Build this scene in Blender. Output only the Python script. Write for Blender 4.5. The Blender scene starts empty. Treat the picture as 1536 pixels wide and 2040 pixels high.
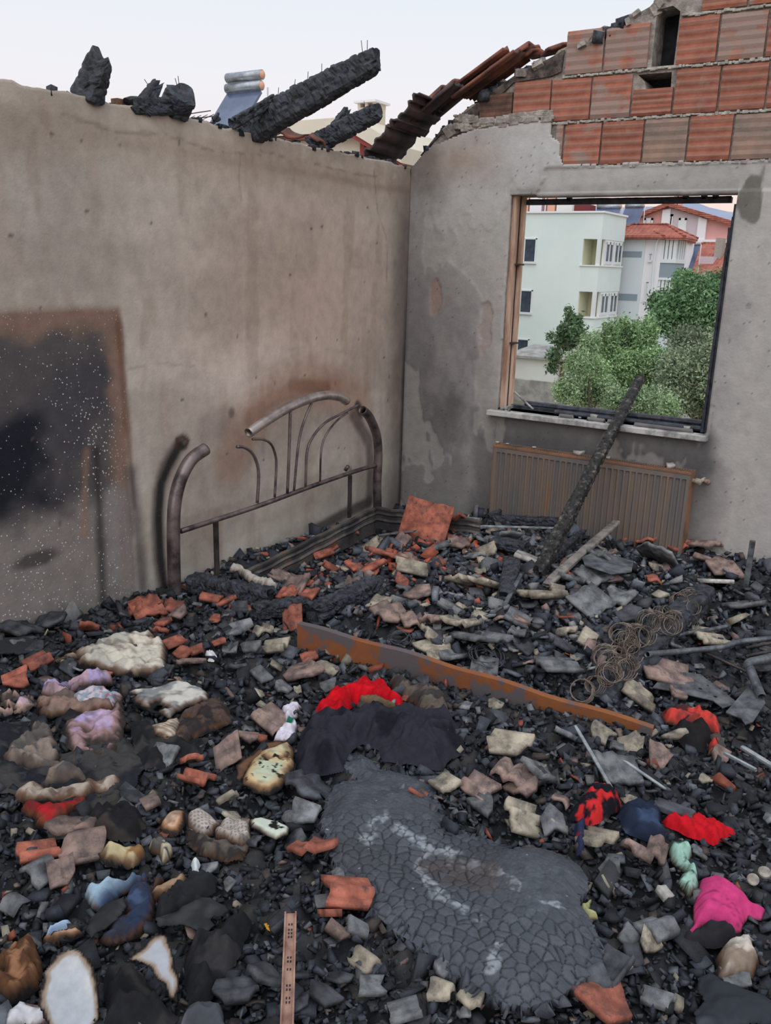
import bpy, bmesh, math, random
import numpy as np
from mathutils import Matrix, Vector
from mathutils.geometry import tessellate_polygon

S = bpy.context.scene
COL = S.collection
# ------------------------------------------------------------------ camera
F = 1722.0; CX, CY = 768.0, 1020.0
EYE = np.array([3.008, -5.076, 1.78])
R = np.array([[0.84701702, 0.5308137, 0.02826613],
              [0.16904144, -0.21856112, -0.96107025],
              [-0.50397138, 0.81882101, -0.2748545]])   # rows: right, down, forward
cd = bpy.data.cameras.new('camera'); cam = bpy.data.objects.new('camera', cd); COL.objects.link(cam)
m = Matrix.Identity(4)
for i in range(3):
    m[i][0] = R[0][i]; m[i][1] = -R[1][i]; m[i][2] = -R[2][i]; m[i][3] = EYE[i]
cam.matrix_world = m
cd.sensor_fit = 'VERTICAL'; cd.sensor_height = 24.0; cd.lens = 24.0 * F / 2040.0
cd.clip_start = 0.05; cd.clip_end = 8000
S.camera = cam
# ------------------------------------------------------------------ colour, sky, fill light
def s(r, g, b):
    f = lambda c: (c / 255 / 12.92) if c / 255 <= 0.04045 else ((c / 255 + 0.055) / 1.055) ** 2.4
    return (f(r), f(g), f(b))
S.view_settings.view_transform = 'Standard'
S.view_settings.look = 'None'
S.view_settings.gamma = 1.0
S.view_settings.use_curve_mapping = False
S.view_settings.exposure = 0.0
wd = bpy.data.worlds.new('dusk_sky'); S.world = wd; wd.use_nodes = True
nt = wd.node_tree; nt.nodes.clear()
out = nt.nodes.new('ShaderNodeOutputWorld'); bg = nt.nodes.new('ShaderNodeBackground')
tc = nt.nodes.new('ShaderNodeTexCoord'); sx = nt.nodes.new('ShaderNodeSeparateXYZ')
rp = nt.nodes.new('ShaderNodeValToRGB')
nt.links.new(tc.outputs['Generated'], sx.inputs[0]); nt.links.new(sx.outputs['Z'], rp.inputs[0])
e = rp.color_ramp.elements
e[0].position = 0.0; e[0].color = (*s(247, 214, 198), 1)
e[1].position = 1.0; e[1].color = (*s(236, 246, 255), 1)
for p, c in ((0.05, (250, 222, 208)), (0.10, (240, 229, 230)), (0.17, (236, 235, 240)), (0.26, (228, 234, 241)), (0.55, (226, 236, 247))):
    k = e.new(p); k.color = (*s(*c), 1)
bg.inputs[1].default_value = 1.06
nt.links.new(rp.outputs[0], bg.inputs[0]); nt.links.new(bg.outputs[0], out.inputs[0])
sl = bpy.data.lights.new('wall_fill', 'SUN'); sl.energy = 1.15; sl.angle = math.radians(75); sl.color = (1.0, 0.96, 0.93)  # broad fill added to brighten both walls, not a visible sun
so = bpy.data.objects.new('wall_fill', sl); COL.objects.link(so)
so.rotation_euler = (math.radians(42), 0, math.radians(20))
# ------------------------------------------------------------------ pixel -> place
def ray(px, py):
    d = R.T @ np.array([px - CX, py - CY, F]); return d / F      # depth 1 per unit
def PX(px, py, x): d = ray(px, py); return EYE + d * ((x - EYE[0]) / d[0])
def PY(px, py, y): d = ray(px, py); return EYE + d * ((y - EYE[1]) / d[1])
def PZ(px, py, z): d = ray(px, py); return EYE + d * ((z - EYE[2]) / d[2])
# ------------------------------------------------------------------ noise
def _h(ix, iy, sd):
    n = (ix.astype(np.int64) * 374761393 + iy.astype(np.int64) * 668265263 + sd * 1442695041) & 0xffffffff
    n = ((n ^ (n >> 13)) * 1274126177) & 0xffffffff
    n = ((n ^ (n >> 16)) * 2246822519) & 0xffffffff
    return ((n ^ (n >> 15)) & 0xffffff) / float(0xffffff)
def vn(x, y, sd=0):
    x = np.asarray(x, float); y = np.asarray(y, float)
    ix = np.floor(x); iy = np.floor(y); fx = x - ix; fy = y - iy
    fx = fx * fx * (3 - 2 * fx); fy = fy * fy * (3 - 2 * fy)
    a = _h(ix, iy, sd); b = _h(ix + 1, iy, sd); c = _h(ix, iy + 1, sd); d = _h(ix + 1, iy + 1, sd)
    return (a * (1 - fx) + b * fx) * (1 - fy) + (c * (1 - fx) + d * fx) * fy
def fbm(x, y, sd=0, o=4, g=0.5):
    t = 0; a = 1; n = 0
    for k in range(o):
        t = t + a * vn(np.asarray(x) * 2 ** k + 13.7 * k, np.asarray(y) * 2 ** k - 7.3 * k, sd + k); n += a; a *= g
    return t / n - 0.5                                            # -.5 .. .5
def vor(x, y, sd=0):
    ix = np.floor(x); iy = np.floor(y); f1 = np.full(x.shape, 9.); f2 = np.full(x.shape, 9.); cid = np.zeros(x.shape)
    for a in (-1, 0, 1):
        for b in (-1, 0, 1):
            cx = ix + a; cy = iy + b
            qx = cx + 0.1 + 0.8 * _h(cx, cy, sd); qy = cy + 0.1 + 0.8 * _h(cx, cy, sd + 77)
            d = np.hypot(x - qx, y - qy); hh = _h(cx, cy, sd + 5)
            nw = d < f1
            f2 = np.where(nw, f1, np.minimum(f2, d)); cid = np.where(nw, hh, cid); f1 = np.where(nw, d, f1)
    return f1, f2, cid
def sm(a, b, x): t = np.clip((x - a) / (b - a), 0, 1); return t * t * (3 - 2 * t)
# ------------------------------------------------------------------ debris height field
GX0, GX1, GY0, GY1, GR = -0.02, 4.9, -6.6, 0.02, 0.016
gx = np.arange(GX0, GX1, GR); gy = np.arange(GY0, GY1, GR)
XX, YY = np.meshgrid(gx, gy, indexing='ij')
def gs(x, y, cx, cy, rx, ry): return np.exp(-((x - cx) / rx) ** 2 - ((y - cy) / ry) ** 2)
def base_h(x, y):
    h = 0.215 + 0.0 * x
    h = h + 0.09 * sm(-2.0, -3.2, y) * sm(1.2, 0.0, x)                     # banked up on the left wall
    h = h - 0.06 * sm(0.5, 0.0, x) * sm(-1.8, -0.2, y)                     # lower in the corner
    h = h + 0.05 * sm(2.25, 2.1, x) * sm(-2.15, -2.0, y) * sm(0.3, .6, x) * sm(-.3, -.6, y)   # burnt mattress heap
    h = h - 0.07 * sm(2.2, 2.32, x) * sm(-2.4, -2.0, y) * sm(-.5, -.9, y)
    h = h - 0.085 * sm(.70, .42, x) * sm(.1, .2, x) * sm(-1.95, -1.7, y)
    h = h + 0.06 * gs(x, y, 1.15, -3.35, 0.5, 0.5)                          # clothes heap
    h = h + 0.05 * gs(x, y, 2.2, -3.1, 0.5, 0.5)
    return h
def full_h(x, y):
    return base_h(x, y) + 0.10 * fbm(x / 0.55, y / 0.55, 3, 3)
HM = full_h(XX, YY)
def hat(x, y):
    x = np.asarray(x, float); y = np.asarray(y, float)
    fx = np.clip((x - GX0) / GR, 0, len(gx) - 1.001); fy = np.clip((y - GY0) / GR, 0, len(gy) - 1.001)
    ix = fx.astype(int); iy = fy.astype(int); u = fx - ix; v = fy - iy
    return (HM[ix, iy] * (1 - u) + HM[ix + 1, iy] * u) * (1 - v) + (HM[ix, iy + 1] * (1 - u) + HM[ix + 1, iy + 1] * u) * v
_T = np.arange(1.0, 9.0, 0.01)
def P(px, py, lift=0.0):
    d = ray(px, py); q = EYE[None] + d[None] * _T[:, None]
    below = q[:, 2] < hat(q[:, 0], q[:, 1]) + lift
    below |= (q[:, 1] > -0.03)
    k = int(np.argmax(below)); return q[k]
def depth(p): return float(R[2] @ (np.asarray(p) - EYE))
# ------------------------------------------------------------------ object helpers
def tag(o, label=None, cat=None, group=None, kind=None):
    if label: o['label'] = label
    if cat: o['category'] = cat
    if group: o['group'] = group
    if kind: o['kind'] = kind
    return o
def link(o, parent=None):
    COL.objects.link(o)
    if parent: o.parent = parent
    return o
def np_mesh(name, V, Fc, mat=None, col=None, smooth=False):
    V = np.asarray(V, np.float32).reshape(-1, 3)
    me = bpy.data.meshes.new(name)
    if isinstance(Fc, np.ndarray) and Fc.ndim == 2:
        n, k = Fc.shape
        me.vertices.add(len(V)); me.vertices.foreach_set('co', V.ravel())
        me.loops.add(n * k); me.loops.foreach_set('vertex_index', Fc.astype(np.int32).ravel())
        me.polygons.add(n); me.polygons.foreach_set('loop_start', np.arange(0, n * k, k, dtype=np.int32))
        me.update(calc_edges=True)
    else:
        me.from_pydata(V.tolist(), [], [list(map(int, f)) for f in Fc]); me.update()
    if col is not None:
        a = me.attributes.new('Col', 'FLOAT_COLOR', 'POINT')
        c = np.ones((len(V), 4), np.float32); c[:, :3] = col; a.data.foreach_set('color', c.ravel())
    if smooth: me.polygons.foreach_set('use_smooth', np.ones(len(me.polygons), bool))
    if mat: me.materials.append(mat)
    return me
def mk(name, V, Fc, mat, parent=None, col=None, smooth=False):
    return link(bpy.data.objects.new(name, np_mesh(name, V, Fc, mat, col, smooth)), parent)
def empty(name, loc=(0, 0, 0), rz=0):
    o = bpy.data.objects.new(name, None); COL.objects.link(o); o.location = loc; o.rotation_euler = (0, 0, rz)
    o.empty_display_size = 0.05
    return o
class MB:
    def __init__(self): self.V = []; self.F = []
    def add(self, V, Fc):
        n = len(self.V); self.V += [tuple(map(float, v)) for v in V]; self.F += [[int(i) + n for i in f] for f in Fc]; return self
    def box(self, a, b, M=None):
        x0, y0, z0 = a; x1, y1, z1 = b
        V = [(x0, y0, z0), (x1, y0, z0), (x1, y1, z0), (x0, y1, z0), (x0, y0, z1), (x1, y0, z1), (x1, y1, z1), (x0, y1, z1)]
        if M is not None: V = [tuple(M @ Vector(v)) for v in V]
        return self.add(V, [(0, 3, 2, 1), (4, 5, 6, 7), (0, 1, 5, 4), (1, 2, 6, 5), (2, 3, 7, 6), (3, 0, 4, 7)])
    def build(self, name, mat, parent=None, smooth=False, bevel=0):
        o = mk(name, self.V, self.F, mat, parent, None, smooth)
        if bevel:
            b = o.modifiers.new('b', 'BEVEL'); b.width = bevel; b.segments = 2
        return o
def spline(pts, n=8):
    P_ = [np.asarray(p, float) for p in pts]
    if len(P_) < 3: return np.array([P_[0] * (1 - t) + P_[1] * t for t in np.linspace(0, 1, 2)])
    P_ = [2 * P_[0] - P_[1]] + P_ + [2 * P_[-1] - P_[-2]]; o = []
    for i in range(1, len(P_) - 2):
        a, b, c, d = P_[i - 1:i + 3]
        for t in np.linspace(0, 1, n, endpoint=False):
            o.append(0.5 * (2 * b + (c - a) * t + (2 * a - 5 * b + 4 * c - d) * t * t + (3 * b - a - 3 * c + d) * t ** 3))
    o.append(P_[-2]); return np.array(o)
def tube_geo(path, r, k=10, hollow=False):
    path = np.asarray(path, float); n = len(path)
    rr = np.full(n, r) if np.isscalar(r) else np.asarray(r)
    T = np.gradient(path, axis=0); T /= np.linalg.norm(T, axis=1)[:, None] + 1e-9
    up = np.array([0, 0, 1.]) if abs(T[0][2]) < 0.9 else np.array([1., 0, 0])
    N = np.cross(T[0], up); N /= np.linalg.norm(N); V = []
    for i in range(n):
        N = N - T[i] * (N @ T[i]); N /= np.linalg.norm(N) + 1e-9; Bn = np.cross(T[i], N)
        a = np.arange(k) * 2 * math.pi / k
        V.append(path[i] + rr[i] * (np.cos(a)[:, None] * N + np.sin(a)[:, None] * Bn))
    V = np.concatenate(V); Fc = []
    for i in range(n - 1):
        for j in range(k): Fc.append([i * k + j, i * k + (j + 1) % k, (i + 1) * k + (j + 1) % k, (i + 1) * k + j])
    if hollow:
        for (i, sgn) in ((0, 1), (n - 1, -1)):
            ring = V[i * k:(i + 1) * k]; c = path[i]
            q = len(V); inner = c + (ring - c) * 0.82; deep = inner + T[i] * sgn * r * 2.2 if np.isscalar(r) else inner
            V = np.concatenate([V, inner, deep])
            for j in range(k):
                j2 = (j + 1) % k
                f1 = [i * k + j2, i * k + j, q + j, q + j2]; f2 = [q + j2, q + j, q + k + j, q + k + j2]
                if sgn < 0: f1.reverse(); f2.reverse()
                Fc += [f1, f2]
            Fc.append([q + k + j for j in (range(k) if sgn > 0 else reversed(range(k)))])
    else:
        Fc.append(list(range(k))[::-1]); Fc.append([(n - 1) * k + j for j in range(k)])
    return V, Fc
def tube(name, pts, r, mat, parent=None, k=10, n=8, hollow=False, smooth=True):
    V, Fc = tube_geo(spline(pts, n) if len(pts) > 2 else pts, r, k, hollow)
    return mk(name, V, Fc, mat, parent, None, smooth)
# ------------------------------------------------------------------ materials
MT = {}
def mat(name, c1, c2=None, scale=6.0, rough=0.8, metal=0.0, bump=0.0, bscale=40.0, stretch=(1, 1, 1), attr=False, c3=None, spec=0.5, detail=6, lo=0.38, hi=0.62, coord='Object', vary=0.0, bdist=0.004):
    if name in MT: return MT[name]
    m = bpy.data.materials.new(name); m.use_nodes = True; nt = m.node_tree; N = nt.nodes; L = nt.links
    b = N['Principled BSDF']; b.inputs['Roughness'].default_value = rough; b.inputs['Metallic'].default_value = metal
    b.inputs['Specular IOR Level'].default_value = spec
    t = N.new('ShaderNodeTexCoord'); mp = N.new('ShaderNodeMapping'); mp.inputs['Scale'].default_value = stretch
    L.new(t.outputs[coord], mp.inputs[0])
    ns = N.new('ShaderNodeTexNoise'); ns.inputs['Scale'].default_value = scale; ns.inputs['Detail'].default_value = detail
    ns.inputs['Roughness'].default_value = 0.62
    L.new(mp.outputs[0], ns.inputs['Vector'])
    if attr:
        a = N.new('ShaderNodeAttribute'); a.attribute_name = 'Col'
        mr = N.new('ShaderNodeMapRange'); mr.inputs[1].default_value = 0.25; mr.inputs[2].default_value = 0.75
        mr.inputs[3].default_value = 1 - attr; mr.inputs[4].default_value = 1 + attr
        L.new(ns.outputs['Fac'], mr.inputs[0])
        mx = N.new('ShaderNodeVectorMath'); mx.operation = 'SCALE'
        L.new(a.outputs['Color'], mx.inputs[0]); L.new(mr.outputs[0], mx.inputs['Scale']); L.new(mx.outputs[0], b.inputs['Base Color'])
    else:
        r = N.new('ShaderNodeValToRGB'); e = r.color_ramp.elements
        e[0].position = lo; e[0].color = (*c1, 1); e[1].position = hi; e[1].color = (*(c2 or c1), 1)
        if c3: k = e.new(min(0.95, hi + 0.12)); k.color = (*c3, 1)
        L.new(ns.outputs['Fac'], r.inputs[0])
        if vary:
            oi = N.new('ShaderNodeObjectInfo'); hs = N.new('ShaderNodeHueSaturation')
            mr = N.new('ShaderNodeMapRange'); mr.inputs[3].default_value = 1 - vary; mr.inputs[4].default_value = 1 + vary
            L.new(oi.outputs['Random'], mr.inputs[0]); L.new(mr.outputs[0], hs.inputs['Value']); L.new(r.outputs[0], hs.inputs['Color'])
            L.new(hs.outputs[0], b.inputs['Base Color'])
        else: L.new(r.outputs[0], b.inputs['Base Color'])
    if bump:
        n2 = N.new('ShaderNodeTexNoise'); n2.inputs['Scale'].default_value = bscale; n2.inputs['Detail'].default_value = 6
        n2.inputs['Roughness'].default_value = 0.65
        L.new(mp.outputs[0], n2.inputs['Vector'])
        bp = N.new('ShaderNodeBump'); bp.inputs['Strength'].default_value = bump; bp.inputs['Distance'].default_value = bdist
        L.new(n2.outputs['Fac'], bp.inputs['Height']); L.new(bp.outputs[0], b.inputs['Normal'])
    MT[name] = m; return m
M_wall = mat('smoke_stained_plaster', None, attr=0.16, scale=14, rough=0.92, bump=0.55, bscale=60, spec=0.2)
M_core = mat('rough_mortar', s(132, 124, 118), s(184, 176, 168), scale=22, rough=0.95, bump=1.0, bscale=70, bdist=0.01)
M_char = mat('charred_wood', s(18, 20, 26), s(62, 66, 76), scale=30, rough=0.62, bump=0.7, bscale=120, spec=0.5)
M_pole = mat('charred_pole_wood', s(14, 14, 16), s(48, 46, 46), c3=s(116, 106, 96), hi=.56, lo=.40, scale=30, rough=0.7, bump=0.7, bscale=120)
M_rub = mat('charcoal_rubble', None, attr=0.35, scale=60, rough=0.66, bump=0.5, bscale=200, spec=0.45)
M_col = mat('singed_fabric', None, attr=0.22, scale=45, rough=0.92, bump=0.35, bscale=350, spec=0.15, bdist=0.002)
M_paper = mat('singed_paper', None, attr=0.16, scale=30, rough=0.8, bump=0.2, bscale=150, spec=0.25, bdist=0.002)
M_steel = mat('fire_dulled_steel', s(70, 62, 64), s(132, 120, 118), scale=9, rough=0.4, metal=0.6, bump=0.15, bscale=90)
M_steel_d = mat('burnt_steel', s(40, 36, 38), s(84, 76, 74), scale=12, rough=0.6, metal=0.4, bump=0.3, bscale=90)
M_rail = mat('scoured_steel', s(120, 110, 108), s(180, 170, 164), scale=9, rough=0.4, metal=0.6)
M_rust = mat('rusted_painted_steel', s(100, 92, 94), s(140, 84, 52), c3=s(150, 92, 50), scale=5, rough=0.75, metal=0.15, bump=0.3, bscale=60, lo=0.49, hi=0.53)
M_zinc = mat('galvanised_strip', s(120, 126, 132), s(188, 194, 198), scale=18, rough=0.45, metal=0.5)
M_alu = mat('dull_grey_metal', s(70, 74, 80), s(128, 132, 136), scale=14, rough=0.5, metal=0.5)
M_wood = mat('scorched_plank', s(92, 86, 84), s(150, 142, 136), scale=12, stretch=(1, 1, 1), rough=0.9, bump=0.4, bscale=60)
M_wood_b = mat('brown_timber', s(70, 48, 38), s(146, 108, 82), scale=10, rough=0.85, bump=0.4, bscale=60)
def add_speckle(m):
    nt = m.node_tree; N = nt.nodes; L = nt.links; b = N['Principled BSDF']; src = b.inputs['Base Color'].links[0].from_socket
    t = N.new('ShaderNodeTexCoord'); v = N.new('ShaderNodeTexVoronoi'); v.inputs['Scale'].default_value = 75; L.new(t.outputs['Object'], v.inputs['Vector'])
    lt = N.new('ShaderNodeMapRange'); lt.inputs[1].default_value = .30; lt.inputs[2].default_value = .18; L.new(v.outputs['Distance'], lt.inputs[0])
    sc = N.new('ShaderNodeSeparateColor'); L.new(v.outputs['Color'], sc.inputs[0]); g = N.new('ShaderNodeMapRange'); g.inputs[1].default_value = .45; g.inputs[2].default_value = 1.0; L.new(sc.outputs[0], g.inputs[0])
    a = N.new('ShaderNodeAttribute'); a.attribute_name = 'Spk'
    p1_ = N.new('ShaderNodeMath'); p1_.operation = 'MULTIPLY'; L.new(lt.outputs[0], p1_.inputs[0]); L.new(g.outputs[0], p1_.inputs[1])
    p2_ = N.new('ShaderNodeMath'); p2_.operation = 'MULTIPLY'; L.new(p1_.outputs[0], p2_.inputs[0]); L.new(a.outputs['Fac'], p2_.inputs[1])
    mx = N.new('ShaderNodeMix'); mx.data_type = 'RGBA'; L.new(p2_.outputs[0], mx.inputs[0]); L.new(src, mx.inputs[6]); mx.inputs[7].default_value = (*s(214, 214, 216), 1); L.new(mx.outputs[2], b.inputs['Base Color'])
add_speckle(M_wall)
TILE = {
 'terracotta': mat('terracotta_clay', s(122, 68, 54), s(180, 106, 86), scale=16, rough=0.88, bump=0.4, bscale=120, vary=0.22),
 'grey': mat('smoked_grey_clay', s(78, 80, 84), s(132, 134, 136), scale=14, rough=0.7, bump=0.4, bscale=120, vary=0.3),
 'dark': mat('sooted_dark_clay', s(34, 36, 42), s(80, 82, 88), scale=14, rough=0.62, bump=0.4, bscale=120, vary=0.3),
 'tan': mat('heat_bleached_clay', s(122, 114, 102), s(182, 171, 152), scale=14, rough=0.85, bump=0.4, bscale=120, vary=0.2),
 'pinkish': mat('dusty_pink_clay', s(98, 84, 80), s(160, 134, 124), scale=14, rough=0.88, bump=0.4, bscale=120, vary=0.2),
 'white': mat('pale_plaster_chip', s(150, 146, 140), s(206, 200, 192), scale=14, rough=0.9, bump=0.5, bscale=90, vary=0.08),
}

def add_soot(m, k=.75, lo=.50, hi=.68, sc=22):
    nt = m.node_tree; N = nt.nodes; L = nt.links; b = N['Principled BSDF']; src = b.inputs['Base Color'].links[0].from_socket
    g = N.new('ShaderNodeNewGeometry'); n = N.new('ShaderNodeTexNoise'); n.inputs['Scale'].default_value = sc; n.inputs['Detail'].default_value = 8; n.inputs['Roughness'].default_value = .7
    L.new(g.outputs['Position'], n.inputs['Vector']); mr = N.new('ShaderNodeMapRange'); mr.inputs[1].default_value = lo; mr.inputs[2].default_value = hi; mr.inputs[4].default_value = k; L.new(n.outputs['Fac'], mr.inputs[0])
    mx = N.new('ShaderNodeMix'); mx.data_type = 'RGBA'; L.new(mr.outputs[0], mx.inputs[0]); L.new(src, mx.inputs[6]); mx.inputs[7].default_value = (*s(44, 44, 48), 1); L.new(mx.outputs[2], b.inputs['Base Color'])
for k_ in TILE: add_soot(TILE[k_])
# ------------------------------------------------------------------ the setting
def mixc(c, k, w):
    w = np.clip(w, 0, 1)[..., None]; return c * (1 - w) + np.array(k) * w
def seg_d(u, v, pts):
    d = np.full(u.shape, 9.)
    for (a, b) in zip(pts[:-1], pts[1:]):
        ax, ay = a; bx, by = b; L = (bx - ax) ** 2 + (by - ay) ** 2 + 1e-12
        t = np.clip(((u - ax) * (bx - ax) + (v - ay) * (by - ay)) / L, 0, 1)
        d = np.minimum(d, np.hypot(u - ax - t * (bx - ax), v - ay - t * (by - ay)))
    return d
def L_(px, py):                                   # a stain's place on the left wall
    p = PX(px, py, 0.0); return (p[1], p[2])
def B_(px, py):                                   # a stain's place on the back wall
    p = PY(px, py, 0.0); return (p[0], p[2])
# floor slab, storey below, ground
tag(MB().box((-0.22, -7.2, -0.22), (5.2, 0.25, 0.0)).build('floor', M_core), kind='structure')
M_out = mat('outside_render', s(170, 165, 158), s(190, 186, 180), scale=2, rough=0.9)
tag(MB().box((-0.2, -7.1, -4.4), (5.1, 0.2, -0.22)).build('wall_lower', M_out), kind='structure')
M_grd = mat('dry_ground', s(96, 100, 78), s(142, 136, 116), scale=0.35, rough=0.95, bump=0.5, bscale=6, detail=8)
tag(MB().box((-160, -80, -4.7), (180, 220, -4.4)).build('ground', M_grd), kind='structure')

# left wall: one sheet of plaster over the core, ragged along the top
ys = np.arange(-7.0, 0.001, 0.011); zs = np.linspace(0.0, 1.0, 200)
Y2, T2 = np.meshgrid(ys, zs, indexing='ij')
top = 2.385 + 0.012 * (fbm(ys / 0.06, ys * 0, 9, 3) * 2) + 0.02 * fbm(ys / 0.5, ys * 0, 4, 3)
Z2 = T2 * top[:, None]
Xw = 0.004 * fbm(Y2 / 0.5, Z2 / 0.5, 21, 3) * 2 - 0.006 * sm(0.10, 0.0, top[:, None] - Z2 + 0.05 * fbm(Y2 / .1, Z2 / .1, 8))
# plaster lost in patches near the top, to the right
lost = sm(0.02, 0.045, 0.02 + 0.14 * fbm(Y2 / 0.16, Z2 / 0.10, 31, 4) - 0.9 * (2.30 - Z2) * (Z2 < 2.30) - 0.9 * (Z2 - 2.34) * (Z2 > 2.34)) * sm(-1.6, -0.4, Y2)
Xw = Xw - 0.006 * lost
c = np.zeros(Y2.shape + (3,)) + np.array(s(196, 188, 178))
c = mixc(c, s(170, 160, 152), sm(-.15, .35, fbm(Y2 / 0.9, Z2 / 0.9, 40, 5)) * 0.8)
c = mixc(c, s(190, 162, 148), gs(Y2, Z2, -1.15, 1.55, 1.0, 0.75) * 0.75)          # warm scorch in the middle
c = mixc(c, s(222, 208, 198), gs(Y2, Z2, -1.6, 1.15, 0.5, 0.28) * 0.7)
c = mixc(c, s(160, 140, 124), sm(0.22, 0.0, np.abs(Z2 - 2.27) + 0.12 * fbm(Y2 / .3, Z2 / .1, 44)) * sm(2.0, 2.12, Z2) * 0.55)
c = mixc(c, s(120, 96, 80), sm(0.035, 0.0, np.abs(Z2 - 2.235 - 0.05 * fbm(Y2 / .5, Y2 * 0, 45))) * sm(-3.2, -0.3, Y2) * 0.3)
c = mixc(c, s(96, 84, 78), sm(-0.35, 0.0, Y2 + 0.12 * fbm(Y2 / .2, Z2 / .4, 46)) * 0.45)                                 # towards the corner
c = mixc(c, s(200, 190, 178), lost * 0.7)
# dark rectangle where a wardrobe stood
n1 = fbm(Y2 / .12, Z2 / .12, 50, 4)
yp = -2.43
inx = sm(yp + 0.02, yp - 0.02, Y2 + 0.015 * n1) * sm(1.60, 1.55, Z2 + 0.02 * n1)
c = mixc(c, s(126, 98, 84), inx * 0.9)
ins = sm(yp - 0.05, yp - 0.13, Y2 + 0.10 * n1) * sm(1.52, 1.44, Z2 + 0.12 * n1)
c = mixc(c, s(86, 83, 84), ins * 0.95)
c = mixc(c, s(70, 68, 74), ins * sm(-.1, .3, fbm(Y2 / .25, Z2 / .25, 52, 4)) * 0.8)
low = sm(0.85, 0.7, Z2 + 0.15 * n1) * inx
c = mixc(c, s(138, 130, 126), low * 0.9)
c = mixc(c, s(140, 128, 118), sm(-.1, .2, fbm(Y2 / .45, Z2 / .22, 401, 5)) * .35 * (1 - inx))
c = mixc(c, s(150, 130, 116), sm(.04, .2, fbm(Y2 / .12, Z2 / .5, 402, 4)) * .3 * (1 - inx))
a, b_ = L_(20, 930); bb = fbm(Y2 / .3, Z2 / .25, 53, 4)
c = mixc(c, s(28, 32, 42), sm(1.15, 0.6, np.maximum(np.abs(Y2 - a + .12) / 0.32, np.abs(Z2 - b_) / 0.22) + 1.1 * bb + .4 * n1) * .95)
a, b_ = L_(70, 1115); c = mixc(c, s(62, 58, 58), 0.8 * sm(1.1, 0.5, np.hypot((Y2 - a) / 0.13, (Z2 - b_) / 0.04) + 0.8 * n1))
def streak(px0, px1, w, colr, k):
    global c
    d = seg_d(Y2, Z2, [L_(*p) for p in (px0, px1)]) + 0.03 * n1
    c = mixc(c, colr, sm(w, 0, d) * k)
streak((236, 640), (268, 1010), 0.030, s(110, 78, 62), 0.75)
streak((192, 900), (205, 1190), 0.045, s(44, 40, 42), 0.75)
streak((172, 900), (168, 1060), 0.035, s(150, 118, 100), 0.6)
streak((262, 940), (285, 1170), 0.07, s(74, 70, 72), 0.7)
streak((222, 980), (232, 1150), 0.05, s(140, 136, 134), 0.6)
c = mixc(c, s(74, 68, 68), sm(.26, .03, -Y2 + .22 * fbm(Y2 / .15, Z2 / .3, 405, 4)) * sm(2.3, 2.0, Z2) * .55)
for (pp, k) in (([(120, 225), (230, 262), (330, 268), (420, 300), (520, 310)], .5), ([(520, 300), (640, 330), (700, 345), (750, 352)], .5), ([(480, 310), (476, 345), (480, 400)], .35), ([(745, 340), (752, 420), (772, 480), (770, 560)], .5), ([(255, 735), (320, 725), (390, 730)], .3), ([(560, 700), (620, 690), (700, 705)], .2)):
    d = seg_d(Y2, Z2, [L_(*p) for p in pp]) + 0.016 * np.abs(n1) * 2
    c = mixc(c, s(96, 84, 76), sm(.012, .003, d) * k * .8)
rd_ = np.random.default_rng(6)
for k in range(46):
    a, b_ = rd_.uniform(-3.2, -.1), rd_.uniform(.6, 2.3); q_ = rd_.uniform(.006, .014); c = mixc(c, s(90, 80, 74), sm(1, .4, np.hypot((Y2 - a) / q_, (Z2 - b_) / q_)) * .8)
# dark and brown marks on the wall around the bed frame
def mark_l(pts, w, k, colr=s(50, 42, 38), zc=300, n=2.844, ox=300, oy=740):
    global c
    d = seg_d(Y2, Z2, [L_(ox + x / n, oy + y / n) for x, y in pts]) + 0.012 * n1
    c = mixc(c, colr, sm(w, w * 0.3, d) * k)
mark_l([(185, 400), (150, 440), (90, 540), (50, 680), (40, 850), (50, 1050), (75, 1230)], 0.062, 0.75)
mark_l([(165, 420), (110, 520), (60, 640), (45, 820), (55, 1050), (80, 1230)], 0.032, 0.95, s(46, 42, 44))
mark_l([(180, 370), (215, 390), (200, 430), (150, 420), (150, 385), (180, 370)], 0.018, 0.9, s(72, 54, 44))
mark_l([(175, 415), (180, 425)], 0.03, 0.9)
mark_l([(460, 500), (520, 330), (700, 130), (900, 60), (1080, 110), (1180, 180)], 0.20, 0.42, s(150, 104, 76))
mark_l([(560, 260), (700, 150), (900, 80), (1060, 90)], 0.07, 0.35, s(150, 96, 64))
mark_l([(800, 70), (1000, 95)], 0.06, 0.4, s(90, 50, 34))
mark_l([(1150, 250), (1240, 400), (1250, 560), (1240, 740)], 0.07, 0.7, s(70, 60, 60))
mark_l([(1170, 190), (1190, 230)], 0.05, 0.9, s(50, 36, 30))
mark_l([(460, 230), (460, 240)], 0.035, 0.7, s(90, 70, 60))
mark_l([(320, 320), (420, 280)], 0.12, 0.35, s(110, 92, 84))
mark_l([(380, 820), (380, 1150)], 0.06, 0.3, s(130, 88, 60))
mark_l([(920, 900), (1110, 800), (1240, 740)], 0.055, 0.8, s(50, 44, 44))
mark_l([(1130, 560), (1135, 800)], 0.03, 0.6, s(60, 50, 46))
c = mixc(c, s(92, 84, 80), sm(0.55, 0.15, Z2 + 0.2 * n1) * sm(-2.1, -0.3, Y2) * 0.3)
mark_l([(0, 1290), (400, 1150), (900, 1000), (1200, 880)], 0.07, 0.35, s(60, 54, 54))
c = mixc(c, s(40, 38, 40), sm(0.035, 0.0, -Y2 - 0.01 + .02 * n1) * 0.7 * sm(1.9, 1.0, Z2))
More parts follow.
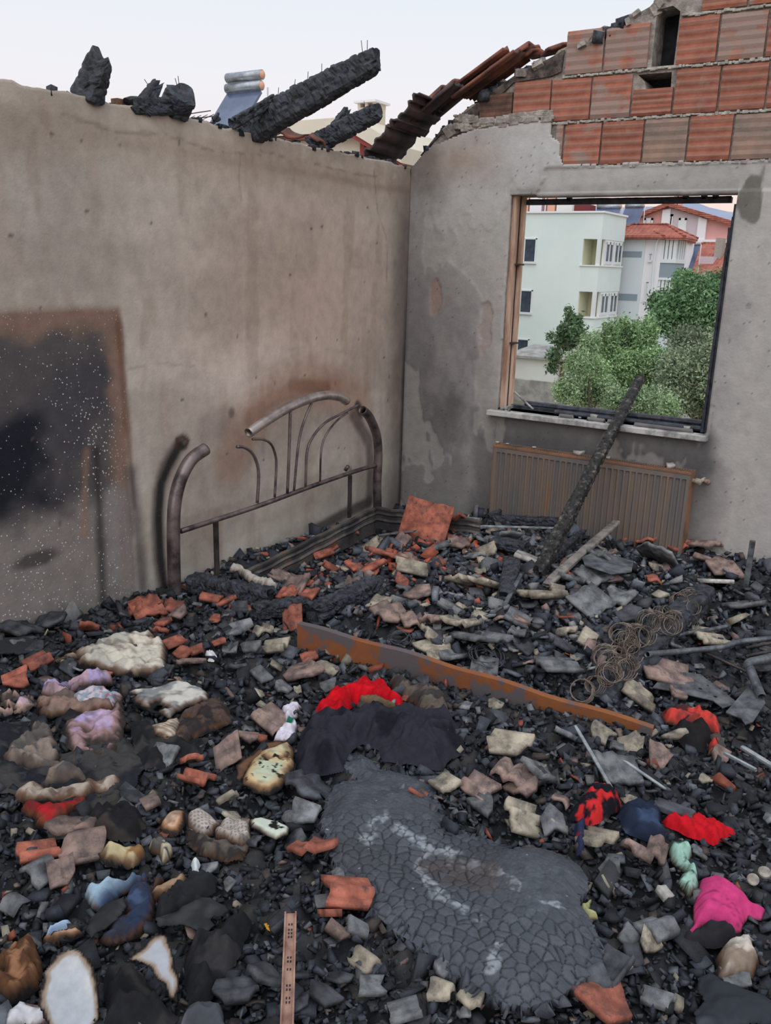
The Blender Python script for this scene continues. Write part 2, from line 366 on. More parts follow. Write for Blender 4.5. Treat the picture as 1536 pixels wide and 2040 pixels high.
# speckle of fallen ash clinging to the dark part
sp = np.random.default_rng(61).uniform(0, 1, Y2.shape)
SPK = np.clip(ins * .75 + inx * .35 + .05, 0, 1)
nY, nZ = Y2.shape
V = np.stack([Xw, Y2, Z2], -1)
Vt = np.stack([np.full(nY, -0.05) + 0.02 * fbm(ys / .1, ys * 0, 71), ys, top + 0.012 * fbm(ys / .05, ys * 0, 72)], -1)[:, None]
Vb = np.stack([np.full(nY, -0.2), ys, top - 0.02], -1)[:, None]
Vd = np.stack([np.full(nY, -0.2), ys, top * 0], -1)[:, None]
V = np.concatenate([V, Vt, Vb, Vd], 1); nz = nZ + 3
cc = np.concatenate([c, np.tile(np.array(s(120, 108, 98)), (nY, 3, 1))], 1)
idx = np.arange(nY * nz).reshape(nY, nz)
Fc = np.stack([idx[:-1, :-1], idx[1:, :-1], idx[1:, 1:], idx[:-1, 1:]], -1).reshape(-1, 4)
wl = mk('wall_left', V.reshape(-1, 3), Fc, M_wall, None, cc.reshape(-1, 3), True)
a_ = wl.data.attributes.new('Spk', 'FLOAT', 'POINT'); a_.data.foreach_set('value', np.concatenate([SPK, np.zeros((nY, 3))], 1).ravel().astype(np.float32)); tag(wl, kind='structure')

# back wall: masonry core, then bricks, then plaster, all with the window opening and the hole of a lost brick
WX0, WX1, WZ0, WZ1 = 0.705, 2.003, 0.905, 2.205
XR = 3.9
gable = [(-0.2, 2.36), (0.016, 2.39), (0.198, 2.60), (0.36, 2.69), (0.435, 2.74), (0.56, 2.81), (0.70, 2.88), (0.86, 2.93), (0.97, 2.98), (1.10, 3.0), (1.185, 3.03), (1.291, 3.09), (1.434, 3.15), (1.6, 3.25), (2.1, 3.45), (2.9, 3.8), (XR, 3.4)]
rg = random.Random(5); gp = []
for (a, b) in zip(gable[:-1], gable[1:]):
    n = max(1, int(math.hypot(b[0] - a[0], b[1] - a[1]) / 0.035))
    for k in range(n):
        t = k / n; gp.append((a[0] + (b[0] - a[0]) * t + rg.uniform(-.006, .006), a[1] + (b[1] - a[1]) * t + rg.uniform(-.014, .012)))
gp.append(gable[-1])
outer = [(-0.2, -0.0), ] + gp + [(XR, 0.0)]
hole_w = [(WX0, WZ0), (WX1, WZ0), (WX1, WZ1), (WX0, WZ1)]
hole_b = [(1.468, 2.845), (1.588, 2.845), (1.592, 3.10), (1.55, 3.13), (1.47, 3.12)]
hole_c = [(1.455, 2.735), (1.585, 2.735), (1.582, 2.812), (1.40, 2.812), (1.44, 2.775)]
def prism(loops, y0, y1):
    vs = [[Vector((p[0], p[1], 0)) for p in l] for l in loops]; flat = [p for l in loops for p in l]
    tri = tessellate_polygon(vs); n = len(flat)
    V = [(p[0], y0, p[1]) for p in flat] + [(p[0], y1, p[1]) for p in flat]; Fc = []
    for t in tri: Fc += [list(t), [i + n for i in reversed(t)]]
    o = 0
    for l in loops:
        k = len(l)
        for i in range(k): a = o + i; b = o + (i + 1) % k; Fc.append([a, b, b + n, a + n])
        o += k
    return V, Fc
def fixn(o):
    bm = bmesh.new(); bm.from_mesh(o.data); bmesh.ops.recalc_face_normals(bm, faces=bm.faces); bm.to_mesh(o.data); bm.free(); return o
V, Fc = prism([outer, hole_w, hole_b, hole_c], 0.022, 0.22)
wb = fixn(mk('wall_back', V, Fc, M_core)); tag(wb, kind='structure')
M_recess = mat('shaded_recess', s(20, 22, 28), s(44, 44, 50), scale=20, rough=0.9, bump=0.5)  # near-black paints in the shade inside the brick hole, groove and slots
V, Fc = prism([[(.06, 2.45), (.2, 2.57), (.30, 2.56), (.44, 2.60), (.46, 2.70), (.60, 2.77), (.67, 2.825), (.9, 2.84), (.96, 2.86), (.97, 2.97), (.86, 2.925), (.70, 2.875), (.56, 2.80), (.36, 2.68), (.198, 2.59)]], 0.006, 0.03); fixn(mk('shaded_mortar', V, Fc, mat('shade_dark_mortar', s(52, 48, 48), s(118, 106, 98), scale=14, rough=.95, bump=1.0, bscale=60, bdist=.012), wb))  # shade under the gable tiles painted in as a dark mortar slab
fixn(MB().box((1.40, 0.19, 2.70), (1.62, 0.215, 3.16)).build('void_back', M_recess, wb))
# bricks
def brick_mat():
    m = mat('hollow_clay_brick', s(138, 82, 66), s(172, 106, 86), scale=9, rough=0.9, bump=0.5, bscale=120, vary=0.14)
    nt = m.node_tree; N = nt.nodes; L = nt.links; b = N['Principled BSDF']
    src = b.inputs['Base Color'].links[0].from_socket
    t = N.new('ShaderNodeTexCoord'); sp = N.new('ShaderNodeSeparateXYZ'); L.new(t.outputs['Object'], sp.inputs[0])
    ns = N.new('ShaderNodeTexNoise'); ns.inputs['Scale'].default_value = 5; L.new(t.outputs['Object'], ns.inputs['Vector'])
    ma = N.new('ShaderNodeMath'); ma.operation = 'MULTIPLY_ADD'; ma.inputs[1].default_value = 0.02; L.new(ns.outputs['Fac'], ma.inputs[0]); L.new(sp.outputs['Z'], ma.inputs[2])
    w = N.new('ShaderNodeMath'); w.operation = 'MULTIPLY'; w.inputs[1].default_value = 2 * math.pi / 0.042; L.new(ma.outputs[0], w.inputs[0])
    si = N.new('ShaderNodeMath'); si.operation = 'SINE'; L.new(w.outputs[0], si.inputs[0])
    mr = N.new('ShaderNodeMapRange'); mr.inputs[1].default_value = -0.4; mr.inputs[2].default_value = 0.6; mr.inputs[3].default_value = 0; mr.inputs[4].default_value = 0.42
    L.new(si.outputs[0], mr.inputs[0])
    mx = N.new('ShaderNodeMix'); mx.data_type = 'RGBA'; L.new(mr.outputs[0], mx.inputs[0]); L.new(src, mx.inputs[6]); mx.inputs[7].default_value = (*s(158, 130, 116), 1)
    # mortar smears
    n3 = N.new('ShaderNodeTexNoise'); n3.inputs['Scale'].default_value = 7; n3.inputs['Detail'].default_value = 8
    ge = N.new('ShaderNodeNewGeometry'); L.new(ge.outputs['Position'], n3.inputs['Vector'])
    oi = N.new('ShaderNodeObjectInfo'); gt = N.new('ShaderNodeMapRange'); gt.inputs[1].default_value = 0.70; gt.inputs[2].default_value = 0.9; gt.inputs[4].default_value = 0.22
    L.new(oi.outputs['Random'], gt.inputs[0])
    ad = N.new('ShaderNodeMath'); ad.operation = 'ADD'; L.new(n3.outputs['Fac'], ad.inputs[0]); L.new(gt.outputs[0], ad.inputs[1])
    m3 = N.new('ShaderNodeMapRange'); m3.inputs[1].default_value = 0.60; m3.inputs[2].default_value = 0.72; m3.inputs[4].default_value = 0.75; L.new(ad.outputs[0], m3.inputs[0])
    mx2 = N.new('ShaderNodeMix'); mx2.data_type = 'RGBA'; L.new(m3.outputs[0], mx2.inputs[0]); L.new(mx.outputs[2], mx2.inputs[6]); mx2.inputs[7].default_value = (*s(150, 138, 130), 1)
    L.new(mx2.outputs[2], b.inputs['Base Color'])
    return m
M_brick = brick_mat()
M_brick_s = mat('sooted_brick', s(66, 54, 50), s(120, 84, 70), scale=9, rough=0.9, bump=0.5, bscale=120)
rows = [(2.362, 2.583, [0.955, 1.008, 1.233, 1.470, 1.709, 1.937, 2.17, 2.40, 2.63, 2.86, 3.09, 3.32, 3.55, 3.78]),
        (2.602, 2.820, [0.455, 0.676, 0.912, 1.151, 1.382, 1.608, 1.842, 2.077, 2.31, 2.54, 2.77, 3.0, 3.23, 3.46, 3.7]),
        (2.842, 3.060, [0.978, 1.204, 1.452, None, 1.594, 1.807, 2.040, 2.27, 2.5, 2.73, 2.96, 3.19, 3.42, 3.65]),
        (3.085, 3.245, [1.47, None, 1.70, 1.93, 2.16, 2.39, 2.62, 2.85, 3.08, 3.31, 3.54]),
        (3.27, 3.40, [2.16, 2.39, 2.62, 2.85, 3.08, 3.31]),
        (3.42, 3.60, [2.5, 2.75, 3.0, 3.2])]
rb = random.Random(3)
M_brick_p = mat('mortar_smeared_brick', s(128, 116, 108), s(164, 134, 118), scale=7, rough=.92, bump=.5, bscale=120, vary=.05)
def brick(x0, x1, z0, z1, m=None, cut=None):
    g = 0.006; a = MB(); x0 += g; x1 -= g; n = 10
    cx_, cz_ = (x0 + x1) / 2, (z0 + z1) / 2; ty = rb.uniform(-.003, .003); tx = rb.uniform(-.004, .004)
    hw, hh = (x1 - x0) / 2, (z1 - z0) / 2
    zz = []                                                        # fluted face, five flutes
    for k in range(n + 1): zz.append(-hh + 2 * hh * k / n)
    V = []
    for k, z in enumerate(zz):
        yy = (-0.0035 if k % 2 else 0.0) + tx * z / hh
        if k in (0, n): yy = 0.003
        xr = hw - (cut(k / n) if cut else 0)
        V += [(-hw, yy - ty, z), (xr, yy + ty, z)]
    nb = len(V)
    for z in (-hh, hh): V += [(-hw, 0.06, z), (hw, 0.06, z)]
    Fc = [[2 * k, 2 * k + 1, 2 * k + 3, 2 * k + 2] for k in range(n)]
    Fc.append([2 * k for k in range(n + 1)][::-1] and ([nb] + [2 * k for k in range(n + 1)] + [nb + 2]))
    Fc.append([nb + 1, nb + 3] + [2 * k + 1 for k in range(n, -1, -1)])
    Fc += [[0, nb, nb + 1, 1], [2 * n, 2 * n + 1, nb + 3, nb + 2]]
    o = mk('brick', V, Fc, m or M_brick, wb); o.location = (cx_, 0.006, cz_); return fixn(o)
for z0, z1, xs in rows:
    for a, b in zip(xs[:-1], xs[1:]):
        if a is None or b is None: continue
        if z0 == 2.602 and a == 1.382: brick(a, b, z0, 2.735); continue
        brick(a, b, z0 + rb.uniform(-.003, .003), z1 + rb.uniform(-.004, .004) - (0.05 if a == 0.455 else 0), M_brick_s if a == 0.455 else (M_brick_p if (z0, a) in ((2.362, 1.47), (2.362, 1.937), (2.842, 2.27)) else None))
# mortar beads squeezed from the joints, real geometry
mm = MB()
for (z0, z1, xs) in rows:
    pts = []
    xe = [x for x in xs if x is not None]
    for x in np.arange(max(xe[0], 1.02) if z0 < 2.4 else xe[0], xe[-1], 0.018):
        if 1.455 < x < 1.60 and z0 in (3.085,): continue
        zz_ = z0 - 0.011 + rb.uniform(-.004, .004); w = rb.uniform(.006, .016); h_ = rb.uniform(.004, .009)
        mm.box((x - w, 0.003 + rb.uniform(-.003, .006), zz_ - h_), (x + w, 0.03, zz_ + h_))
mo = mm.build('mortar_joint', mat('pale_joint_mortar', s(150, 144, 138), s(200, 194, 186), scale=22, rough=.95, bump=1.0, bscale=70, bdist=.008), wb, bevel=0.003)
# plaster skin
dx = 0.009
xs_ = np.arange(0.0, XR, dx); zs_ = np.arange(0.0, 2.62, dx)
X3, Z3 = np.meshgrid(xs_, zs_, indexing='ij')
xc = X3 + dx / 2; zc = Z3 + dx / 2
nj = fbm(xc / 0.07, zc / 0.07, 80, 4); nk = fbm(xc / 0.3, zc / 0.3, 81, 3)
def inpoly(x, y, poly):
    r = np.zeros(x.shape, bool); n = len(poly)
    for i in range(n):
        x1, y1 = poly[i]; x2, y2 = poly[(i + 1) % n]
        if y1 == y2: continue
        r ^= ((y1 > y) != (y2 > y)) & (x < (x2 - x1) * (y - y1) / (y2 - y1) + x1)
    return r
pl = [(-0.1, -0.1), (-0.1, 2.38), (0.016, 2.385), (0.12, 2.49), (0.30, 2.545), (0.44, 2.585), (0.66, 2.595), (0.918, 2.612), (0.936, 2.52), (0.992, 2.49), (0.998, 2.42), (1.016, 2.352), (XR + 1, 2.352), (XR + 1, -0.1)]
ok = inpoly(xc + 0.02 * nj, zc + 0.02 * nj, pl)
ok &= ~((xc > WX0) & (xc < WX1) & (zc > WZ0) & (zc < WZ1))
# plaster knocked off: two patches left of the window, upper right of it, bits of the lintel band edge
chips = []
for (p, rx, rz) in (((868, 595), 0.045, 0.10), ((967, 655), 0.05, 0.16)):
    q = B_(*p); chips.append((q, rx, rz))
lint = (zc > 2.21) & (zc < 2.36) & (xc > 0.895 + 0.06 * nj + (zc - 2.3) * .2)        # bare lintel band under the bricks
cb = np.zeros(X3.shape + (3,)) + np.array(s(184, 180, 176))
nn = fbm(X3 / .5, Z3 / .5, 84, 5); ns_ = fbm(X3 / .12, Z3 / .2, 85, 4)
cb = mixc(cb, s(152, 148, 148), sm(-.2, .25, nn) * 0.7)
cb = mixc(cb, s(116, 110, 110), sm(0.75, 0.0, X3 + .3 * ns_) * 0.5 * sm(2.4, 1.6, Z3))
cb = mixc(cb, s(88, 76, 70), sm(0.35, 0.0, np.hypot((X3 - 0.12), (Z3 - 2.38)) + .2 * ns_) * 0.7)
cb = mixc(cb, s(72, 70, 74), gs(X3, Z3, 0.35, 0.95, 0.33, 0.55) * 0.75 * sm(-.3, .1, ns_))
cb = mixc(cb, s(160, 132, 112), gs(X3, Z3, 0.42, 2.42, 0.25, 0.1) * 0.5)
cb = mixc(cb, s(196, 198, 198), gs(X3, Z3, 0.85, 2.45, 0.3, 0.14) * 0.5)
cb = mixc(cb, s(58, 58, 64), sm(0.12, 0.0, np.maximum(np.abs(X3 - 1.36) - 0.66, 0) + np.maximum(np.abs(Z3 - 0.80) - 0.09, 0) + .08 * ns_) * 0.75)   # darker band above and behind the radiator
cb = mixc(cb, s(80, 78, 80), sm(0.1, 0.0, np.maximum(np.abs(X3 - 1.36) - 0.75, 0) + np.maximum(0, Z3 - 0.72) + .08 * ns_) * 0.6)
cb = mixc(cb, s(92, 84, 78), sm(0.05, 0.0, 0.0 + np.abs(Z3 - 2.225) + .05 * ns_) * ((X3 > .7) & (X3 < 2.0)) * 0.5)
cb = mixc(cb, s(178, 174, 170), lint * 0.6)
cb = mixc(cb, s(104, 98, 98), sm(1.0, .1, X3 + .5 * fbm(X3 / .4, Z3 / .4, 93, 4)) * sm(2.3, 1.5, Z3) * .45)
CH = np.zeros(X3.shape)
for (q, rx, rz) in chips: CH = np.maximum(CH, sm(1.05, .92, np.hypot((X3 - q[0]) / rx, (Z3 - q[1]) / rz) + .9 * fbm(X3 / .07, Z3 / .07, 80, 4)))
cb = mixc(cb, s(152, 128, 118), CH * .8)
cb = mixc(cb, s(190, 184, 178), sm(2.0, 2.2, X3) * 0.5)
for (p, rx, rz) in (((1290, 470), 0, 0),): pass
q = B_(1500, 400); cb = mixc(cb, s(96, 92, 84), 0.8 * sm(1.1, 0.8, np.hypot((X3 - q[0]) / 0.045, (Z3 - q[1]) / 0.09) + 3.0 * ns_))
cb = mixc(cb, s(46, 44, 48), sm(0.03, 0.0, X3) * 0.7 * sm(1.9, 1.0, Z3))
sp = np.random.default_rng(87).uniform(0, 1, X3.shape); 
cb = mixc(cb, s(60, 58, 60), (sp < 0.004) * 0.6)
# edges of flaking paint coats (relief)
fl = sm(-0.01, 0.01, fbm(X3 / .35, Z3 / .6, 90, 5) + 0.14)
pe = np.abs(fbm(X3 / .35, Z3 / .6, 90, 5) + 0.14); cb = mixc(cb, s(96, 92, 90), sm(.008, .002, pe) * .5 * sm(1.9, 2.0, X3))
yy = 0.007 * CH + 0.004 * fbm(X3 / .4, Z3 / .4, 91, 3) - 0.004 * fl + 0.012 * (lint * sm(.0, .02, 2.36 - Z3))
cb = mixc(cb, s(170, 166, 160), (1 - fl) * 0.45)
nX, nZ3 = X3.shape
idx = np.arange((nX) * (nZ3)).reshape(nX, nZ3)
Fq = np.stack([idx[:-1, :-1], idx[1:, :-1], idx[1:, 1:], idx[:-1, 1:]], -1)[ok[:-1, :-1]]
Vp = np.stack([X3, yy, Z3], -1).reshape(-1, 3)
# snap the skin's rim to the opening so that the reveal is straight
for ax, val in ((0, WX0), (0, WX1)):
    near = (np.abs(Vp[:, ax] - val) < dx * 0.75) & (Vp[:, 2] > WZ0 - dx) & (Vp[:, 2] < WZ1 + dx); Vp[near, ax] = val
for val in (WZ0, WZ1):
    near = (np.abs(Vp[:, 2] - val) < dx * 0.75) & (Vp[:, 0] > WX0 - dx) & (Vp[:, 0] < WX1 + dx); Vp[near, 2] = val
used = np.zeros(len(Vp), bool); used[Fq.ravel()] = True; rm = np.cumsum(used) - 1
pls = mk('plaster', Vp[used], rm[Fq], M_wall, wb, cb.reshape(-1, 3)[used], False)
so_ = pls.modifiers.new('thick', 'SOLIDIFY'); so_.thickness = 0.024; so_.offset = -1
M_bedmort = M_core
# the rough mortar ledge above the plaster, left
lg = MB(); rr = random.Random(8)
for k in range(150):
    t = rr.random(); x = 0.30 + 0.62 * t; z = 2.615 + 0.012 * math.sin(x * 9) + rr.uniform(-.018, .03) * (1 if x > .45 else 1.6); w = rr.uniform(.012, .035)
    lg.box((x - w, -0.012 + rr.uniform(0, .014), z - w * .5), (x + w, 0.03, z + w * .5), None)
lo = lg.build('mortar_ledge', M_core, wb, bevel=0.005)
# a crumbling mortar edge along the gable
ge_ = MB()
for (a, b) in zip(gp[:-1], gp[1:]):
    if a[0] < 0.2 or a[0] > 3: continue
    for k in range(3):
        x = rr.uniform(a[0], b[0]); z = a[1] + rr.uniform(-.03, .015); w = rr.uniform(.01, .032); y = rr.uniform(0.0, .2)
        Mx = Matrix.Translation((x, y, z)) @ Matrix.Rotation(rr.uniform(0, 3), 4, 'Y') @ Matrix.Rotation(rr.uniform(0, 1), 4, 'X')
        ge_.box((-w, -w, -w * .6), (w, w, w * .6), Mx)
tag(ge_.build('mortar_crumbs', M_core, wb), kind='stuff')
tag(fixn(MB().box((XR, -0.0, 0), (XR + .001, 0.2, .001)).build('edge_trim', M_core, wb)))
bpy.data.objects.remove(bpy.data.objects['edge_trim'])

# window: what the fire left of the frame
w1 = empty('window_1', ((WX0 + WX1) / 2, 0.12, WZ0)); tag(w1, kind='structure')
def rel(o, par): o.location = Vector(o.location) - par.location; return o
M_jamb = mat('scorched_window_timber', s(150, 112, 92), s(214, 182, 160), scale=5, stretch=(3, 3, .5), rough=0.85, bump=0.5, bscale=50)
M_charf = mat('charred_frame', s(22, 24, 32), s(64, 68, 80), scale=20, rough=0.6, bump=0.5, bscale=100)
M_sill = mat('sooty_marble', s(92, 90, 92), s(196, 194, 190), scale=9, rough=0.55, bump=0.2, bscale=60, lo=0.36, hi=0.6)
rel(MB().box((WX0, 0.03, WZ0), (WX0 + .022, 0.095, WZ1)).build('jamb', M_jamb, w1, bevel=.003), w1)
rel(MB().box((WX0, 0.115, WZ0), (WX0 + .032, 0.175, WZ1)).build('jamb', M_jamb, w1, bevel=.003), w1)
rel(MB().box((WX0 + .002, 0.098, WZ0), (WX0 + .02, 0.117, WZ1)).build('glass_channel', M_recess, w1), w1)
for z in (1.32, 1.80): rel(MB().box((WX0 + .02, 0.07, z), (WX0 + .06, 0.13, z + .01)).build('hinge_pin', M_steel_d, w1), w1)
def char_strip(a, b, w, d, seed, mat_=M_charf, name='charred_strip', par=None):
    a = np.array(a, float); b = np.array(b, float); n = int(np.linalg.norm(b - a) / 0.012) + 2; t = np.linspace(0, 1, n)
    path = a + (b - a) * t[:, None]; path[:, 2] += 0.004 * fbm(t * 12, t * 0, seed); path[:, 0] += 0.004 * fbm(t * 12, t * 0, seed + 3)
    r = w * (0.75 + 0.7 * (fbm(t * n / 4, t * 0, seed + 5, 3) + .5) * .6)
    V, Fc = tube_geo(path, r, 7); o = mk(name, V, Fc, mat_, par); return o
hd = rel(MB().box((WX0 + .045, .13, WZ1 - .048), (WX1 - .055, .165, WZ1 - .018)).build('head_bar', M_charf, w1), w1)
for x in (1.02, 1.70, 1.80, 1.86):
    rel(MB().box((x - .015, .13, WZ1 - .03), (x + .015, .16, WZ1)).build('head_lug', M_charf, w1, bevel=.004), w1)
rel(char_strip((WX0 + .05, .15, WZ1 - .022), (WX1 - .06, .15, WZ1 - .020), .009, 0, 11, par=w1), w1)
rel(MB().box((WX1 - .022, .05, WZ0), (WX1, .12, WZ1 - .06)).build('jamb', M_charf, w1, bevel=.003), w1)
rel(MB().box((WX1 - .04, .12, WZ0), (WX1, .17, WZ1 - .12)).build('jamb', M_charf, w1, bevel=.003), w1)
rel(char_strip((WX1 - .035, .06, WZ0), (WX1 - .028, .06, WZ0 + 1.12), .012, 0, 12, par=w1), w1)
rel(MB().box((WX0, .14, WZ0), (WX1, .20, WZ0 + .022)).build('bottom_rail', M_charf, w1, bevel=.003), w1)
rel(char_strip((WX0 + .12, .17, WZ0 + .03), (WX1 - .02, .17, WZ0 + .035), .021, 0, 13, par=w1), w1)
rel(char_strip((WX0 + .35, .10, WZ0 + .01), (WX1 - .02, .10, WZ0 + .012), .014, 0, 14, par=w1), w1)
rel(MB().box((WX0 + .03, .03, WZ0 + .0), (WX0 + .05, .18, WZ0 + .018), Matrix.Translation((0, 0, 0))).build('bead', M_sill, w1), w1)
rel(tube('loose_bead', [(WX0 + .03, .18, WZ0 + .10), (WX0 + .22, .06, WZ0 + .02)], .007, M_sill, w1, k=5), w1)
rel(MB().box((.653, -.055, .872), (2.018, .14, .905)).build('window_sill', M_sill, w1, bevel=.004), w1)
# ------------------------------------------------------------------ charcoal ground and loose rubble
sub = full_h(XX, YY)
f1, f2, cid = vor(XX / .055 + .6 * fbm(XX / .1, YY / .1, 2), YY / .055, 4)
g1, g2, cid2 = vor(XX / .026, YY / .026, 14)
HZ = sub + 0.04 * (cid - .5) * sm(0, .25, f2 - f1) + 0.02 * (cid2 - .5) - 0.012
HZ = np.minimum(HZ, sub + .02)
cg = np.zeros(XX.shape + (3,)) + np.array(s(30, 32, 38))
cg = mixc(cg, s(60, 62, 68), sm(.0, .3, fbm(XX / .3, YY / .3, 16, 5)) * .6)
cg = cg * .75; cg = mixc(cg, s(50, 46, 44), (cid > .8) * .6)
nx_, ny_ = XX.shape; idx = np.arange(nx_ * ny_).reshape(nx_, ny_)
Fq = np.stack([idx[:-1, :-1], idx[1:, :-1], idx[1:, 1:], idx[:-1, 1:]], -1).reshape(-1, 4)
db = mk('ash_layer', np.stack([XX, YY, HZ], -1).reshape(-1, 3), Fq, M_rub, None, cg.reshape(-1, 3))
tag(db, 'black layer of ash and charcoal dust covering the whole floor under the rubble', 'ash', kind='stuff')

def rotm(q):
    w, x, y, z = q.T
    return np.stack([np.stack([1 - 2 * (y * y + z * z), 2 * (x * y - z * w), 2 * (x * z + y * w)], -1),
                     np.stack([2 * (x * y + z * w), 1 - 2 * (x * x + z * z), 2 * (y * z - x * w)], -1),
                     np.stack([2 * (x * z - y * w), 2 * (y * z + x * w), 1 - 2 * (x * x + y * y)], -1)], -2)
CUBE = np.array([(-1, -1, -1), (1, -1, -1), (1, 1, -1), (-1, 1, -1), (-1, -1, 1), (1, -1, 1), (1, 1, 1), (-1, 1, 1)], float)
CF = np.array([(0, 3, 2, 1), (4, 5, 6, 7), (0, 1, 5, 4), (1, 2, 6, 5), (2, 3, 7, 6), (3, 0, 4, 7)])
def chunks(name, n, pos, size, col, mtl, seed, flat=.6, sink=.2, jit=.45):
    rs = np.random.default_rng(seed)
    V = np.tile(CUBE, (n, 1, 1)) * (1 + rs.uniform(-jit, jit * .4, (n, 8, 3)))
    sc = np.stack([rs.uniform(.7, 1.6, n), rs.uniform(.5, 1.0, n), rs.uniform(flat * .4, flat, n)], -1) * size[:, None] * .5
    V = V * sc[:, None]
    q = rs.normal(size=(n, 4)) * np.array([1, .38, .38, 1]); q /= np.linalg.norm(q, axis=1)[:, None]
    V = np.einsum('nij,nkj->nki', rotm(q), V)
    z = hat(pos[:, 0], pos[:, 1]) + size * rs.uniform(-sink, .35, n)
    V = V + np.stack([pos[:, 0], pos[:, 1], z], -1)[:, None]
    V[..., 0] = np.maximum(V[..., 0], 0.006); V[..., 1] = np.minimum(V[..., 1], -0.006)
    Fc = (CF[None] + 8 * np.arange(n)[:, None, None]).reshape(-1, 4)
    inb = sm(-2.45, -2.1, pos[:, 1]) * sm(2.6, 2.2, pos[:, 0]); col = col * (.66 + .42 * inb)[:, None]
    cc = np.repeat(col, 8, axis=0) * (1 + rs.uniform(-.12, .12, (n * 8, 1)))
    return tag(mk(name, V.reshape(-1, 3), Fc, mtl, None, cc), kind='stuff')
rs = np.random.default_rng(1)
def scatter(n, near=True):
    out = []
    while sum(map(len, out)) < n:
        x = rs.uniform(0.01, 4.4, 4 * n); y = rs.uniform(-5.4, -0.01, 4 * n)
        d = np.hypot(x - EYE[0], y - EYE[1]); k = rs.uniform(0, 1, 4 * n) < np.clip((1.6 / np.maximum(d, 1.2)) ** 1.6, 0, 1)
        v = (R[2][0] * (x - EYE[0]) + R[2][1] * (y - EYE[1])) > 0.35
        k &= v | (rs.uniform(0, 1, 4 * n) < .2)
        out.append(np.stack([x[k], y[k]], -1))
    p = np.concatenate(out)[:n]; return p, np.hypot(p[:, 0] - EYE[0], p[:, 1] - EYE[1])
def pick(n, cols, ws):
    c_ = np.array([s(*k) for k in cols]); return c_[rs.choice(len(cols), n, p=np.array(ws) / sum(ws))]
NC = 44000
p, d = scatter(NC)
sz = np.clip(rs.lognormal(math.log(.018), .45, NC), .007, .07) * (0.45 + .2 * d)
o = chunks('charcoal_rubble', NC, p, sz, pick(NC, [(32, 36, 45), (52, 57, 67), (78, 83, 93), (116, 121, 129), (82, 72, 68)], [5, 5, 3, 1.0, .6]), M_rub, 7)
o['label'] = 'fist sized and smaller lumps of black charcoal strewn over the floor'; o['category'] = 'rubble'
p, d = scatter(2600)
sz = np.clip(rs.lognormal(math.log(.034), .4, 2600), .015, .09) * (0.5 + .18 * d)
o = chunks('burnt_flake', 2600, p, sz, pick(2600, [(36, 38, 46), (62, 66, 74), (92, 96, 104)], [4, 3, 1.5]), M_rub, 8, flat=.22)
o['label'] = 'thin black burnt flakes lying among the charcoal lumps'; o['category'] = 'rubble'
# small crumbs of broken tile: too many and too small to pick apart
n = 15000; P0, d = scatter(n)
wbed = gs(P0[:, 0], P0[:, 1], 1.1, -1.2, .9, .9)
keep = rs.uniform(0, 1, n) < (.20 + 1.0 * wbed); P0 = P0[keep]; d = d[keep]; wbed = wbed[keep]; n = len(P0)
sz = np.clip(rs.lognormal(math.log(.027), .42, n), .008, .07) * (0.5 + .18 * d)
ca = pick(n, [(96, 97, 102), (128, 128, 130), (66, 67, 72), (170, 160, 142), (138, 116, 110), (160, 86, 66)], [4, 2.6, 4, 1.7, 1.6, 1.0])
cr = pick(n, [(176, 88, 62), (150, 76, 56), (128, 100, 92)], [3, 2, 1])
wr = (gs(P0[:, 0], P0[:, 1], .7, -1.0, .5, .8) + gs(P0[:, 0], P0[:, 1], .3, -2.4, .4, .35)) > rs.uniform(0.1, 1.4, n)
ca[wr] = cr[wr]
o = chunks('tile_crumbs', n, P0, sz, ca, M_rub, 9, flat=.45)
o['label'] = 'crumbs of broken roof tile and plaster mixed into the charcoal'; o['category'] = 'rubble'

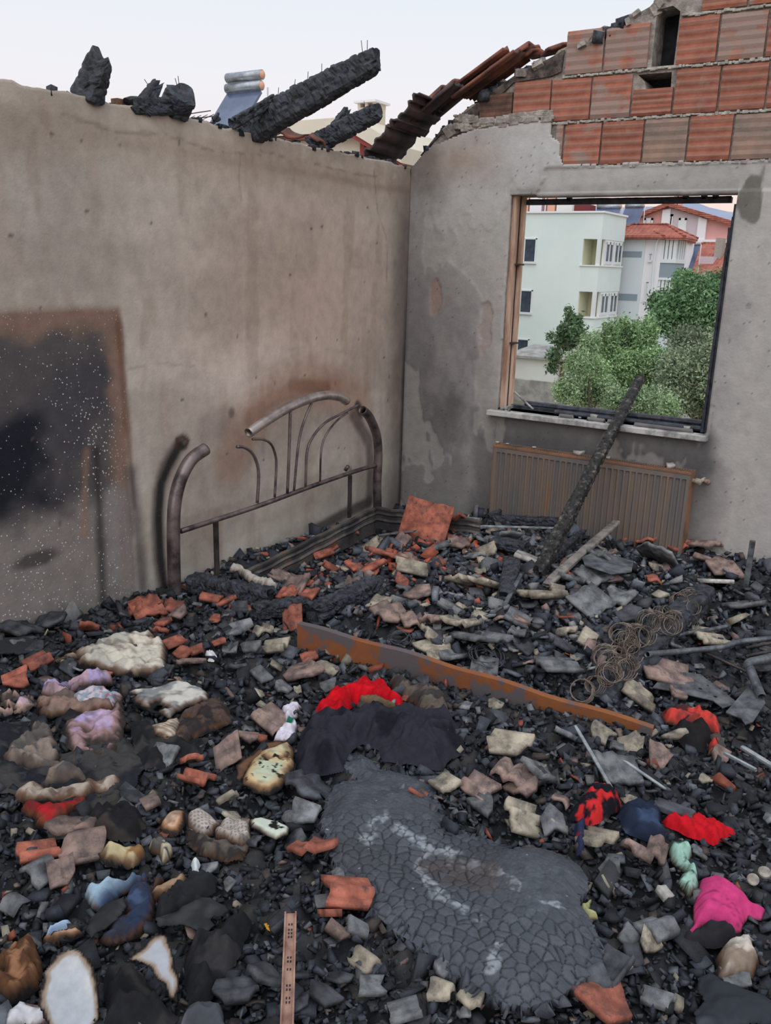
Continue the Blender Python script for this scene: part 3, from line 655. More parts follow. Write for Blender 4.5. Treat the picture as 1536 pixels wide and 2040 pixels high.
# ------------------------------------------------------------------ charred timbers
def beam_geo(p0, p1, w, h, seed, cell=.035, gap=.006, jag=.05, sag=0.0, roll=0.0, taper=1.0):
    p0 = np.array(p0, float); p1 = np.array(p1, float); Ln = np.linalg.norm(p1 - p0); T = (p1 - p0) / Ln
    up = np.array([0, 0, 1.]); Sd = np.cross(T, up); Sd /= np.linalg.norm(Sd) + 1e-9; Up = np.cross(Sd, T)
    ns = max(12, int(Ln / cell * 4)); k = 28
    a = np.arange(k) / k * 2 * math.pi + .01
    n_ = 5.0; ca_, sa_ = np.cos(a), np.sin(a)
    rad = 1 / (np.abs(ca_) ** n_ + np.abs(sa_) ** n_) ** (1 / n_)
    qx = ca_ * rad * w / 2; qz = sa_ * rad * h / 2
    per = np.cumsum(np.r_[0, np.hypot(np.diff(qx), np.diff(qz))])
    t = np.linspace(0, 1, ns)[:, None]; A = np.arange(k)[None]
    ja = jag * (vn(A * .22, A * 0, seed) - .3); jb = jag * (vn(A * .22, A * 0 + 9, seed) - .3)
    u = -ja + t * (Ln + ja + jb); v = np.broadcast_to(per[None], u.shape)
    f1, f2, ci = vor(u / cell + .3 * fbm(u / .1, v / .1, seed), v / (cell * 1.5), seed + 1)
    e = f2 - f1
    dsp = -gap * np.exp(-(e / .16) ** 2) + gap * .8 * (ci - .5) + .018 * w / .1 * fbm(u / .12, v / .1, seed + 3, 4)
    tt = 1 + (taper - 1) * t
    tt = tt * (1 - .35 * sm(.04, 0, t) * vn(A * .7, A * 0, seed + 8)) * (1 - .3 * sm(.95, 1, t) * vn(A * .35, A * 0, seed + 9))
    rr_ = np.hypot(qx, qz)[None]; f = tt * (1 + dsp / rr_)
    X_ = qx[None] * f; Z_ = qz[None] * f
    cr_, sr_ = math.cos(roll), math.sin(roll); X_, Z_ = X_ * cr_ - Z_ * sr_, X_ * sr_ + Z_ * cr_
    Q = p0 + T * u[..., None] + Sd * X_[..., None] + Up * Z_[..., None] - up * (sag * 4 * t * (1 - t))[..., None]
    V = Q.reshape(-1, 3); Fc = []
    idx = np.arange(ns * k).reshape(ns, k)
    Fq = np.stack([idx[:-1], np.roll(idx, -1, 1)[:-1], np.roll(idx, -1, 1)[1:], idx[1:]], -1).reshape(-1, 4)[:, ::-1]
    c0 = Q[0].mean(0) + T * .02; c1 = Q[-1].mean(0) - T * .02; nV = len(V); V = np.vstack([V, c0, c1])
    tri = [[idx[0, j], idx[0, (j + 1) % k], nV] for j in range(k)] + [[idx[-1, (j + 1) % k], idx[-1, j], nV + 1] for j in range(k)]
    return V, Fq.tolist() + tri
def beam(name, label, p0, p1, w, h, seed, cat='beam', mtl=None, parent=None, nails=(), group=None, **kw):
    V, Fc = beam_geo(p0, p1, w, h, seed, **kw); c0 = np.array(p0, float)
    o = mk(name, V - c0, Fc, mtl or M_char, parent); o.location = c0
    if label: tag(o, label, cat, group)
    T = np.array(p1, float) - c0
    for (t, dxn, ln) in nails:
        b = T * t; q = b + np.array([dxn * .3, 0, h / 2 + ln]); 
        tube('nail', [b + np.array([0, 0, h / 2 - .02]), q], .0016, M_steel_d, o, k=5)
    return o
rz_ = 2.41
beam('rafter', 'long charred rafter stump rising over the left wall, nails along its upper edge', (-.12, -1.50, 2.385), PY(752, 118, -1.44), .11, .165, 31,
     nails=((.30, .02, .035), (.42, .03, .03), (.52, .01, .03), (.62, 0, .03), (.9, -.03, .03), (.93, 0, .02)), jag=.03, taper=.66, cell=.034, gap=.010)
beam('charred_board', 'short charred board end lying against the base of the long rafter', PX(470, 243, .02), PX(545, 198, .10), .04, .05, 32, cat='board', jag=.05)
beam('rafter', 'shorter charred rafter stump over the left wall, nearest the corner', (-.12, -.90, 2.40), PY(752, 222, -.82), .09, .115, 33, nails=((.55, 0, .03), (.8, 0, .03)), jag=.03, taper=.8, cell=.030, gap=.009)
beam('charred_board', 'small charred lump perched beside the shorter rafter near the corner', PX(668, 250, .02), PX(690, 222, .04), .04, .05, 34, cat='board', jag=.04)
beam('rafter', 'charred rafter stub burnt to a point, leftmost on the left wall', PX(172, 200, -.04), PX(200, 118, .03), .09, .125, 35, jag=.06, nails=((.75, -.06, .02),), taper=.7)
beam('rafter', 'low charred stub with a peaked top between the leftmost stub and the rounded one', PX(258, 212, -.03), PX(332, 212, .0), .07, .075, 36, jag=.04)
beam('charred_board', 'upright charred splinter on the low stub, a nail beside it', PX(288, 212, -.01), PX(314, 166, .0), .05, .085, 37, cat='board', jag=.05, nails=((.5, -.12, .02),), taper=.5)
beam('rafter', 'rounded charred rafter stub left of the water heater, two nails above it', PX(345, 225, -.04), PX(364, 185, .03), .11, .125, 38, jag=.03, nails=((.6, -.06, .03), (.7, -.02, .03)))
beam('charred_board', 'tiny black lump on the wall top below the water heater', PX(425, 240, -.01), PX(436, 232, -.0), .025, .03, 39, cat='board', jag=.02)
beam('charred_board', 'black block on the wall top just before the long rafter', PX(462, 246, -.01), PX(480, 240, .0), .045, .05, 40, cat='board', jag=.02)
# roof batten remnant between: brown strip
tag(MB().box((-.10, -2.33, 2.395), (-.06, -2.02, 2.42)).build('roof_batten', M_wood_b), 'thin brown batten on the wall top between the stubs', 'batten')
# pole from the debris over the sill
b0 = P(1074, 1140, .03); sp_ = np.array([PY(1226, 858, -.045)[0], -.045, PY(1226, 858, -.045)[2] + .035])
pt = b0 + (sp_ - b0) * 1.0
k_ = 1.0
for k_ in np.linspace(1, 2, 200):
    q = b0 + (sp_ - b0) * k_; c_ = R @ (q - EYE)
    if CY + F * c_[1] / c_[2] < 757: break
beam('charred_pole', 'long charred pole leaning from the rubble over the radiator and out of the window', b0, b0 + (sp_ - b0) * k_, .074, .076, 41, cat='pole', mtl=M_pole, jag=.05, cell=.03, taper=.72)
beam('charred_beam', 'short charred stick lying against the lower end of the leaning pole', P(1098, 1118, .05), P(1160, 1062, .09), .045, .05, 42, jag=.03)
V, Fc = beam_geo(P(1088, 1165, .06), P(1228, 1040, .14) , .05, .022, 43, cell=.3, gap=.001, jag=.015)
tag(mk('plank', V, Fc, M_wood), 'bare grey plank propped beside the foot of the leaning pole', 'plank')
beam('charred_beam', 'charred beam end with deep square cracks by the left bedpost foot', P(378, 1160, .06), P(538, 1190, .055), .10, .095, 44, jag=.04, cell=.034, gap=.012)
beam('charred_beam', 'short charred log below the beam end, right of the brown batten', P(512, 1218, .05), P(604, 1204, .05), .08, .075, 45, jag=.04, cell=.03, gap=.010)
beam('charred_beam', 'thick charred log in the red tile shards above the rusty rail', P(628, 1218, .06), P(752, 1165, .065), .10, .09, 46, jag=.05, cell=.034, gap=.012)
beam('charred_beam', 'charred beam lying along the wall under the radiator', P(985, 1034, .05), P(1180, 1044, .06), .06, .055, 47, jag=.05)
beam('charred_beam', 'charred piece sticking up at the left end of the beam under the radiator', P(975, 1030, .04), P(1003, 1018, .06), .045, .045, 48, jag=.03)
beam('charred_beam', 'upright charred block between the tile pieces left of the pole foot', P(1008, 1190, .04), P(1020, 1122, .05), .085, .07, 49, jag=.03, gap=.01)
beam('charred_beam', 'flat charred wood block near the white strip, left of the pole', P(980, 1078, .06), P(1048, 1090, .06), .11, .06, 50, jag=.02, cell=.05)
V, Fc = beam_geo(P(366, 1168, .02), P(520, 1226, .01), .035, .03, 51, cell=.3, gap=.001, jag=.01)
tag(mk('batten', V, Fc, M_wood_b), 'brown wooden batten lying below the charred beam end by the bedpost', 'batten')
V, Fc = beam_geo(P(1308, 1600, .04), P(1378, 1626, .05), .045, .022, 52, cell=.3, gap=.001, jag=.01)
tag(mk('wood_offcut', V, Fc, TILE['dark']), 'small dark wooden offcut resting on the red striped cloth', 'offcut')

# ------------------------------------------------------------------ bed frame
HX = .15
def q4(x, y, dx=0.0): return PX(300 + x / 2.844, 740 + y / 2.844, HX + dx)
hb = empty('bed_headboard', (HX, -1.4, .2)); tag(hb, 'curved tubular steel headboard with broken pipes leaning at the left wall', 'headboard')
def hpart(o): o.location = -hb.location; return o
def hp(name, pts, r, k=10, hollow=False): return hpart(tube(name, pts, r, M_steel, hb, k=k, hollow=hollow))
lp = [q4(132, 1240), q4(132, 1100), q4(130, 880), q4(138, 740), q4(170, 610), q4(230, 500), q4(310, 440)]
lp[0][2] = .0; hp('post', lp, .031, 16, True)
rp_ = [q4(1285, 760), q4(1283, 640), q4(1290, 480), q4(1280, 360), q4(1240, 260), q4(1200, 218)]
rp_.insert(0, rp_[0] * np.array([1, 1, 0])); hp('post', rp_, .028, 16, True)
hp('top_arc', [q4(555, 348), q4(640, 290), q4(780, 205), q4(900, 155), q4(1000, 135), q4(1070, 145), q4(1110, 168)], .026, 16, True)
hp('rail', [q4(172, 905), q4(600, 765), q4(900, 655), q4(1160, 565), q4(1275, 533)], .013)
hb.children[-1].data.materials[0] = M_rail
for i, (pts, r) in enumerate([([(490, 427), (530, 430), (575, 462), (604, 525), (612, 600), (604, 745)], .0085), ([(578, 384), (640, 386), (682, 412), (706, 470), (712, 540), (703, 712)], .007),
              ([(792, 215), (785, 450), (775, 690)], .0085), ([(915, 170), (880, 255), (852, 340), (832, 460), (812, 680)], .007),
              ([(1178, 190), (1080, 240), (990, 290), (920, 370), (886, 460), (878, 655)], .0075), ([(1116, 235), (1060, 275), (1000, 350), (968, 440), (960, 625)], .006)]):
    hp('spindle', [q4(*p_) for p_ in pts], r)
for (x, y0, y1) in ((369, 850, 1135), (1130, 590, 800)):
    a = q4(x, y0); b = q4(x, y1); hpart(MB().box((a[0] - .006, a[1] - .015, b[2] - .03), (a[0] + .006, a[1] + .015, a[2])).build('leg', M_steel_d, hb, bevel=.002))
a = q4(1127, 545); hp('knob', [a + np.array([-.03, 0, -.02]), a + np.array([-.01, 0, .008])], .012)
# folded sheet-metal box of the bed base: left side and head side meet in a corner
bt = empty('bed_base_trim', (.2, -.6, .1)); tag(bt, 'ribbed sheet-metal edge of the bed base below the headboard, bent round its far corner', 'bed base')
def trim(a, b, hgt, nm):
    a = np.array(a); b = np.array(b); T = b - a; T2 = T / np.linalg.norm(T[:2]); N_ = np.array([T2[1], -T2[0], 0]) ; N_ /= np.linalg.norm(N_)
    prof = [(-.012, -.018), (-.012, 0), (.014, .0), (.014, -.012), (.004, -.014), (.004, -.03), (.012, -.04), (.004, -.052), (.004, -.07), (.012, -.082), (.004, -.094), (.004, -hgt), (0.0, -hgt), (0.0, -.02)]
    n = 24; V = []; k = len(prof)
    for i in range(n):
        c0 = a + T * i / (n - 1); c0 = c0 + np.array([0, 0, .003 * math.sin(i * 1.3)])
        for (u, v) in prof: V.append(c0 + N_ * u + np.array([0, 0, v]))
    Fc = [[i * k + j, i * k + (j + 1) % k, (i + 1) * k + (j + 1) % k, (i + 1) * k + j] for i in range(n - 1) for j in range(k)]
    Fc += [list(range(k)), list(range((n - 1) * k, n * k))[::-1]]
    o = mk(nm, V, Fc, mat('heat_blued_sheet_steel', s(76, 74, 76), s(122, 116, 112), c3=s(150, 96, 60), scale=5, rough=.5, metal=.5, bump=.2, lo=.4, hi=.56), bt); o.location = -bt.location; return fixn(o)
ca0 = PX(486, 1140, .20); ca1 = PX(748, 1010, .20); z_ = (ca0[2] + ca1[2]) / 2
trim((.20, ca0[1], ca0[2]), (.20, ca1[1], ca1[2]), .17, 'side_panel')
cb1 = PY(958, 1036, ca1[1]); trim((.20, ca1[1], ca1[2]), (cb1[0], ca1[1], cb1[2]), .14, 'head_panel')
# rusty side rail
ra = PZ(592, 1243, .335); rb_ = PZ(1302, 1447, .245)
rl = empty('bed_side_rail', tuple(ra)); tag(rl, 'rust-orange steel bed side rail lying across the rubble', 'bed rail')
n = 60; V = []; Tn = (rb_ - ra); Sd = np.array([-Tn[1], Tn[0], 0]); Sd /= np.linalg.norm(Sd)
for i in range(n):
    t = i / (n - 1); c0 = Tn * t; hh = .135 * (1 - .8 * sm(.62, 1.0, t)) ; bow = .012 * math.sin(t * 5)
    for (u, v) in ((0, 0), (.030, .0), (.030, -.012), (.003, -.004), (.003, -hh), (0, -hh)): V.append(c0 + Sd * (u + bow) + np.array([0, 0, v + .004 * math.sin(t * 23)]))
Fc = [[i * 6 + j, i * 6 + (j + 1) % 6, (i + 1) * 6 + (j + 1) % 6, (i + 1) * 6 + j] for i in range(n - 1) for j in range(6)] + [list(range(6)), list(range((n - 1) * 6, n * 6))[::-1]]
fixn(mk('rail_plate', V, Fc, M_rust, rl))
# burnt mattress springs at the foot end
ms = empty('burnt_mattress', tuple(P(1280, 1290))); tag(ms, 'row of burnt-out mattress springs along the foot of the bed', 'mattress')
def coil(r0, turns, hgt, wr, r1=None, seg=12, k=4):
    t = np.linspace(0, 1, turns * seg); a = t * turns * 2 * math.pi; rr = r0 + ((r1 or r0) - r0) * t
    return tube_geo(np.stack([np.cos(a) * rr, np.sin(a) * rr, t * hgt], -1), wr, k)
V, Fc = coil(.042, 4, .11, .0022, .034); M_wire = mat('burnt_spring_wire', s(70, 60, 54), s(140, 126, 114), scale=20, rough=.5, metal=.4)
spm = np_mesh('spring', V, Fc, M_wire, None, True); rr = random.Random(4)
ra_, rb2 = P(1165, 1392, .0), P(1385, 1175, .05)
for i in range(38):
    t = (i + .5) / 38; q = ra_ * (1 - t) + rb2 * t + np.array([rr.uniform(-.03, .05), rr.uniform(-.02, .02), 0])
    if .42 < t < .5: continue
    q[2] = float(hat(q[0], q[1])) + .015 + .03 * rr.random()
    o = link(bpy.data.objects.new('spring', spm), ms); o.location = Vector(q) - ms.location
    o.rotation_euler = (rr.uniform(-.3, .3) + 1.25, rr.uniform(-.35, .35), rr.uniform(-.5, .5) + .5); k = rr.uniform(.8, 1.2); o.scale = (k, k, k * rr.uniform(.6, 1.0))
for (t0, t1, sd) in ((.0, .5, 61), (.5, 1.0, 62)):
    a = ra_ + (rb2 - ra_) * t0; b = ra_ + (rb2 - ra_) * t1; a = a + np.array([.04, 0, -.01]); b = b + np.array([.04, 0, -.01])
    V, Fc = beam_geo(a, b, .12, .10, sd, cell=.05, jag=.05); o = mk('charred_filling', V, Fc, M_char, ms); o.location = -ms.location
M_wirec = mat('sooty_wire', s(50, 52, 58), s(100, 102, 108), scale=20, rough=.5, metal=.4)
def wirecoil(px, py, r, lab, sd, flatn=.5):
    q = P(px, py, .02); rr = random.Random(sd); pts = []
    for i in range(90):
        a = i * .34; k = r * (1 + .25 * math.sin(i * .21 + sd)); pts.append((math.cos(a) * k + rr.uniform(-.002, .002), math.sin(a) * k * flatn * 1.4, .012 + .012 * math.sin(i * .5) + .0003 * i))
    V, Fc = tube_geo(np.array(pts), .0022, 5); o = mk('wire_coil', V, Fc, M_wirec, None, None, True); o.location = q; o.rotation_euler = (.25, -.1, sd); tag(o, lab, 'wire')
wirecoil(795, 1280, .045, 'loose coil of thin grey wire nearest the rusty rail', 1); wirecoil(965, 1318, .07, 'wider tangle of grey wire right of the middle of the bed', 2, .6)

# ------------------------------------------------------------------ pipes and sheets at the right
def W4(x, y, l=0.02): return P(740 + x * .5182, 980 + y * .5182, l)
def thing_tube(name, label, cat, pts, r, mt, k=10, hollow=False, n=8):
    V, Fc = tube_geo(spline(pts, n) if len(pts) > 2 else np.array(pts), r, k, hollow); c0 = np.array(pts[0]); o = mk(name, V - c0, Fc, mt, None, None, True); o.location = c0; return tag(o, label, cat)
thing_tube('bent_pipe', 'long bent grey steel pipe reaching in from the right edge', 'pipe', [W4(1060, 625, .05), W4(1200, 612, .06), W4(1340, 598, .07), W4(1430, 575, .07), W4(1640, 555, .07)], .013, M_alu, 12, True)
thing_tube('pipe_loop', 'hooked grey tube just above the long bent pipe', 'pipe', [W4(1190, 600, .05), W4(1155, 585, .05), W4(1160, 560, .05), W4(1200, 545, .05), W4(1300, 530, .05), W4(1370, 515, .05)], .010, M_alu, 10)
thing_tube('bent_pipe', 'elbow of grey steel pipe at the right edge with an open end', 'pipe', [W4(1640, 610, .13), W4(1500, 645, .13), W4(1450, 660, .12), W4(1460, 690, .10), W4(1500, 790, .07)], .018, M_alu, 14, True, 6)
thing_tube('thin_rod', 'thin dark rod running to the pipe elbow', 'rod', [W4(1275, 615, .05), W4(1440, 690, .05)], .006, M_steel_d, 6)
for i, yy_ in enumerate((600, 632, 655)):
    thing_tube('thin_rod', ['dark rod right above the pipe elbow, uppermost of three', 'dark rod above the pipe elbow, middle of three', 'dark rod above the pipe elbow, lowest of three'][i], 'rod', [W4(1440, yy_, .06), W4(1640, yy_ - 40, .08)], .008, M_steel_d, 8)
a = P(1486, 1168, .0); b = PY(1496, 1076, a[1])
fixn(tag(MB().box((a[0] - .014, a[1] - .01, a[2] - .02), (a[0] + .014, a[1] + .004, b[2])).build('metal_post', M_alu, bevel=.002), 'upright flat grey metal strip before the back wall at the right', 'metal strip'))
def plate(name, label, cat, pix, lift, mt, thick=.004, holes=(), curl=0.0, sd=0):
    Q = [P(x, y, lift) for x, y in pix]; c0 = sum(Q) / len(Q)
    vs = [[Vector((q[0] - c0[0], q[1] - c0[1], 0)) for q in Q]]; hs = []
    for (x, y, r) in holes:
        h_ = P(x, y, lift) - c0; vs.append([Vector((h_[0] + r * math.cos(a_), h_[1] + r * math.sin(a_), 0)) for a_ in np.arange(8) * -math.pi / 4])
    tri = tessellate_polygon(vs); flat = [v for l in vs for v in l]; zq = [q[2] - c0[2] for q in Q]
    A = np.array([[v.x, v.y, 1] for v in vs[0]]); co, *_ = np.linalg.lstsq(A, np.array(zq), rcond=None)
    V = [(v.x, v.y, co[0] * v.x + co[1] * v.y + co[2]) for v in flat]
    o = mk(name, V, [list(t) for t in tri], mt); o.location = c0; fixn(o)
    m_ = o.modifiers.new('t', 'SOLIDIFY'); m_.thickness = thick; m_.offset = 0
    return tag(o, label, cat)
plate('perforated_plate', 'bluish grey metal plate with holes, right of the springs', 'metal plate', [(1330, 1335), (1395, 1345), (1470, 1400), (1440, 1412), (1420, 1395), (1340, 1378), (1300, 1370)], .035, M_alu, holes=[(1362, 1362, .008), (1395, 1372, .008), (1425, 1388, .008), (1350, 1350, .006), (1410, 1366, .006)])
plate('metal_cover', 'folded grey metal cover at the right under the pipe elbow', 'metal plate', [(1446, 1418), (1490, 1370), (1520, 1385), (1525, 1400), (1500, 1440), (1485, 1444), (1476, 1432)], .06, M_alu)
plate('corrugated_plate', 'pale grey ribbed sheet right of the plank', 'metal plate', [(1160, 1108), (1190, 1098), (1262, 1118), (1258, 1140), (1218, 1144), (1165, 1128)], .09, M_alu)
# pale strips by the back wall
def strip(name, lab, pa, pb, la, lb, w, mt, cat='metal strip', th=.012):
    a = P(*pa, la); b = P(*pb, lb); V, Fc = beam_geo(a, b, w, th, 5, cell=.5, gap=.0, jag=.004)
    c0 = a; o = mk(name, V - c0, Fc, mt); o.location = c0; return tag(o, lab, cat)
strip('metal_strip', 'silvery strip from the bed corner towards the radiator', (790, 1021), (958, 1034), .06, .06, .03, M_zinc)
strip('metal_strip', 'short silvery strip left of the upright red tile', (757, 1066), (828, 1058), .07, .07, .025, M_zinc)
strip('metal_strip', 'long silvery strip lying below the beam under the radiator', (955, 1048), (1112, 1052), .07, .06, .022, M_zinc)
strip('metal_strip', 'narrow grey metal bar pointing up at the charred pole foot', (1003, 1210), (1038, 1145), .05, .08, .02, M_alu)
strip('glass_sliver', 'longest pale shiny sliver between the cream shards', (1146, 1446), (1224, 1580), .06, .06, .012, M_zinc, 'sliver', .006)
strip('glass_sliver', 'pale shiny sliver right of the longest one, pointing at the red striped cloth', (1218, 1498), (1326, 1572), .05, .05, .010, M_zinc, 'sliver', .006)
strip('metal_strip', 'thin bright strip right of the melted orange bag', (1442, 1500), (1506, 1534), .05, .04, .010, M_zinc)
strip('metal_strip', 'bluish metal strip at the right edge beside the thin bright one', (1478, 1488), (1545, 1530), .05, .04, .02, M_zinc)
# perforated wood lath in the foreground
a = P(579, 1822, .12); b = P(571, 2060, .10)
pfo = empty('slotted_lath', tuple(a)); tag(pfo, 'pinkish slotted lath standing out of the rubble at the bottom', 'lath')
Tn = b - a; Ln = np.linalg.norm(Tn); Tn = Tn / Ln; Sd = np.cross(Tn, (0, 0, 1)); Sd /= np.linalg.norm(Sd); Nn = np.cross(Sd, Tn)
M3 = Matrix(((Sd[0], Tn[0], Nn[0], 0), (Sd[1], Tn[1], Nn[1], 0), (Sd[2], Tn[2], Nn[2], 0), (0, 0, 0, 1)))
M_lath = mat('pinkish_lath', s(128, 92, 80), s(172, 136, 120), scale=20, rough=.8, bump=.3, bscale=80)
MB().box((-.011, 0, -.004), (.011, Ln, .004), M3).build('strip', M_lath, pfo)
MB().box((-.0135, 0, -.006), (-.010, Ln, .010), M3).build('edge_lip', M_lath, pfo); MB().box((.010, 0, -.006), (.0135, Ln, .010), M3).build('edge_lip', M_lath, pfo)
slm = MB()
for y0 in (.03, .045, .055, .065, .12, .13, .15, .19, .20, .22, .23):
    y0 = y0 * Ln / .3
    for xx in (-.005, .001): slm.box((xx, y0, .0042), (xx + .003, y0 + .005, .0050), M3)
slm.build('slot', M_recess, pfo)

# ------------------------------------------------------------------ radiator
M_rad = mat('rusted_radiator', s(112, 108, 106), s(130, 114, 102), c3=s(150, 102, 72), scale=4.5, stretch=(2.4, 1, .35), rough=.7, metal=.2, bump=.2, lo=.42, hi=.60)
M_rad2 = mat('radiator_edge_rust', s(108, 84, 70), s(150, 106, 80), scale=7, rough=.8, metal=.1, bump=.3)
yf, yb = -.14, -.035
q = PY(984, 884, yf); q2 = PY(1376, 946, yf); rx0, rx1, rz1 = q[0], q2[0] + .0, (q[2] + q2[2]) / 2 ; rz0 = rz1 - .60
rd = empty('radiator', ((rx0 + rx1) / 2, -.09, rz0)); tag(rd, 'rusty corrugated panel radiator on the back wall under the window', 'radiator')
def rpart(o): o.location = -rd.location; return o
nc = 33; xs = []; ysr = []; wv = (rx1 - rx0 - .03) / nc
for i in range(nc):
    for (u, v) in ((0, 0), (.12, 0), (.3, .011), (.7, .011), (.88, 0)): xs.append(rx0 + .015 + (i + u) * wv); ysr.append(yf + v)
xs = [rx0] + xs + [rx1]; ysr = [yf] + ysr + [yf]
V = []; zl = [rz0, rz0 + .03, rz0 + .035, rz1 - .045, rz1 - .04, rz1]
for z in zl:
    for x, y in zip(xs, ysr): V.append((x, yf if z in (zl[0], zl[1], zl[4], zl[5]) else y, z))
k = len(xs); Fc = [[j * k + i, j * k + i + 1, (j + 1) * k + i + 1, (j + 1) * k + i] for j in range(5) for i in range(k - 1)]
rpart(mk('front_panel', V, Fc, M_rad, rd))
rpart(MB().box((rx0, yb - .012, rz0), (rx1, yb, rz1)).build('back_panel', M_rad, rd))
for x in (rx0 - .004, rx1): rpart(MB().box((x, yf - .002, rz0), (x + .004, yb, rz1 + .002)).build('side_panel', M_rad2, rd))
rpart(MB().box((rx0, yf - .003, rz1 - .012), (rx1, yf + .012, rz1 + .003)).build('top_edge', M_rad2, rd, bevel=.002))
g = MB(); x = rx0 + .01
while x < rx1 - .01: g.box((x, yf + .012, rz1 - .008), (x + .006, yb - .012, rz1)); x += .014
g.box((rx0, yf + .045, rz1 - .008), (rx1, yf + .052, rz1 + .001)); rpart(g.build('top_grille', M_rad2, rd))
rpart(tube('pipe', [(rx1, -.09, rz1 - .05), (rx1 + .04, -.09, rz1 - .05), (rx1 + .05, -.02, rz1 - .05), (rx1 + .05, 0.0, rz1 - .05)], .011, TILE['tan'], rd))
rpart(tube('valve', [(rx1 + .02, -.09, rz1 - .05), (rx1 + .05, -.10, rz1 - .052)], .018, TILE['tan'], rd, k=12))
rpart(tube('valve', [(rx1 + .06, -.03, rz1 - .055), (rx1 + .085, -.05, rz1 - .06)], .016, TILE['pinkish'], rd, k=12))
rpart(MB().box((rx0 + .02, yb, rz0 + .1), (rx0 + .05, 0, rz0 + .5)).build('bracket', M_rad2, rd)); rpart(MB().box((rx1 - .05, yb, rz0 + .1), (rx1 - .02, 0, rz0 + .5)).build('bracket', M_rad2, rd))
# ------------------------------------------------------------------ roof tile pieces
def prof(u):                                        # interlocking tile, seen across: rolls and flats, u in metres
    u = np.mod(u, .24)
    return .020 * (sm(.0, .018, u) - sm(.034, .05, u)) + .010 * (sm(.10, .112, u) - sm(.135, .147, u)) + .018 * (sm(.20, .212, u) - sm(.222, .236, u))
def shard(seed, W, L, u0=None, jag=.25, thick=.012, flat=1.0, nx=9, ny=4):
    r = np.random.default_rng(seed); u0 = r.uniform(0, .24) if u0 is None else u0
    us = np.linspace(0, W, nx); J = 1.0 if jag > .15 else .3; m1, m2 = r.uniform(.3, .7, 2)
    def edge_(mm, sg):
        v0, v1, v2 = r.uniform(-.22, .22, 3) * J
        if r.random() < .45 * (J > .5): v0 += .35
        if r.random() < .3 * (J > .5): v2 += .35
        return sg * np.interp(us / W, [0, mm, 1], [v0, v1 * .6, v2]) * L
    ja = edge_(m1, 1); jb = edge_(m2, -1); ja += r.uniform(-.012, .012, nx) * L; jb += r.uniform(-.012, .012, nx) * L; sk = r.uniform(-.15, .15) * J
    top = []; 
    for j in range(ny):
        t = j / (ny - 1); y = (-L / 2 + ja) * (1 - t) + (L / 2 + jb) * t; y = np.clip(y, -L * .75, L * .75)
        x = us - W / 2 + sk * W * (t - .5)
        top.append(np.stack([x, y, prof(us + u0) * flat * (.75 if jag > .15 else 1) + 0 * y], -1))
    T = np.concatenate(top); Bm = T.copy(); Bm[:, 2] -= thick; n = len(T); V = np.concatenate([T, Bm]); Fc = []
    for j in range(ny - 1):
        for i in range(nx - 1):
            a = j * nx + i; Fc.append([a, a + 1, a + nx + 1, a + nx]); Fc.append([a + n, a + nx + n, a + nx + 1 + n, a + 1 + n])
    ed = [(i + 1, i) for i in range(nx - 1)] + [((ny - 1) * nx + i, (ny - 1) * nx + i + 1) for i in range(nx - 1)] + [(j * nx, (j + 1) * nx) for j in range(ny - 1)] + [((j + 1) * nx + nx - 1, j * nx + nx - 1) for j in range(ny - 1)]
    Fc += [[a, b, b + n, a + n] for a, b in ed]
    V[:, 2] += thick / 2
    return V, np.array(Fc)
def put(mesh, name, mtl, loc, rot, sc=1.0):
    o = bpy.data.objects.new(name, mesh); COL.objects.link(o); o.location = loc; o.rotation_euler = rot; o.scale = (sc, sc, sc)
    o.material_slots[0].link = 'OBJECT'; o.material_slots[0].material = mtl; return o
LM = [(150, 1120, 'soot-dark patch of the left wall'), (345, 1100, 'left bedpost'), (450, 1170, 'charred beam end by the bedpost'), (690, 1200, 'thick charred log'), (600, 1060, 'ribbed bed base edge'),
      (870, 1030, 'silvery strip from the bed corner'), (1060, 1160, 'foot of the leaning pole'), (1165, 1095, 'grey plank'), (1215, 1122, 'pale grey ribbed sheet'), (1300, 1010, 'radiator'),
      (1490, 1120, 'upright metal strip'), (795, 1280, 'small wire coil'), (965, 1318, 'larger wire tangle'), (760, 1300, 'upper half of the rusty rail'), (1000, 1375, 'middle of the rusty rail'), (1230, 1430, 'thin end of the rusty rail'),
      (1170, 1380, 'near end of the spring row'), (1340, 1210, 'far end of the spring row'), (1420, 1280, 'long bent pipe'), (1400, 1370, 'perforated plate'), (230, 1300, 'folded cream cloth'), (150, 1410, 'lilac bedding'),
      (350, 1420, 'burnt white paper fold'), (575, 1440, 'white and lilac cloth'), (710, 1395, 'bright red cloth'), (530, 1540, 'burnt pale green book'), (860, 1385, 'khaki cloth'), (770, 1480, 'black heap of clothes'),
      (700, 1560, 'top of the cracked slab'), (900, 1760, 'middle of the cracked slab'), (1100, 1950, 'lower end of the cracked slab'), (1185, 1610, 'red and black cloth'), (1390, 1650, 'red striped cloth'),
      (1375, 1450, 'melted orange bag'), (1185, 1500, 'longest pale sliver'), (1365, 1720, 'pale green scraps'), (1450, 1800, 'pink cloth'), (1470, 1910, 'scorched cream lump'), (115, 1620, 'dull red cloth'),
      (430, 1650, 'checked slipper'), (250, 1810, 'blue jeans'), (400, 1810, 'black charred sheet'), (130, 1960, 'white burnt shell at the lower left'), (310, 1930, 'standing white burnt board'), (575, 1930, 'slotted lath')]
CN = {'terracotta': ('orange-red', 'roof tile'), 'grey': ('ash-grey', 'roof tile'), 'dark': ('soot-dark', 'roof tile'), 'tan': ('cream-tan', 'roof tile'), 'pinkish': ('dusty brown-pink', 'roof tile'), 'white': ('off-white', 'plaster')}
usedlab = {}
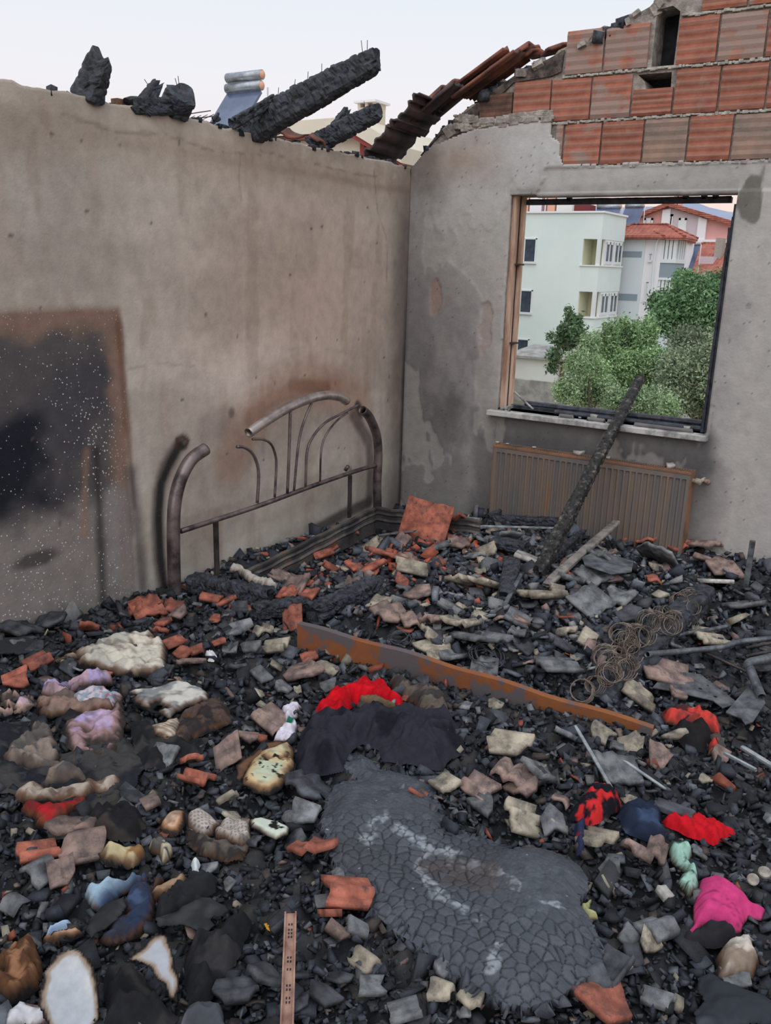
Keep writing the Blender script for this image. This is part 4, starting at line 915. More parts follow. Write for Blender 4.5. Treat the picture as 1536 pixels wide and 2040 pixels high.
def autolabel(px, py, size, colr):
    a, k = CN[colr]; sw = 'large' if size >= 60 else ('medium' if size >= 38 else 'small')
    for tr in range(10):
        L2 = sorted(LM, key=lambda l: math.hypot(l[0] - px, (l[1] - py) * 1.3)); l = L2[tr]
        dx_, dy_ = px - l[0], py - l[1]
        if abs(dx_) > abs(dy_) * 1.0: w = 'right of' if dx_ > 0 else 'left of'
        else: w = 'in front of' if dy_ > 0 else 'behind'
        lab = f'{sw} {a} {k} shard {w} the {l[2]}'
        if lab not in usedlab: usedlab[lab] = 1; return lab
        if tr == 0:
            l1 = L2[1]; w2 = ('right of' if px > l1[0] else 'left of') if abs(px - l1[0]) > abs(py - l1[1]) else ('in front of' if py > l1[1] else 'behind')
            lab = f'{sw} {a} shard {w} the {l[2]}, {w2} the {l1[2]}'
            if lab not in usedlab and len(lab.split()) <= 16: usedlab[lab] = 1; return lab
    usedlab[lab] = usedlab.get(lab, 0) + 1; return lab
FT = [(846,1065,72,'terracotta'),(895,1047,64,'terracotta'),(868,1098,46,'grey'),(818,1135,46,'tan'),(947,1172,78,'tan'),(1072,1196,72,'tan'),(1110,1182,30,'tan'),(1052,1118,50,'white'),
 (1196,1126,66,'grey'),(1310,1124,100,'grey'),(1185,1151,52,'grey'),(1424,1165,62,'white'),(1341,1089,42,'terracotta'),(1403,1089,48,'pinkish'),(1400,1117,42,'pinkish'),(1253,1063,26,'terracotta'),(1289,1082,42,'terracotta'),
 (776,1229,60,'pinkish'),(857,1270,38,'tan'),(895,1216,38,'grey'),(864,1244,40,'pinkish'),(916,1247,60,'tan'),(955,1280,80,'grey'),(872,1301,55,'tan'),(902,1314,46,'grey'),(966,1339,58,'grey'),(1103,1337,72,'grey'),
 (1030,1239,42,'grey'),(1030,1264,32,'grey'),(1175,1210,62,'grey'),(1128,1260,36,'tan'),(994,1221,32,'grey'),(1408,1276,60,'tan'),(1325,1352,76,'pinkish'),(1268,1384,60,'tan'),(761,1203,38,'tan'),(812,1118,36,'pinkish'),
 (833,1187,52,'pinkish'),(776,1117,62,'terracotta'),(970,1104,36,'tan'),(1140,1160,40,'grey'),(1010,1075,40,'grey'),(1090,1100,38,'grey'),(1230,1195,46,'grey'),(1255,1230,42,'dark'),(1480,1210,44,'grey'),(1440,1135,52,'pinkish'),
 (292,1217,52,'terracotta'),(346,1212,36,'terracotta'),(358,1227,32,'pinkish'),(325,1242,22,'terracotta'),(271,1219,24,'terracotta'),(348,1280,32,'terracotta'),(363,1309,28,'terracotta'),(381,1324,30,'pinkish'),(390,1300,26,'terracotta'),
 (75,1319,38,'terracotta'),(37,1362,40,'terracotta'),(177,1254,40,'terracotta'),(479,1254,44,'grey'),(521,1260,34,'tan'),(502,1296,30,'grey'),(550,1297,36,'tan'),(583,1240,42,'terracotta'),(617,1317,28,'terracotta'),(600,1347,62,'pinkish'),
 (542,1442,54,'pinkish'),(454,1506,48,'pinkish'),(492,1475,30,'pinkish'),(517,1475,26,'terracotta'),(379,1517,42,'terracotta'),(392,1560,46,'terracotta'),(325,1510,46,'grey'),(300,1605,32,'pinkish'),(458,1597,32,'tan'),(613,1583,78,'dark'),
 (600,1630,52,'grey'),(146,1655,74,'pinkish'),(75,1704,54,'terracotta'),(162,1698,66,'pinkish'),(80,1742,52,'grey'),(125,1748,46,'pinkish'),(624,1696,84,'terracotta'),(700,1793,74,'terracotta'),(658,1823,38,'terracotta'),(667,1861,38,'pinkish'),
 (708,1852,36,'grey'),(725,1921,42,'tan'),(875,1984,46,'tan'),(935,2003,48,'tan'),(883,1940,36,'grey'),(808,2020,52,'grey'),(1010,1494,58,'tan'),(1021,1558,68,'pinkish'),(1050,1567,56,'pinkish'),(1080,1552,58,'grey'),(954,1572,54,'pinkish'),
 (967,1609,42,'grey'),(887,1566,42,'tan'),(867,1471,48,'tan'),(1042,1641,62,'tan'),(1096,1633,48,'grey'),(1183,1678,52,'tan'),(1202,2003,92,'terracotta'),(1217,1945,64,'dark'),(1172,1968,58,'dark'),(1188,1467,38,'tan'),(1230,1540,66,'grey'),
 (1256,1484,46,'tan'),(1130,1467,32,'grey'),(1065,1560,40,'dark'),(1314,1514,42,'pinkish'),(1350,1470,32,'tan'),(1434,1509,32,'pinkish'),(1276,1706,48,'pinkish'),(1308,1699,42,'pinkish'),(1305,1860,58,'grey'),(1295,1893,42,'tan'),
 (1247,1874,32,'grey'),(1262,1909,34,'dark'),(1308,1993,42,'grey'),(1240,1928,26,'white'),(1324,1783,22,'white'),(560,1840,40,'dark'),(530,1960,60,'dark'),(640,1985,44,'dark'),(470,1985,64,'dark'),(735,1968,40,'grey'),
 (820,1240,38,'pinkish'),(705,1130,30,'terracotta'),(640,1108,32,'terracotta'),(560,1150,36,'pinkish'),(592,1172,44,'pinkish'),(575,1190,34,'terracotta'),(612,1188,34,'terracotta'),(655,1092,26,'terracotta'),(735,1095,36,'tan'),(700,1063,28,'terracotta'),
 (725,1040,22,'terracotta'),(728,1000,26,'pinkish'),(660,1140,30,'terracotta'),(740,1135,34,'terracotta'),(800,1080,30,'pinkish'),(1120,1290,40,'dark'),(1060,1340,34,'dark'),(1350,1390,30,'pinkish'),(40,1260,60,'dark'),(100,1245,54,'dark'),
 (450,1200,28,'terracotta'),(420,1195,30,'terracotta'),(705,1170,30,'pinkish'),(800,1165,34,'terracotta'),(945,1110,30,'grey'),(915,1088,36,'pinkish'),(520,1350,30,'grey'),(470,1335,32,'dark'),(560,1375,34,'grey'),(650,1335,40,'tan')]
rf = random.Random(77); FTMESH = {}
for i, (px, py, sz_, colr) in enumerate(FT):
    if i == 0: sz_ = 84
    q = P(px, py, .02); dpt = depth(q); w = sz_ * dpt / F
    r = rf.random
    el = rf.uniform(.75, 1.35); w *= 1.08
    key = i
    V, Fc = shard(200 + i, w * .95 * el ** .5, w * 1.15 / el ** .5, jag=.3 if rf.random() < .7 and i > 1 else .12, thick=.017 if colr != 'white' else .02, flat=(1.0 if colr != 'white' else .0))
    me = np_mesh('tile_shard', V, Fc, TILE[colr])
    nm = 'plaster_shard' if colr == 'white' else 'tile_shard'
    o = bpy.data.objects.new(nm, me); COL.objects.link(o)
    q = q.copy(); q[2] = float(hat(q[0], q[1])) + .012 + .012 * rf.random() + w * .12
    o.location = q; ti = rf.uniform(.1, .75)
    o.rotation_euler = (ti * rf.choice((1, 1, -.5)), rf.uniform(-.3, .3), rf.uniform(-3.1, 3.1))
    if i == 0: o.rotation_euler = (1.0, .1, .25); o.location.z += .03
    tag(o, autolabel(px, py, sz_, colr), 'tile shard' if colr != 'white' else 'plaster shard')
# loose small shards, alike within their zone
SM = [np_mesh('small_shard', *shard(500 + k, 1.0 * .07, .075, jag=.35, thick=.013, nx=6, ny=3), TILE['grey']) for k in range(16)]
zones = [('on the bed between springs and headboard', lambda x, y: (0.3 < x < 2.05) and (-2.1 < y < -.25), 120, [('grey', 4), ('dark', 3), ('tan', 2.5), ('pinkish', 2), ('terracotta', 1.6)]),
         ('in charcoal along the left wall', lambda x, y: x < .8 and -3.3 < y < -2.3, 36, [('dark', 4), ('terracotta', 1.5), ('grey', 1.5)]),
         ('between the back wall and the bent pipes', lambda x, y: 2.2 < x < 3.2 and -1.8 < y < -.2, 34, [('dark', 3), ('grey', 2), ('pinkish', 1), ('tan', .6)]),
         ('in charcoal just nearer than the rusty rail', lambda x, y: .5 < x < 3.2 and -3.3 < y < -2.35, 60, [('dark', 4), ('grey', 3), ('tan', 1), ('pinkish', 1.2), ('terracotta', .4)]),
         ('in charcoal around the cracked slab', lambda x, y: 1.2 < x < 3.1 and -4.3 < y < -3.3, 50, [('dark', 5), ('grey', 2), ('tan', .5), ('pinkish', .6)])]
zc_ = {'terracotta': 'orange-red', 'grey': 'ash-grey', 'dark': 'soot-dark', 'tan': 'cream-tan', 'pinkish': 'dusty brown-pink'}
for zn, fn, cnt, cols in zones:
    k = 0
    while k < cnt:
        x, y = rf.uniform(.05, 3.3), rf.uniform(-4.4, -.1)
        if not fn(x, y): continue
        k += 1; tot = sum(c_[1] for c_ in cols); t = rf.random() * tot
        for c_, w_ in cols:
            t -= w_
            if t <= 0: break
        d = math.hypot(x - EYE[0], y - EYE[1])
        o = put(SM[rf.randrange(16)], 'small_shard', TILE[c_], (x, y, float(hat(x, y)) + .012 + .012 * rf.random()), (rf.uniform(-.6, .6), rf.uniform(-.5, .5), rf.uniform(0, 6.28)), rf.uniform(.45, 1.0) * (.5 + .13 * d))
        tag(o, f'small {zc_[c_]} tile chip {zn}', 'tile chip', f'{zc_[c_]} chips {zn}')
# two ribbed pale-blue curved shards and lids
V, Fc = shard(900, .05, .035, u0=.0, jag=.05, flat=1.3); me = np_mesh('ceramic_shard', V, Fc, mat('pale_blue_glaze', s(150, 170, 176), s(190, 204, 206), rough=.4))
o = bpy.data.objects.new('ceramic_shard', me); COL.objects.link(o); o.location = P(1312, 1074, .05); o.rotation_euler = (.7, 0, .3); tag(o, 'pale blue curved ceramic shard before the radiator', 'ceramic shard')
def disc(name, px, py, r, mt, lab, cat, lift=.03, tilt=(.4, 0, 0)):
    m = MB(); n = 20; V = []
    for (k, z) in ((.80, .006), (1, .004), (1, -.004)): V += [(r * k * math.cos(2 * math.pi * i / n), r * k * math.sin(2 * math.pi * i / n), z) for i in range(n)]
    Fc = [list(range(n))] + [[j * n + (i + 1) % n, j * n + i, (j + 1) * n + i, (j + 1) * n + (i + 1) % n] for j in range(2) for i in range(n)] + [list(range(2 * n, 3 * n))[::-1]]
    o = mk(name, V, Fc, mt); o.location = P(px, py, lift); o.rotation_euler = tilt; tag(o, lab, cat)
M_lid = mat('scorched_lid', s(120, 112, 104), s(170, 160, 148), scale=30, rough=.6)
disc('round_lid', 1523, 1738, .016, M_lid, 'round scorched lid at the right edge above the pink cloth', 'lid')
disc('round_lid', 1500, 1752, .015, M_lid, 'second scorched lid left of and below the one at the right edge', 'lid', tilt=(.8, .3, 0))
# crumbs of plaster on sill and radiator top
for i, (x, y, pl_, z, sz_, lab) in enumerate([(1202, 822, -.0, .0, .052, 'faceted pale stone on the window sill left of the pole'), (1227, 833, -.02, 0, .035, 'flat pale plaster crumb on the sill right beside the pole'), (1370, 850, .0, 0, .045, 'white plaster flakes on the right end of the sill'),
     (1155, 828, -.02, 0, .018, 'tiny pale crumb on the sill left of the faceted stone')]):
    q = PZ(x, y + 5, .905); V = CUBE * np.array([1, .8, .6]) * (1 + np.random.default_rng(i).uniform(-.4, .1, (8, 3))) * sz_ * .5
    o = mk('plaster_crumb', V, CF, TILE['white']); o.location = (q[0], min(q[1], .10), .905 + sz_ * .22); tag(o, lab, 'crumb')
for i, (x, y, sz_, lab) in enumerate([(1028, 868, .03, 'left crumb pile on the radiator top'), (1047, 871, .02, 'small crumb right of the left pile on the radiator'), (1095, 879, .028, 'single white crumb on the radiator between left pile and big flake'), (1180, 892, .075, 'large pale plaster flake on the radiator beside the pole'),
     (1234, 901, .04, 'pinkish-white crumb on the radiator just right of the pole'), (1350, 920, .075, 'white plaster heap on the right end of the radiator')]):
    q = PZ(x, y, rz1 + .003); V = CUBE * np.array([1, .6, .35]) * (1 + np.random.default_rng(20 + i).uniform(-.4, .1, (8, 3))) * sz_ * .5
    o = mk('plaster_crumb', V, CF, TILE['white']); o.location = (q[0], max(min(q[1], -.06), -.12), rz1 + .003 + sz_ * .12); o.rotation_euler[2] = .4 * i; tag(o, lab, 'crumb')

# ------------------------------------------------------------------ roof tiles along the gable
def gtile(name, pc, yaw, slope, W, L, seed, mt, lab, tilt=0.0, jag=.05, u0=.0):
    V, Fc = shard(seed, W, L, u0=u0, jag=jag, thick=.016, flat=1.5, nx=20, ny=5)
    me = np_mesh(name, V, Fc, mt); o = bpy.data.objects.new(name, me); COL.objects.link(o)
    Mx = Matrix.Translation(pc) @ Matrix.Rotation(-slope, 4, 'Y') @ Matrix.Rotation(yaw, 4, 'Z') @ Matrix.Rotation(tilt, 4, 'X')
    o.matrix_world = Mx; tag(o, lab, 'roof tile'); return o
M_tdark = mat('sooted_roof_tile', s(30, 30, 38), s(84, 66, 64), scale=5, rough=.75, bump=.3)
M_tmix = mat('half_sooted_tile', s(60, 46, 46), s(150, 92, 72), scale=4, rough=.85, bump=.3)
def G(x, y, yy=.0): return PY(770 + x * .2474, 80 + y * .2474, yy)
gtile('roof_tile', (-.06, -.10, 2.52), .0, .72, .30, .34, 701, M_tdark, 'soot-black interlocking tile lowest at the corner where the walls meet', tilt=-.1, u0=.0)
gtile('roof_tile', (.09, -.06, 2.66), .0, .75, .28, .34, 702, M_tdark, 'soot-black tile second from the corner, lapping the lowest one', tilt=-.1, u0=.02)
gtile('roof_tile', G(430, 540, .02), 1.57, .62, .26, .36, 703, M_tdark, 'long dark tile third up the gable edge with a raised roll', tilt=.05, u0=.1, jag=.15)
gtile('roof_tile', G(470, 450, .12), 1.57, .58, .2, .34, 704, M_tmix, 'half-sooted tile behind the long dark tile on the gable', u0=.2, jag=.2)
gtile('roof_tile', G(850, 300, .05), 1.57, .50, .24, .44, 705, M_tmix, 'reddish tile lying along the gable edge, middle of the slope', u0=.05, jag=.15)
gtile('roof_tile', G(830, 220, .14), 1.57, .52, .2, .30, 706, M_tmix, 'broken reddish tile tipped up on the middle gable tile', u0=.15, jag=.35)
gtile('roof_tile', G(1000, 190, .10), 1.57, .45, .16, .30, 707, M_tmix, 'narrow tile piece with an open broken end above the middle gable tile', u0=.0, jag=.25)
gtile('roof_tile', G(1210, 120, .10), 1.2, .35, .16, .20, 708, M_tmix, 'tilted reddish tile stub left of the top brick row', u0=.0, jag=.35, tilt=.3)
gtile('roof_tile', G(1370, 80, .08), 1.9, .0, .12, .16, 709, M_tmix, 'small tile stub beside the top brick row', u0=.1, jag=.35, tilt=-.3)
V, Fc = shard(712, .2, .12, jag=.35, u0=.0); 
for i, (x, y, w, lab) in enumerate([(580, 262, .12, 'small broken red tile on the wall top right of the long rafter'), (638, 278, .10, 'small red tile bit on the wall top at the shorter rafter')]):
    me = np_mesh('tile_shard', *shard(712 + i, w, w * .7, jag=.35, u0=.0), M_tmix); o = bpy.data.objects.new('tile_shard', me); COL.objects.link(o)
    q = PX(x, y, -.05); o.location = (-.05, q[1], 2.42); o.rotation_euler = (.5, .2, i + .5); tag(o, lab, 'tile shard')
rr = random.Random(12)
for i in range(26):                                   # black crust clinging to the wall top
    pass
V = []; Fc = []
rs2 = np.random.default_rng(33); n = 260; yy = rs2.uniform(-2.1, -.02, n); yy[:60] = rs2.uniform(-4, -2.2, 60)
C8 = CUBE * (1 + rs2.uniform(-.4, .1, (n, 8, 3))) * rs2.uniform(.006, .02, n)[:, None, None]
C8 = C8 + np.stack([rs2.uniform(-.12, -.01, n), yy, np.interp(yy, ys, top) + .0 * yy], -1)[:, None]
tag(mk('burnt_crust', C8.reshape(-1, 3), (CF[None] + 8 * np.arange(n)[:, None, None]).reshape(-1, 4), M_char, wl), kind='stuff')
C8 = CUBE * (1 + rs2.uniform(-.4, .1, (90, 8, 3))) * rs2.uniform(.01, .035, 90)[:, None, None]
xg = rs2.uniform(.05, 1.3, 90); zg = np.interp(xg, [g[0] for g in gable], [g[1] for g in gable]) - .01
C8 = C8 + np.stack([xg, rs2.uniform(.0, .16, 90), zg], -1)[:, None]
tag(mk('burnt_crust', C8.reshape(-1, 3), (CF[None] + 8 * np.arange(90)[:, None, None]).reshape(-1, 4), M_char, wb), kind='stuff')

# ------------------------------------------------------------------ cloth, paper, slab: sheets lying on the rubble
def pdist(x, y, poly):
    d = np.full(x.shape, 9.); n = len(poly)
    for i in range(n):
        ax, ay = poly[i]; bx, by = poly[(i + 1) % n]; L = (bx - ax) ** 2 + (by - ay) ** 2 + 1e-12
        t = np.clip(((x - ax) * (bx - ax) + (y - ay) * (by - ay)) / L, 0, 1); d = np.minimum(d, np.hypot(x - ax - t * (bx - ax), y - ay - t * (by - ay)))
    return d
def sheet(name, label, cat, pix, mtl, colf, lift=.03, bulge=.03, edge=.03, fold=.012, fs=.05, ang=0.0, jag=.006, res=.006, burn=.02, burnc=((96, 66, 44), (28, 26, 28)), seed=0, crisp=False, thick=0.0, hf=None, smooth=True, gradual=1.0):
    LL = lift * .6 if crisp else .018 + .25 * bulge
    Q = np.array([P(x, y, LL) for x, y in pix]); poly = [(q[0], q[1]) for q in Q]
    c0 = Q.mean(0); x0, y0 = Q[:, 0].min() - .02, Q[:, 1].min() - .02; x1, y1 = Q[:, 0].max() + .02, Q[:, 1].max() + .02
    X_, Y_ = np.meshgrid(np.arange(x0, x1, res), np.arange(y0, y1, res), indexing='ij')
    jx = jag * 2.6 * fbm(X_ / .035, Y_ / .035, seed + 1, 4); jy = jag * 2.6 * fbm(X_ / .035, Y_ / .035, seed + 2, 4)
    ins = inpoly(X_ + jx, Y_ + jy, poly); d = pdist(X_ + jx, Y_ + jy, poly) * np.where(ins, 1, -1)
    if burn >= .006:
        hn = fbm(X_ / .07, Y_ / .07, seed + 31, 4); d = np.minimum(d, (.235 - hn) * .12); ins = d > 0
    ca_, sa_ = math.cos(ang), math.sin(ang); u = X_ * ca_ + Y_ * sa_; v = -X_ * sa_ + Y_ * ca_
    wrp = fbm(u / .12, v / .12, seed + 3, 3)
    rid = 1 - np.abs(2 * fbm(u / (fs * 3.0) + wrp, v / fs + 2 * wrp, seed + 4, 3)) * 2.2
    cr1 = 1 - np.abs(2 * fbm(X_ / .055 + wrp, Y_ / .055, seed + 11, 2)) * 3; cr2 = 1 - np.abs(2 * fbm(X_ / .025, Y_ / .025 + wrp, seed + 12, 2)) * 3
    soft = 2 * fbm(X_ / .07, Y_ / .07, seed + 5, 3) + .7 * cr1 + .35 * cr2
    hm = hat(X_, Y_); base = np.full(X_.shape, float(np.mean(hat(Q[:, 0], Q[:, 1])))) * .5 + hm * .5
    Wd = max(.012, min(float(d.max()) * .7, edge * 1.2)); e = np.sin(np.clip(d / Wd, 0, 1) * math.pi / 2)
    if crisp: z = base + lift * .6 + bulge * e + fold * rid * .7 + fold * .5 * soft
    else: z = hm + .012 + (lift * .2 + bulge * .55) * e + fold * rid * sm(0, .9, e) * .9 + fold * .5 * soft * sm(0, .6, e) + .0045 * (cr1 + .6 * cr2) * sm(0, .5, e)
    if hf is not None: z = hf(X_, Y_, z, e, d, base)
    c = colf(X_, Y_, d, u, v) if callable(colf) else np.zeros(X_.shape + (3,)) + np.array(s(*colf))
    if burn >= .004:
        c = mixc(c, s(60, 54, 52), sm(.02, .22, fbm(X_ / .035, Y_ / .035, seed + 33, 5)) * .55)
    if burn:
        nb = .9 * fbm(X_ / .05, Y_ / .05, seed + 6, 4); w = d / burn + nb * 2.0 * gradual
        c = mixc(c, s(*burnc[0]), sm(1.8, .8, w) * .85); c = mixc(c, s(*burnc[1]), sm(.9, .2, w))
    nx_, ny_ = X_.shape; idx = np.arange(nx_ * ny_).reshape(nx_, ny_)
    okf = (ins[:-1, :-1].astype(int) + ins[1:, :-1] + ins[1:, 1:] + ins[:-1, 1:]) >= 2
    Gx, Gy = np.gradient(d, res); gn = np.hypot(Gx, Gy) + 1e-6; out_ = ~ins
    X_ = X_ - np.where(out_, np.clip(d, -res * 1.3, 0) * Gx / gn, 0); Y_ = Y_ - np.where(out_, np.clip(d, -res * 1.3, 0) * Gy / gn, 0)
    Fq = np.stack([idx[:-1, :-1], idx[1:, :-1], idx[1:, 1:], idx[:-1, 1:]], -1)[okf]
    V = np.stack([X_, Y_, z], -1).reshape(-1, 3) - c0; used = np.zeros(len(V), bool); used[Fq.ravel()] = True; rmp = np.cumsum(used) - 1
    o = mk(name, V[used], rmp[Fq], mtl, None, c.reshape(-1, 3)[used], smooth); o.location = c0
    if thick: m_ = o.modifiers.new('t', 'SOLIDIFY'); m_.thickness = thick; m_.offset = -1
    return tag(o, label, cat)
Z1 = lambda l: [(x * .41667, 1200 + y * .41667) for x, y in l]         # from the enlarged views
Z2 = lambda l: [(x * .41667, 1600 + y * .41667) for x, y in l]
Z3_ = lambda l: [(440 + x * .36458, 1300 + y * .36458) for x, y in l]
Z4 = lambda l: [(600 + x * .41667, 1440 + y * .41667) for x, y in l]
Z5 = lambda l: [(1040 + x * .32292, 1340 + y * .32292) for x, y in l]
Z6 = lambda l: [(1040 + x * .32292, 1640 + y * .32292) for x, y in l]
def two(c1, c2, sc=.08, th=0.0, sd=0, w=.05):
    return lambda X_, Y_, d, u, v: mixc(np.zeros(X_.shape + (3,)) + np.array(s(*c1)), s(*c2), sm(th - w, th + w, fbm(X_ / sc, Y_ / sc, sd, 4)))
# big cracked slab
slabpix = Z4([(270, 75), (330, 78), (375, 130), (370, 165), (430, 150), (560, 190), (640, 235), (650, 300), (690, 380), (720, 440), (850, 480), (920, 520), (990, 580), (1100, 560), (1210, 590), (1310, 660), (1380, 750), (1375, 820), (1340, 850), (1330, 900), (1410, 1000), (1445, 1090), (1430, 1180), (1340, 1260), (1200, 1350), (1080, 1395), (990, 1385), (880, 1300), (700, 1170), (560, 1060), (480, 990), (380, 900), (330, 820), (250, 760), (160, 660), (110, 570), (105, 480), (130, 350), (170, 290), (230, 265), (275, 260), (270, 220), (205, 180), (215, 120)])
ashw = [[(310, 490), (400, 400), (500, 440), (600, 520), (700, 540), (830, 640)], [(600, 540), (570, 640), (640, 740), (740, 820), (850, 900)], [(720, 600), (870, 680), (980, 720), (1050, 810), (1140, 860), (1250, 890), (1400, 990)], [(950, 1060), (930, 1130), (900, 1150)]]
ashw = [[P(600 + x * .41667, 1440 + y * .41667, .075)[:2] for x, y in l] for l in ashw]
brz = P(600 + 760 * .41667, 1440 + 660 * .41667, .075); smoothc = P(600 + 420 * .41667, 1440 + 340 * .41667, .075)
hump = P(600 + 1150 * .41667, 1440 + 720 * .41667, .075)
def slab_cell(X_, Y_):
    wx = .02 * fbm(X_ / .06, Y_ / .06, 401, 3); cs = .028
    return vor((X_ + wx) / cs, (Y_ - wx) / cs, 400)
def slab_big(X_, Y_):
    big = sm(-.05, .12, (X_ - smoothc[0]) * .55 + (smoothc[1] - Y_) * 1.0 - .02 + .15 * fbm(X_ / .1, Y_ / .1, 412))
    return big * (1 - sm(.20, .08, np.hypot(X_ - hump[0], Y_ - hump[1]) + .05 * fbm(X_ / .05, Y_ / .05, 413)))
def slab_h(X_, Y_, z, e, d, base):
    f1, f2, ci = slab_cell(X_, Y_); ed = f2 - f1
    g1, g2, ci2 = vor(X_ / .016 + .5 * fbm(X_ / .03, Y_ / .03, 5), Y_ / .016, 410)
    big = sm(-.05, .12, (X_ - smoothc[0]) * .55 + (smoothc[1] - Y_) * 1.0 - .02 + .15 * fbm(X_ / .1, Y_ / .1, 412))
    far = 1 - big; hm_ = sm(.20, .08, np.hypot(X_ - hump[0], Y_ - hump[1]) + .05 * fbm(X_ / .05, Y_ / .05, 413)); big = big * (1 - hm_)
    z0 = float(np.mean(base)) + .045
    zz = z0 + .02 * (2 * fbm(X_ / .3, Y_ / .3, 402, 2)) - .02 * (1 - sm(0, .06, d))
    zz = zz - .006 * np.exp(-(ed / .10) ** 2) * big + .002 * (ci - .5) * big + .0035 * (2 * fbm(X_ / .02, Y_ / .02, 403, 4)) * (far + hm_) - .002 * np.exp(-((g2 - g1) / .15) ** 2) * (1 - big)
    zz = zz + .02 * hm_ * .6
    zz = zz - .012 * gs(X_, Y_, brz[0], brz[1], .09, .05)
    return zz
def slab_c(X_, Y_, d, u, v):
    f1, f2, ci = slab_cell(X_, Y_); ed = f2 - f1
    c = np.zeros(X_.shape + (3,)) + np.array(s(60, 65, 74)); c = mixc(c, s(84, 88, 95), ci * .6)
    c = mixc(c, s(54, 56, 60), sm(-.1, .2, fbm(X_ / .15, Y_ / .15, 420, 4)) * .6)
    nv = fbm(X_ / .04, Y_ / .04, 421, 4)
    w = np.zeros(X_.shape)
    for l, k in zip(ashw, (.034, .020, .006, .012)): w = np.maximum(w, sm(k, k * .25, seg_d(X_, Y_, l) + .05 * nv))
    c = mixc(c, s(168, 172, 180), w * .62 * sm(-.16, .14, fbm(X_ / .022, Y_ / .022, 428, 4)))
    c = mixc(c, s(74, 64, 62), sm(1.2, .6, np.hypot((X_ - brz[0]) / .12, (Y_ - brz[1]) / .06) + nv) * .7)
    sp_ = vn(X_ / .006, Y_ / .006, 424); c = mixc(c, s(190, 194, 200), (sp_ > .985) * .7)
    c = mixc(c, s(20, 22, 26), sm(.10, .03, ed) * .85 * slab_big(X_, Y_))
    return c
M_slab = mat('crocodiled_char', None, attr=.25, scale=60, rough=.55, bump=.5, bscale=240, spec=.5)
o = sheet('charred_board', 'big charred slab covered in a net of cracks with white ash veins, front centre', 'board', slabpix, M_slab, slab_c, lift=.075, bulge=0, edge=.05, fold=0, jag=.008, res=.0029, burn=0, crisp=True, thick=.03, hf=slab_h, smooth=False)

lil = lambda X_, Y_, d, u, v: mixc(np.zeros(X_.shape + (3,)) + np.array(s(176, 158, 204)), s(206, 172, 166), sm(-.2, .2, fbm(X_ / .12, Y_ / .12, 5)) * .7)
print_ = lambda X_, Y_, d, u, v: mixc(mixc(np.zeros(X_.shape + (3,)) + np.array(s(150, 160, 176)), s(206, 190, 196), (vn(X_ / .012, Y_ / .012, 4) > .6) * .8), s(170, 70, 70), (vn(X_ / .014, Y_ / .014, 8) > .83) * .8)
sheet('folded_cloth', 'cream folded cloth with scorched brown edges lying near the left wall', 'cloth', Z1([(240, 262), (330, 240), (400, 220), (450, 195), (560, 160), (620, 145), (720, 150), (780, 180), (805, 215), (795, 270), (808, 330), (700, 342), (600, 345), (470, 325), (370, 300), (330, 275)]), M_col, two((206, 198, 184), (182, 176, 166), .2), lift=.03, bulge=.05, edge=.06, fold=.010, fs=.12, ang=.5, seed=1001, burn=.016)
sheet('cloth_flap', 'small pale flap poking out from under the cream cloth', 'cloth', Z1([(270, 275), (330, 272), (372, 300), (330, 305), (290, 292)]), M_col, (190, 180, 160), lift=.015, bulge=.01, seed=1002, burn=.004, res=.004)
o = sheet('bedding', 'lilac quilt square, burnt to brown around its rim, in the left heap', 'bedding', Z1([(300, 585), (400, 540), (520, 520), (560, 470), (585, 460), (600, 540), (590, 640), (560, 700), (480, 722), (380, 715), (310, 680)]), M_col, lil, lift=.06, bulge=.03, fold=.007, fs=.10, seed=1003, burn=.022, burnc=((150, 118, 104), (62, 54, 52)), res=.005)
sheet('bedding', 'rolled lilac blanket strip above the printed cloth, left', 'bedding', Z1([(280, 395), (350, 375), (450, 350), (540, 355), (545, 380), (480, 395), (400, 400), (330, 425), (240, 455), (185, 440), (200, 400)]), M_col, two((170, 154, 192), (178, 150, 158), .05), lift=.09, bulge=.04, fold=.012, fs=.05, ang=.6, seed=1004, burn=.006, res=.004)
sheet('printed_cloth', 'printed blue and rose patterned cloth folded between the lilac pieces', 'cloth', Z1([(350, 440), (430, 415), (520, 405), (545, 440), (590, 440), (550, 500), (470, 510), (400, 520), (330, 500)]), M_col, print_, lift=.08, bulge=.03, fold=.008, seed=1005, burn=.008, res=.004)
sheet('bedding', 'pale lilac pillow corner cut by the left edge of the photo', 'bedding', Z1([(-80, 430), (60, 430), (160, 440), (165, 470), (120, 505), (20, 525), (-80, 530)]), M_col, lil, lift=.05, bulge=.04, fold=.006, seed=1006, burn=.010, burnc=((170, 140, 120), (80, 70, 66)))
sheet('burnt_cloth', 'grey-brown burnt cloth rolled under the printed cloth', 'cloth', Z1([(170, 455), (330, 420), (400, 470), (550, 480), (540, 510), (420, 525), (330, 530), (240, 545), (190, 530), (170, 495)]), M_col, two((138, 114, 104), (104, 92, 86), .05), lift=.05, bulge=.03, fold=.012, seed=1007, burn=.008)
sheet('burnt_cloth', 'crumpled grey-beige burnt cloth lying below the lilac quilt at the left', 'cloth', Z1([(0, 740), (40, 690), (110, 650), (160, 600), (230, 590), (270, 650), (300, 720), (260, 760), (330, 780), (440, 830), (420, 860), (300, 850), (200, 880), (230, 800), (120, 790), (40, 770)]), M_col, two((134, 122, 112), (92, 86, 84), .05), lift=.04, bulge=.03, fold=.02, fs=.05, seed=1008, burn=.012, burnc=((90, 78, 70), (44, 42, 44)))
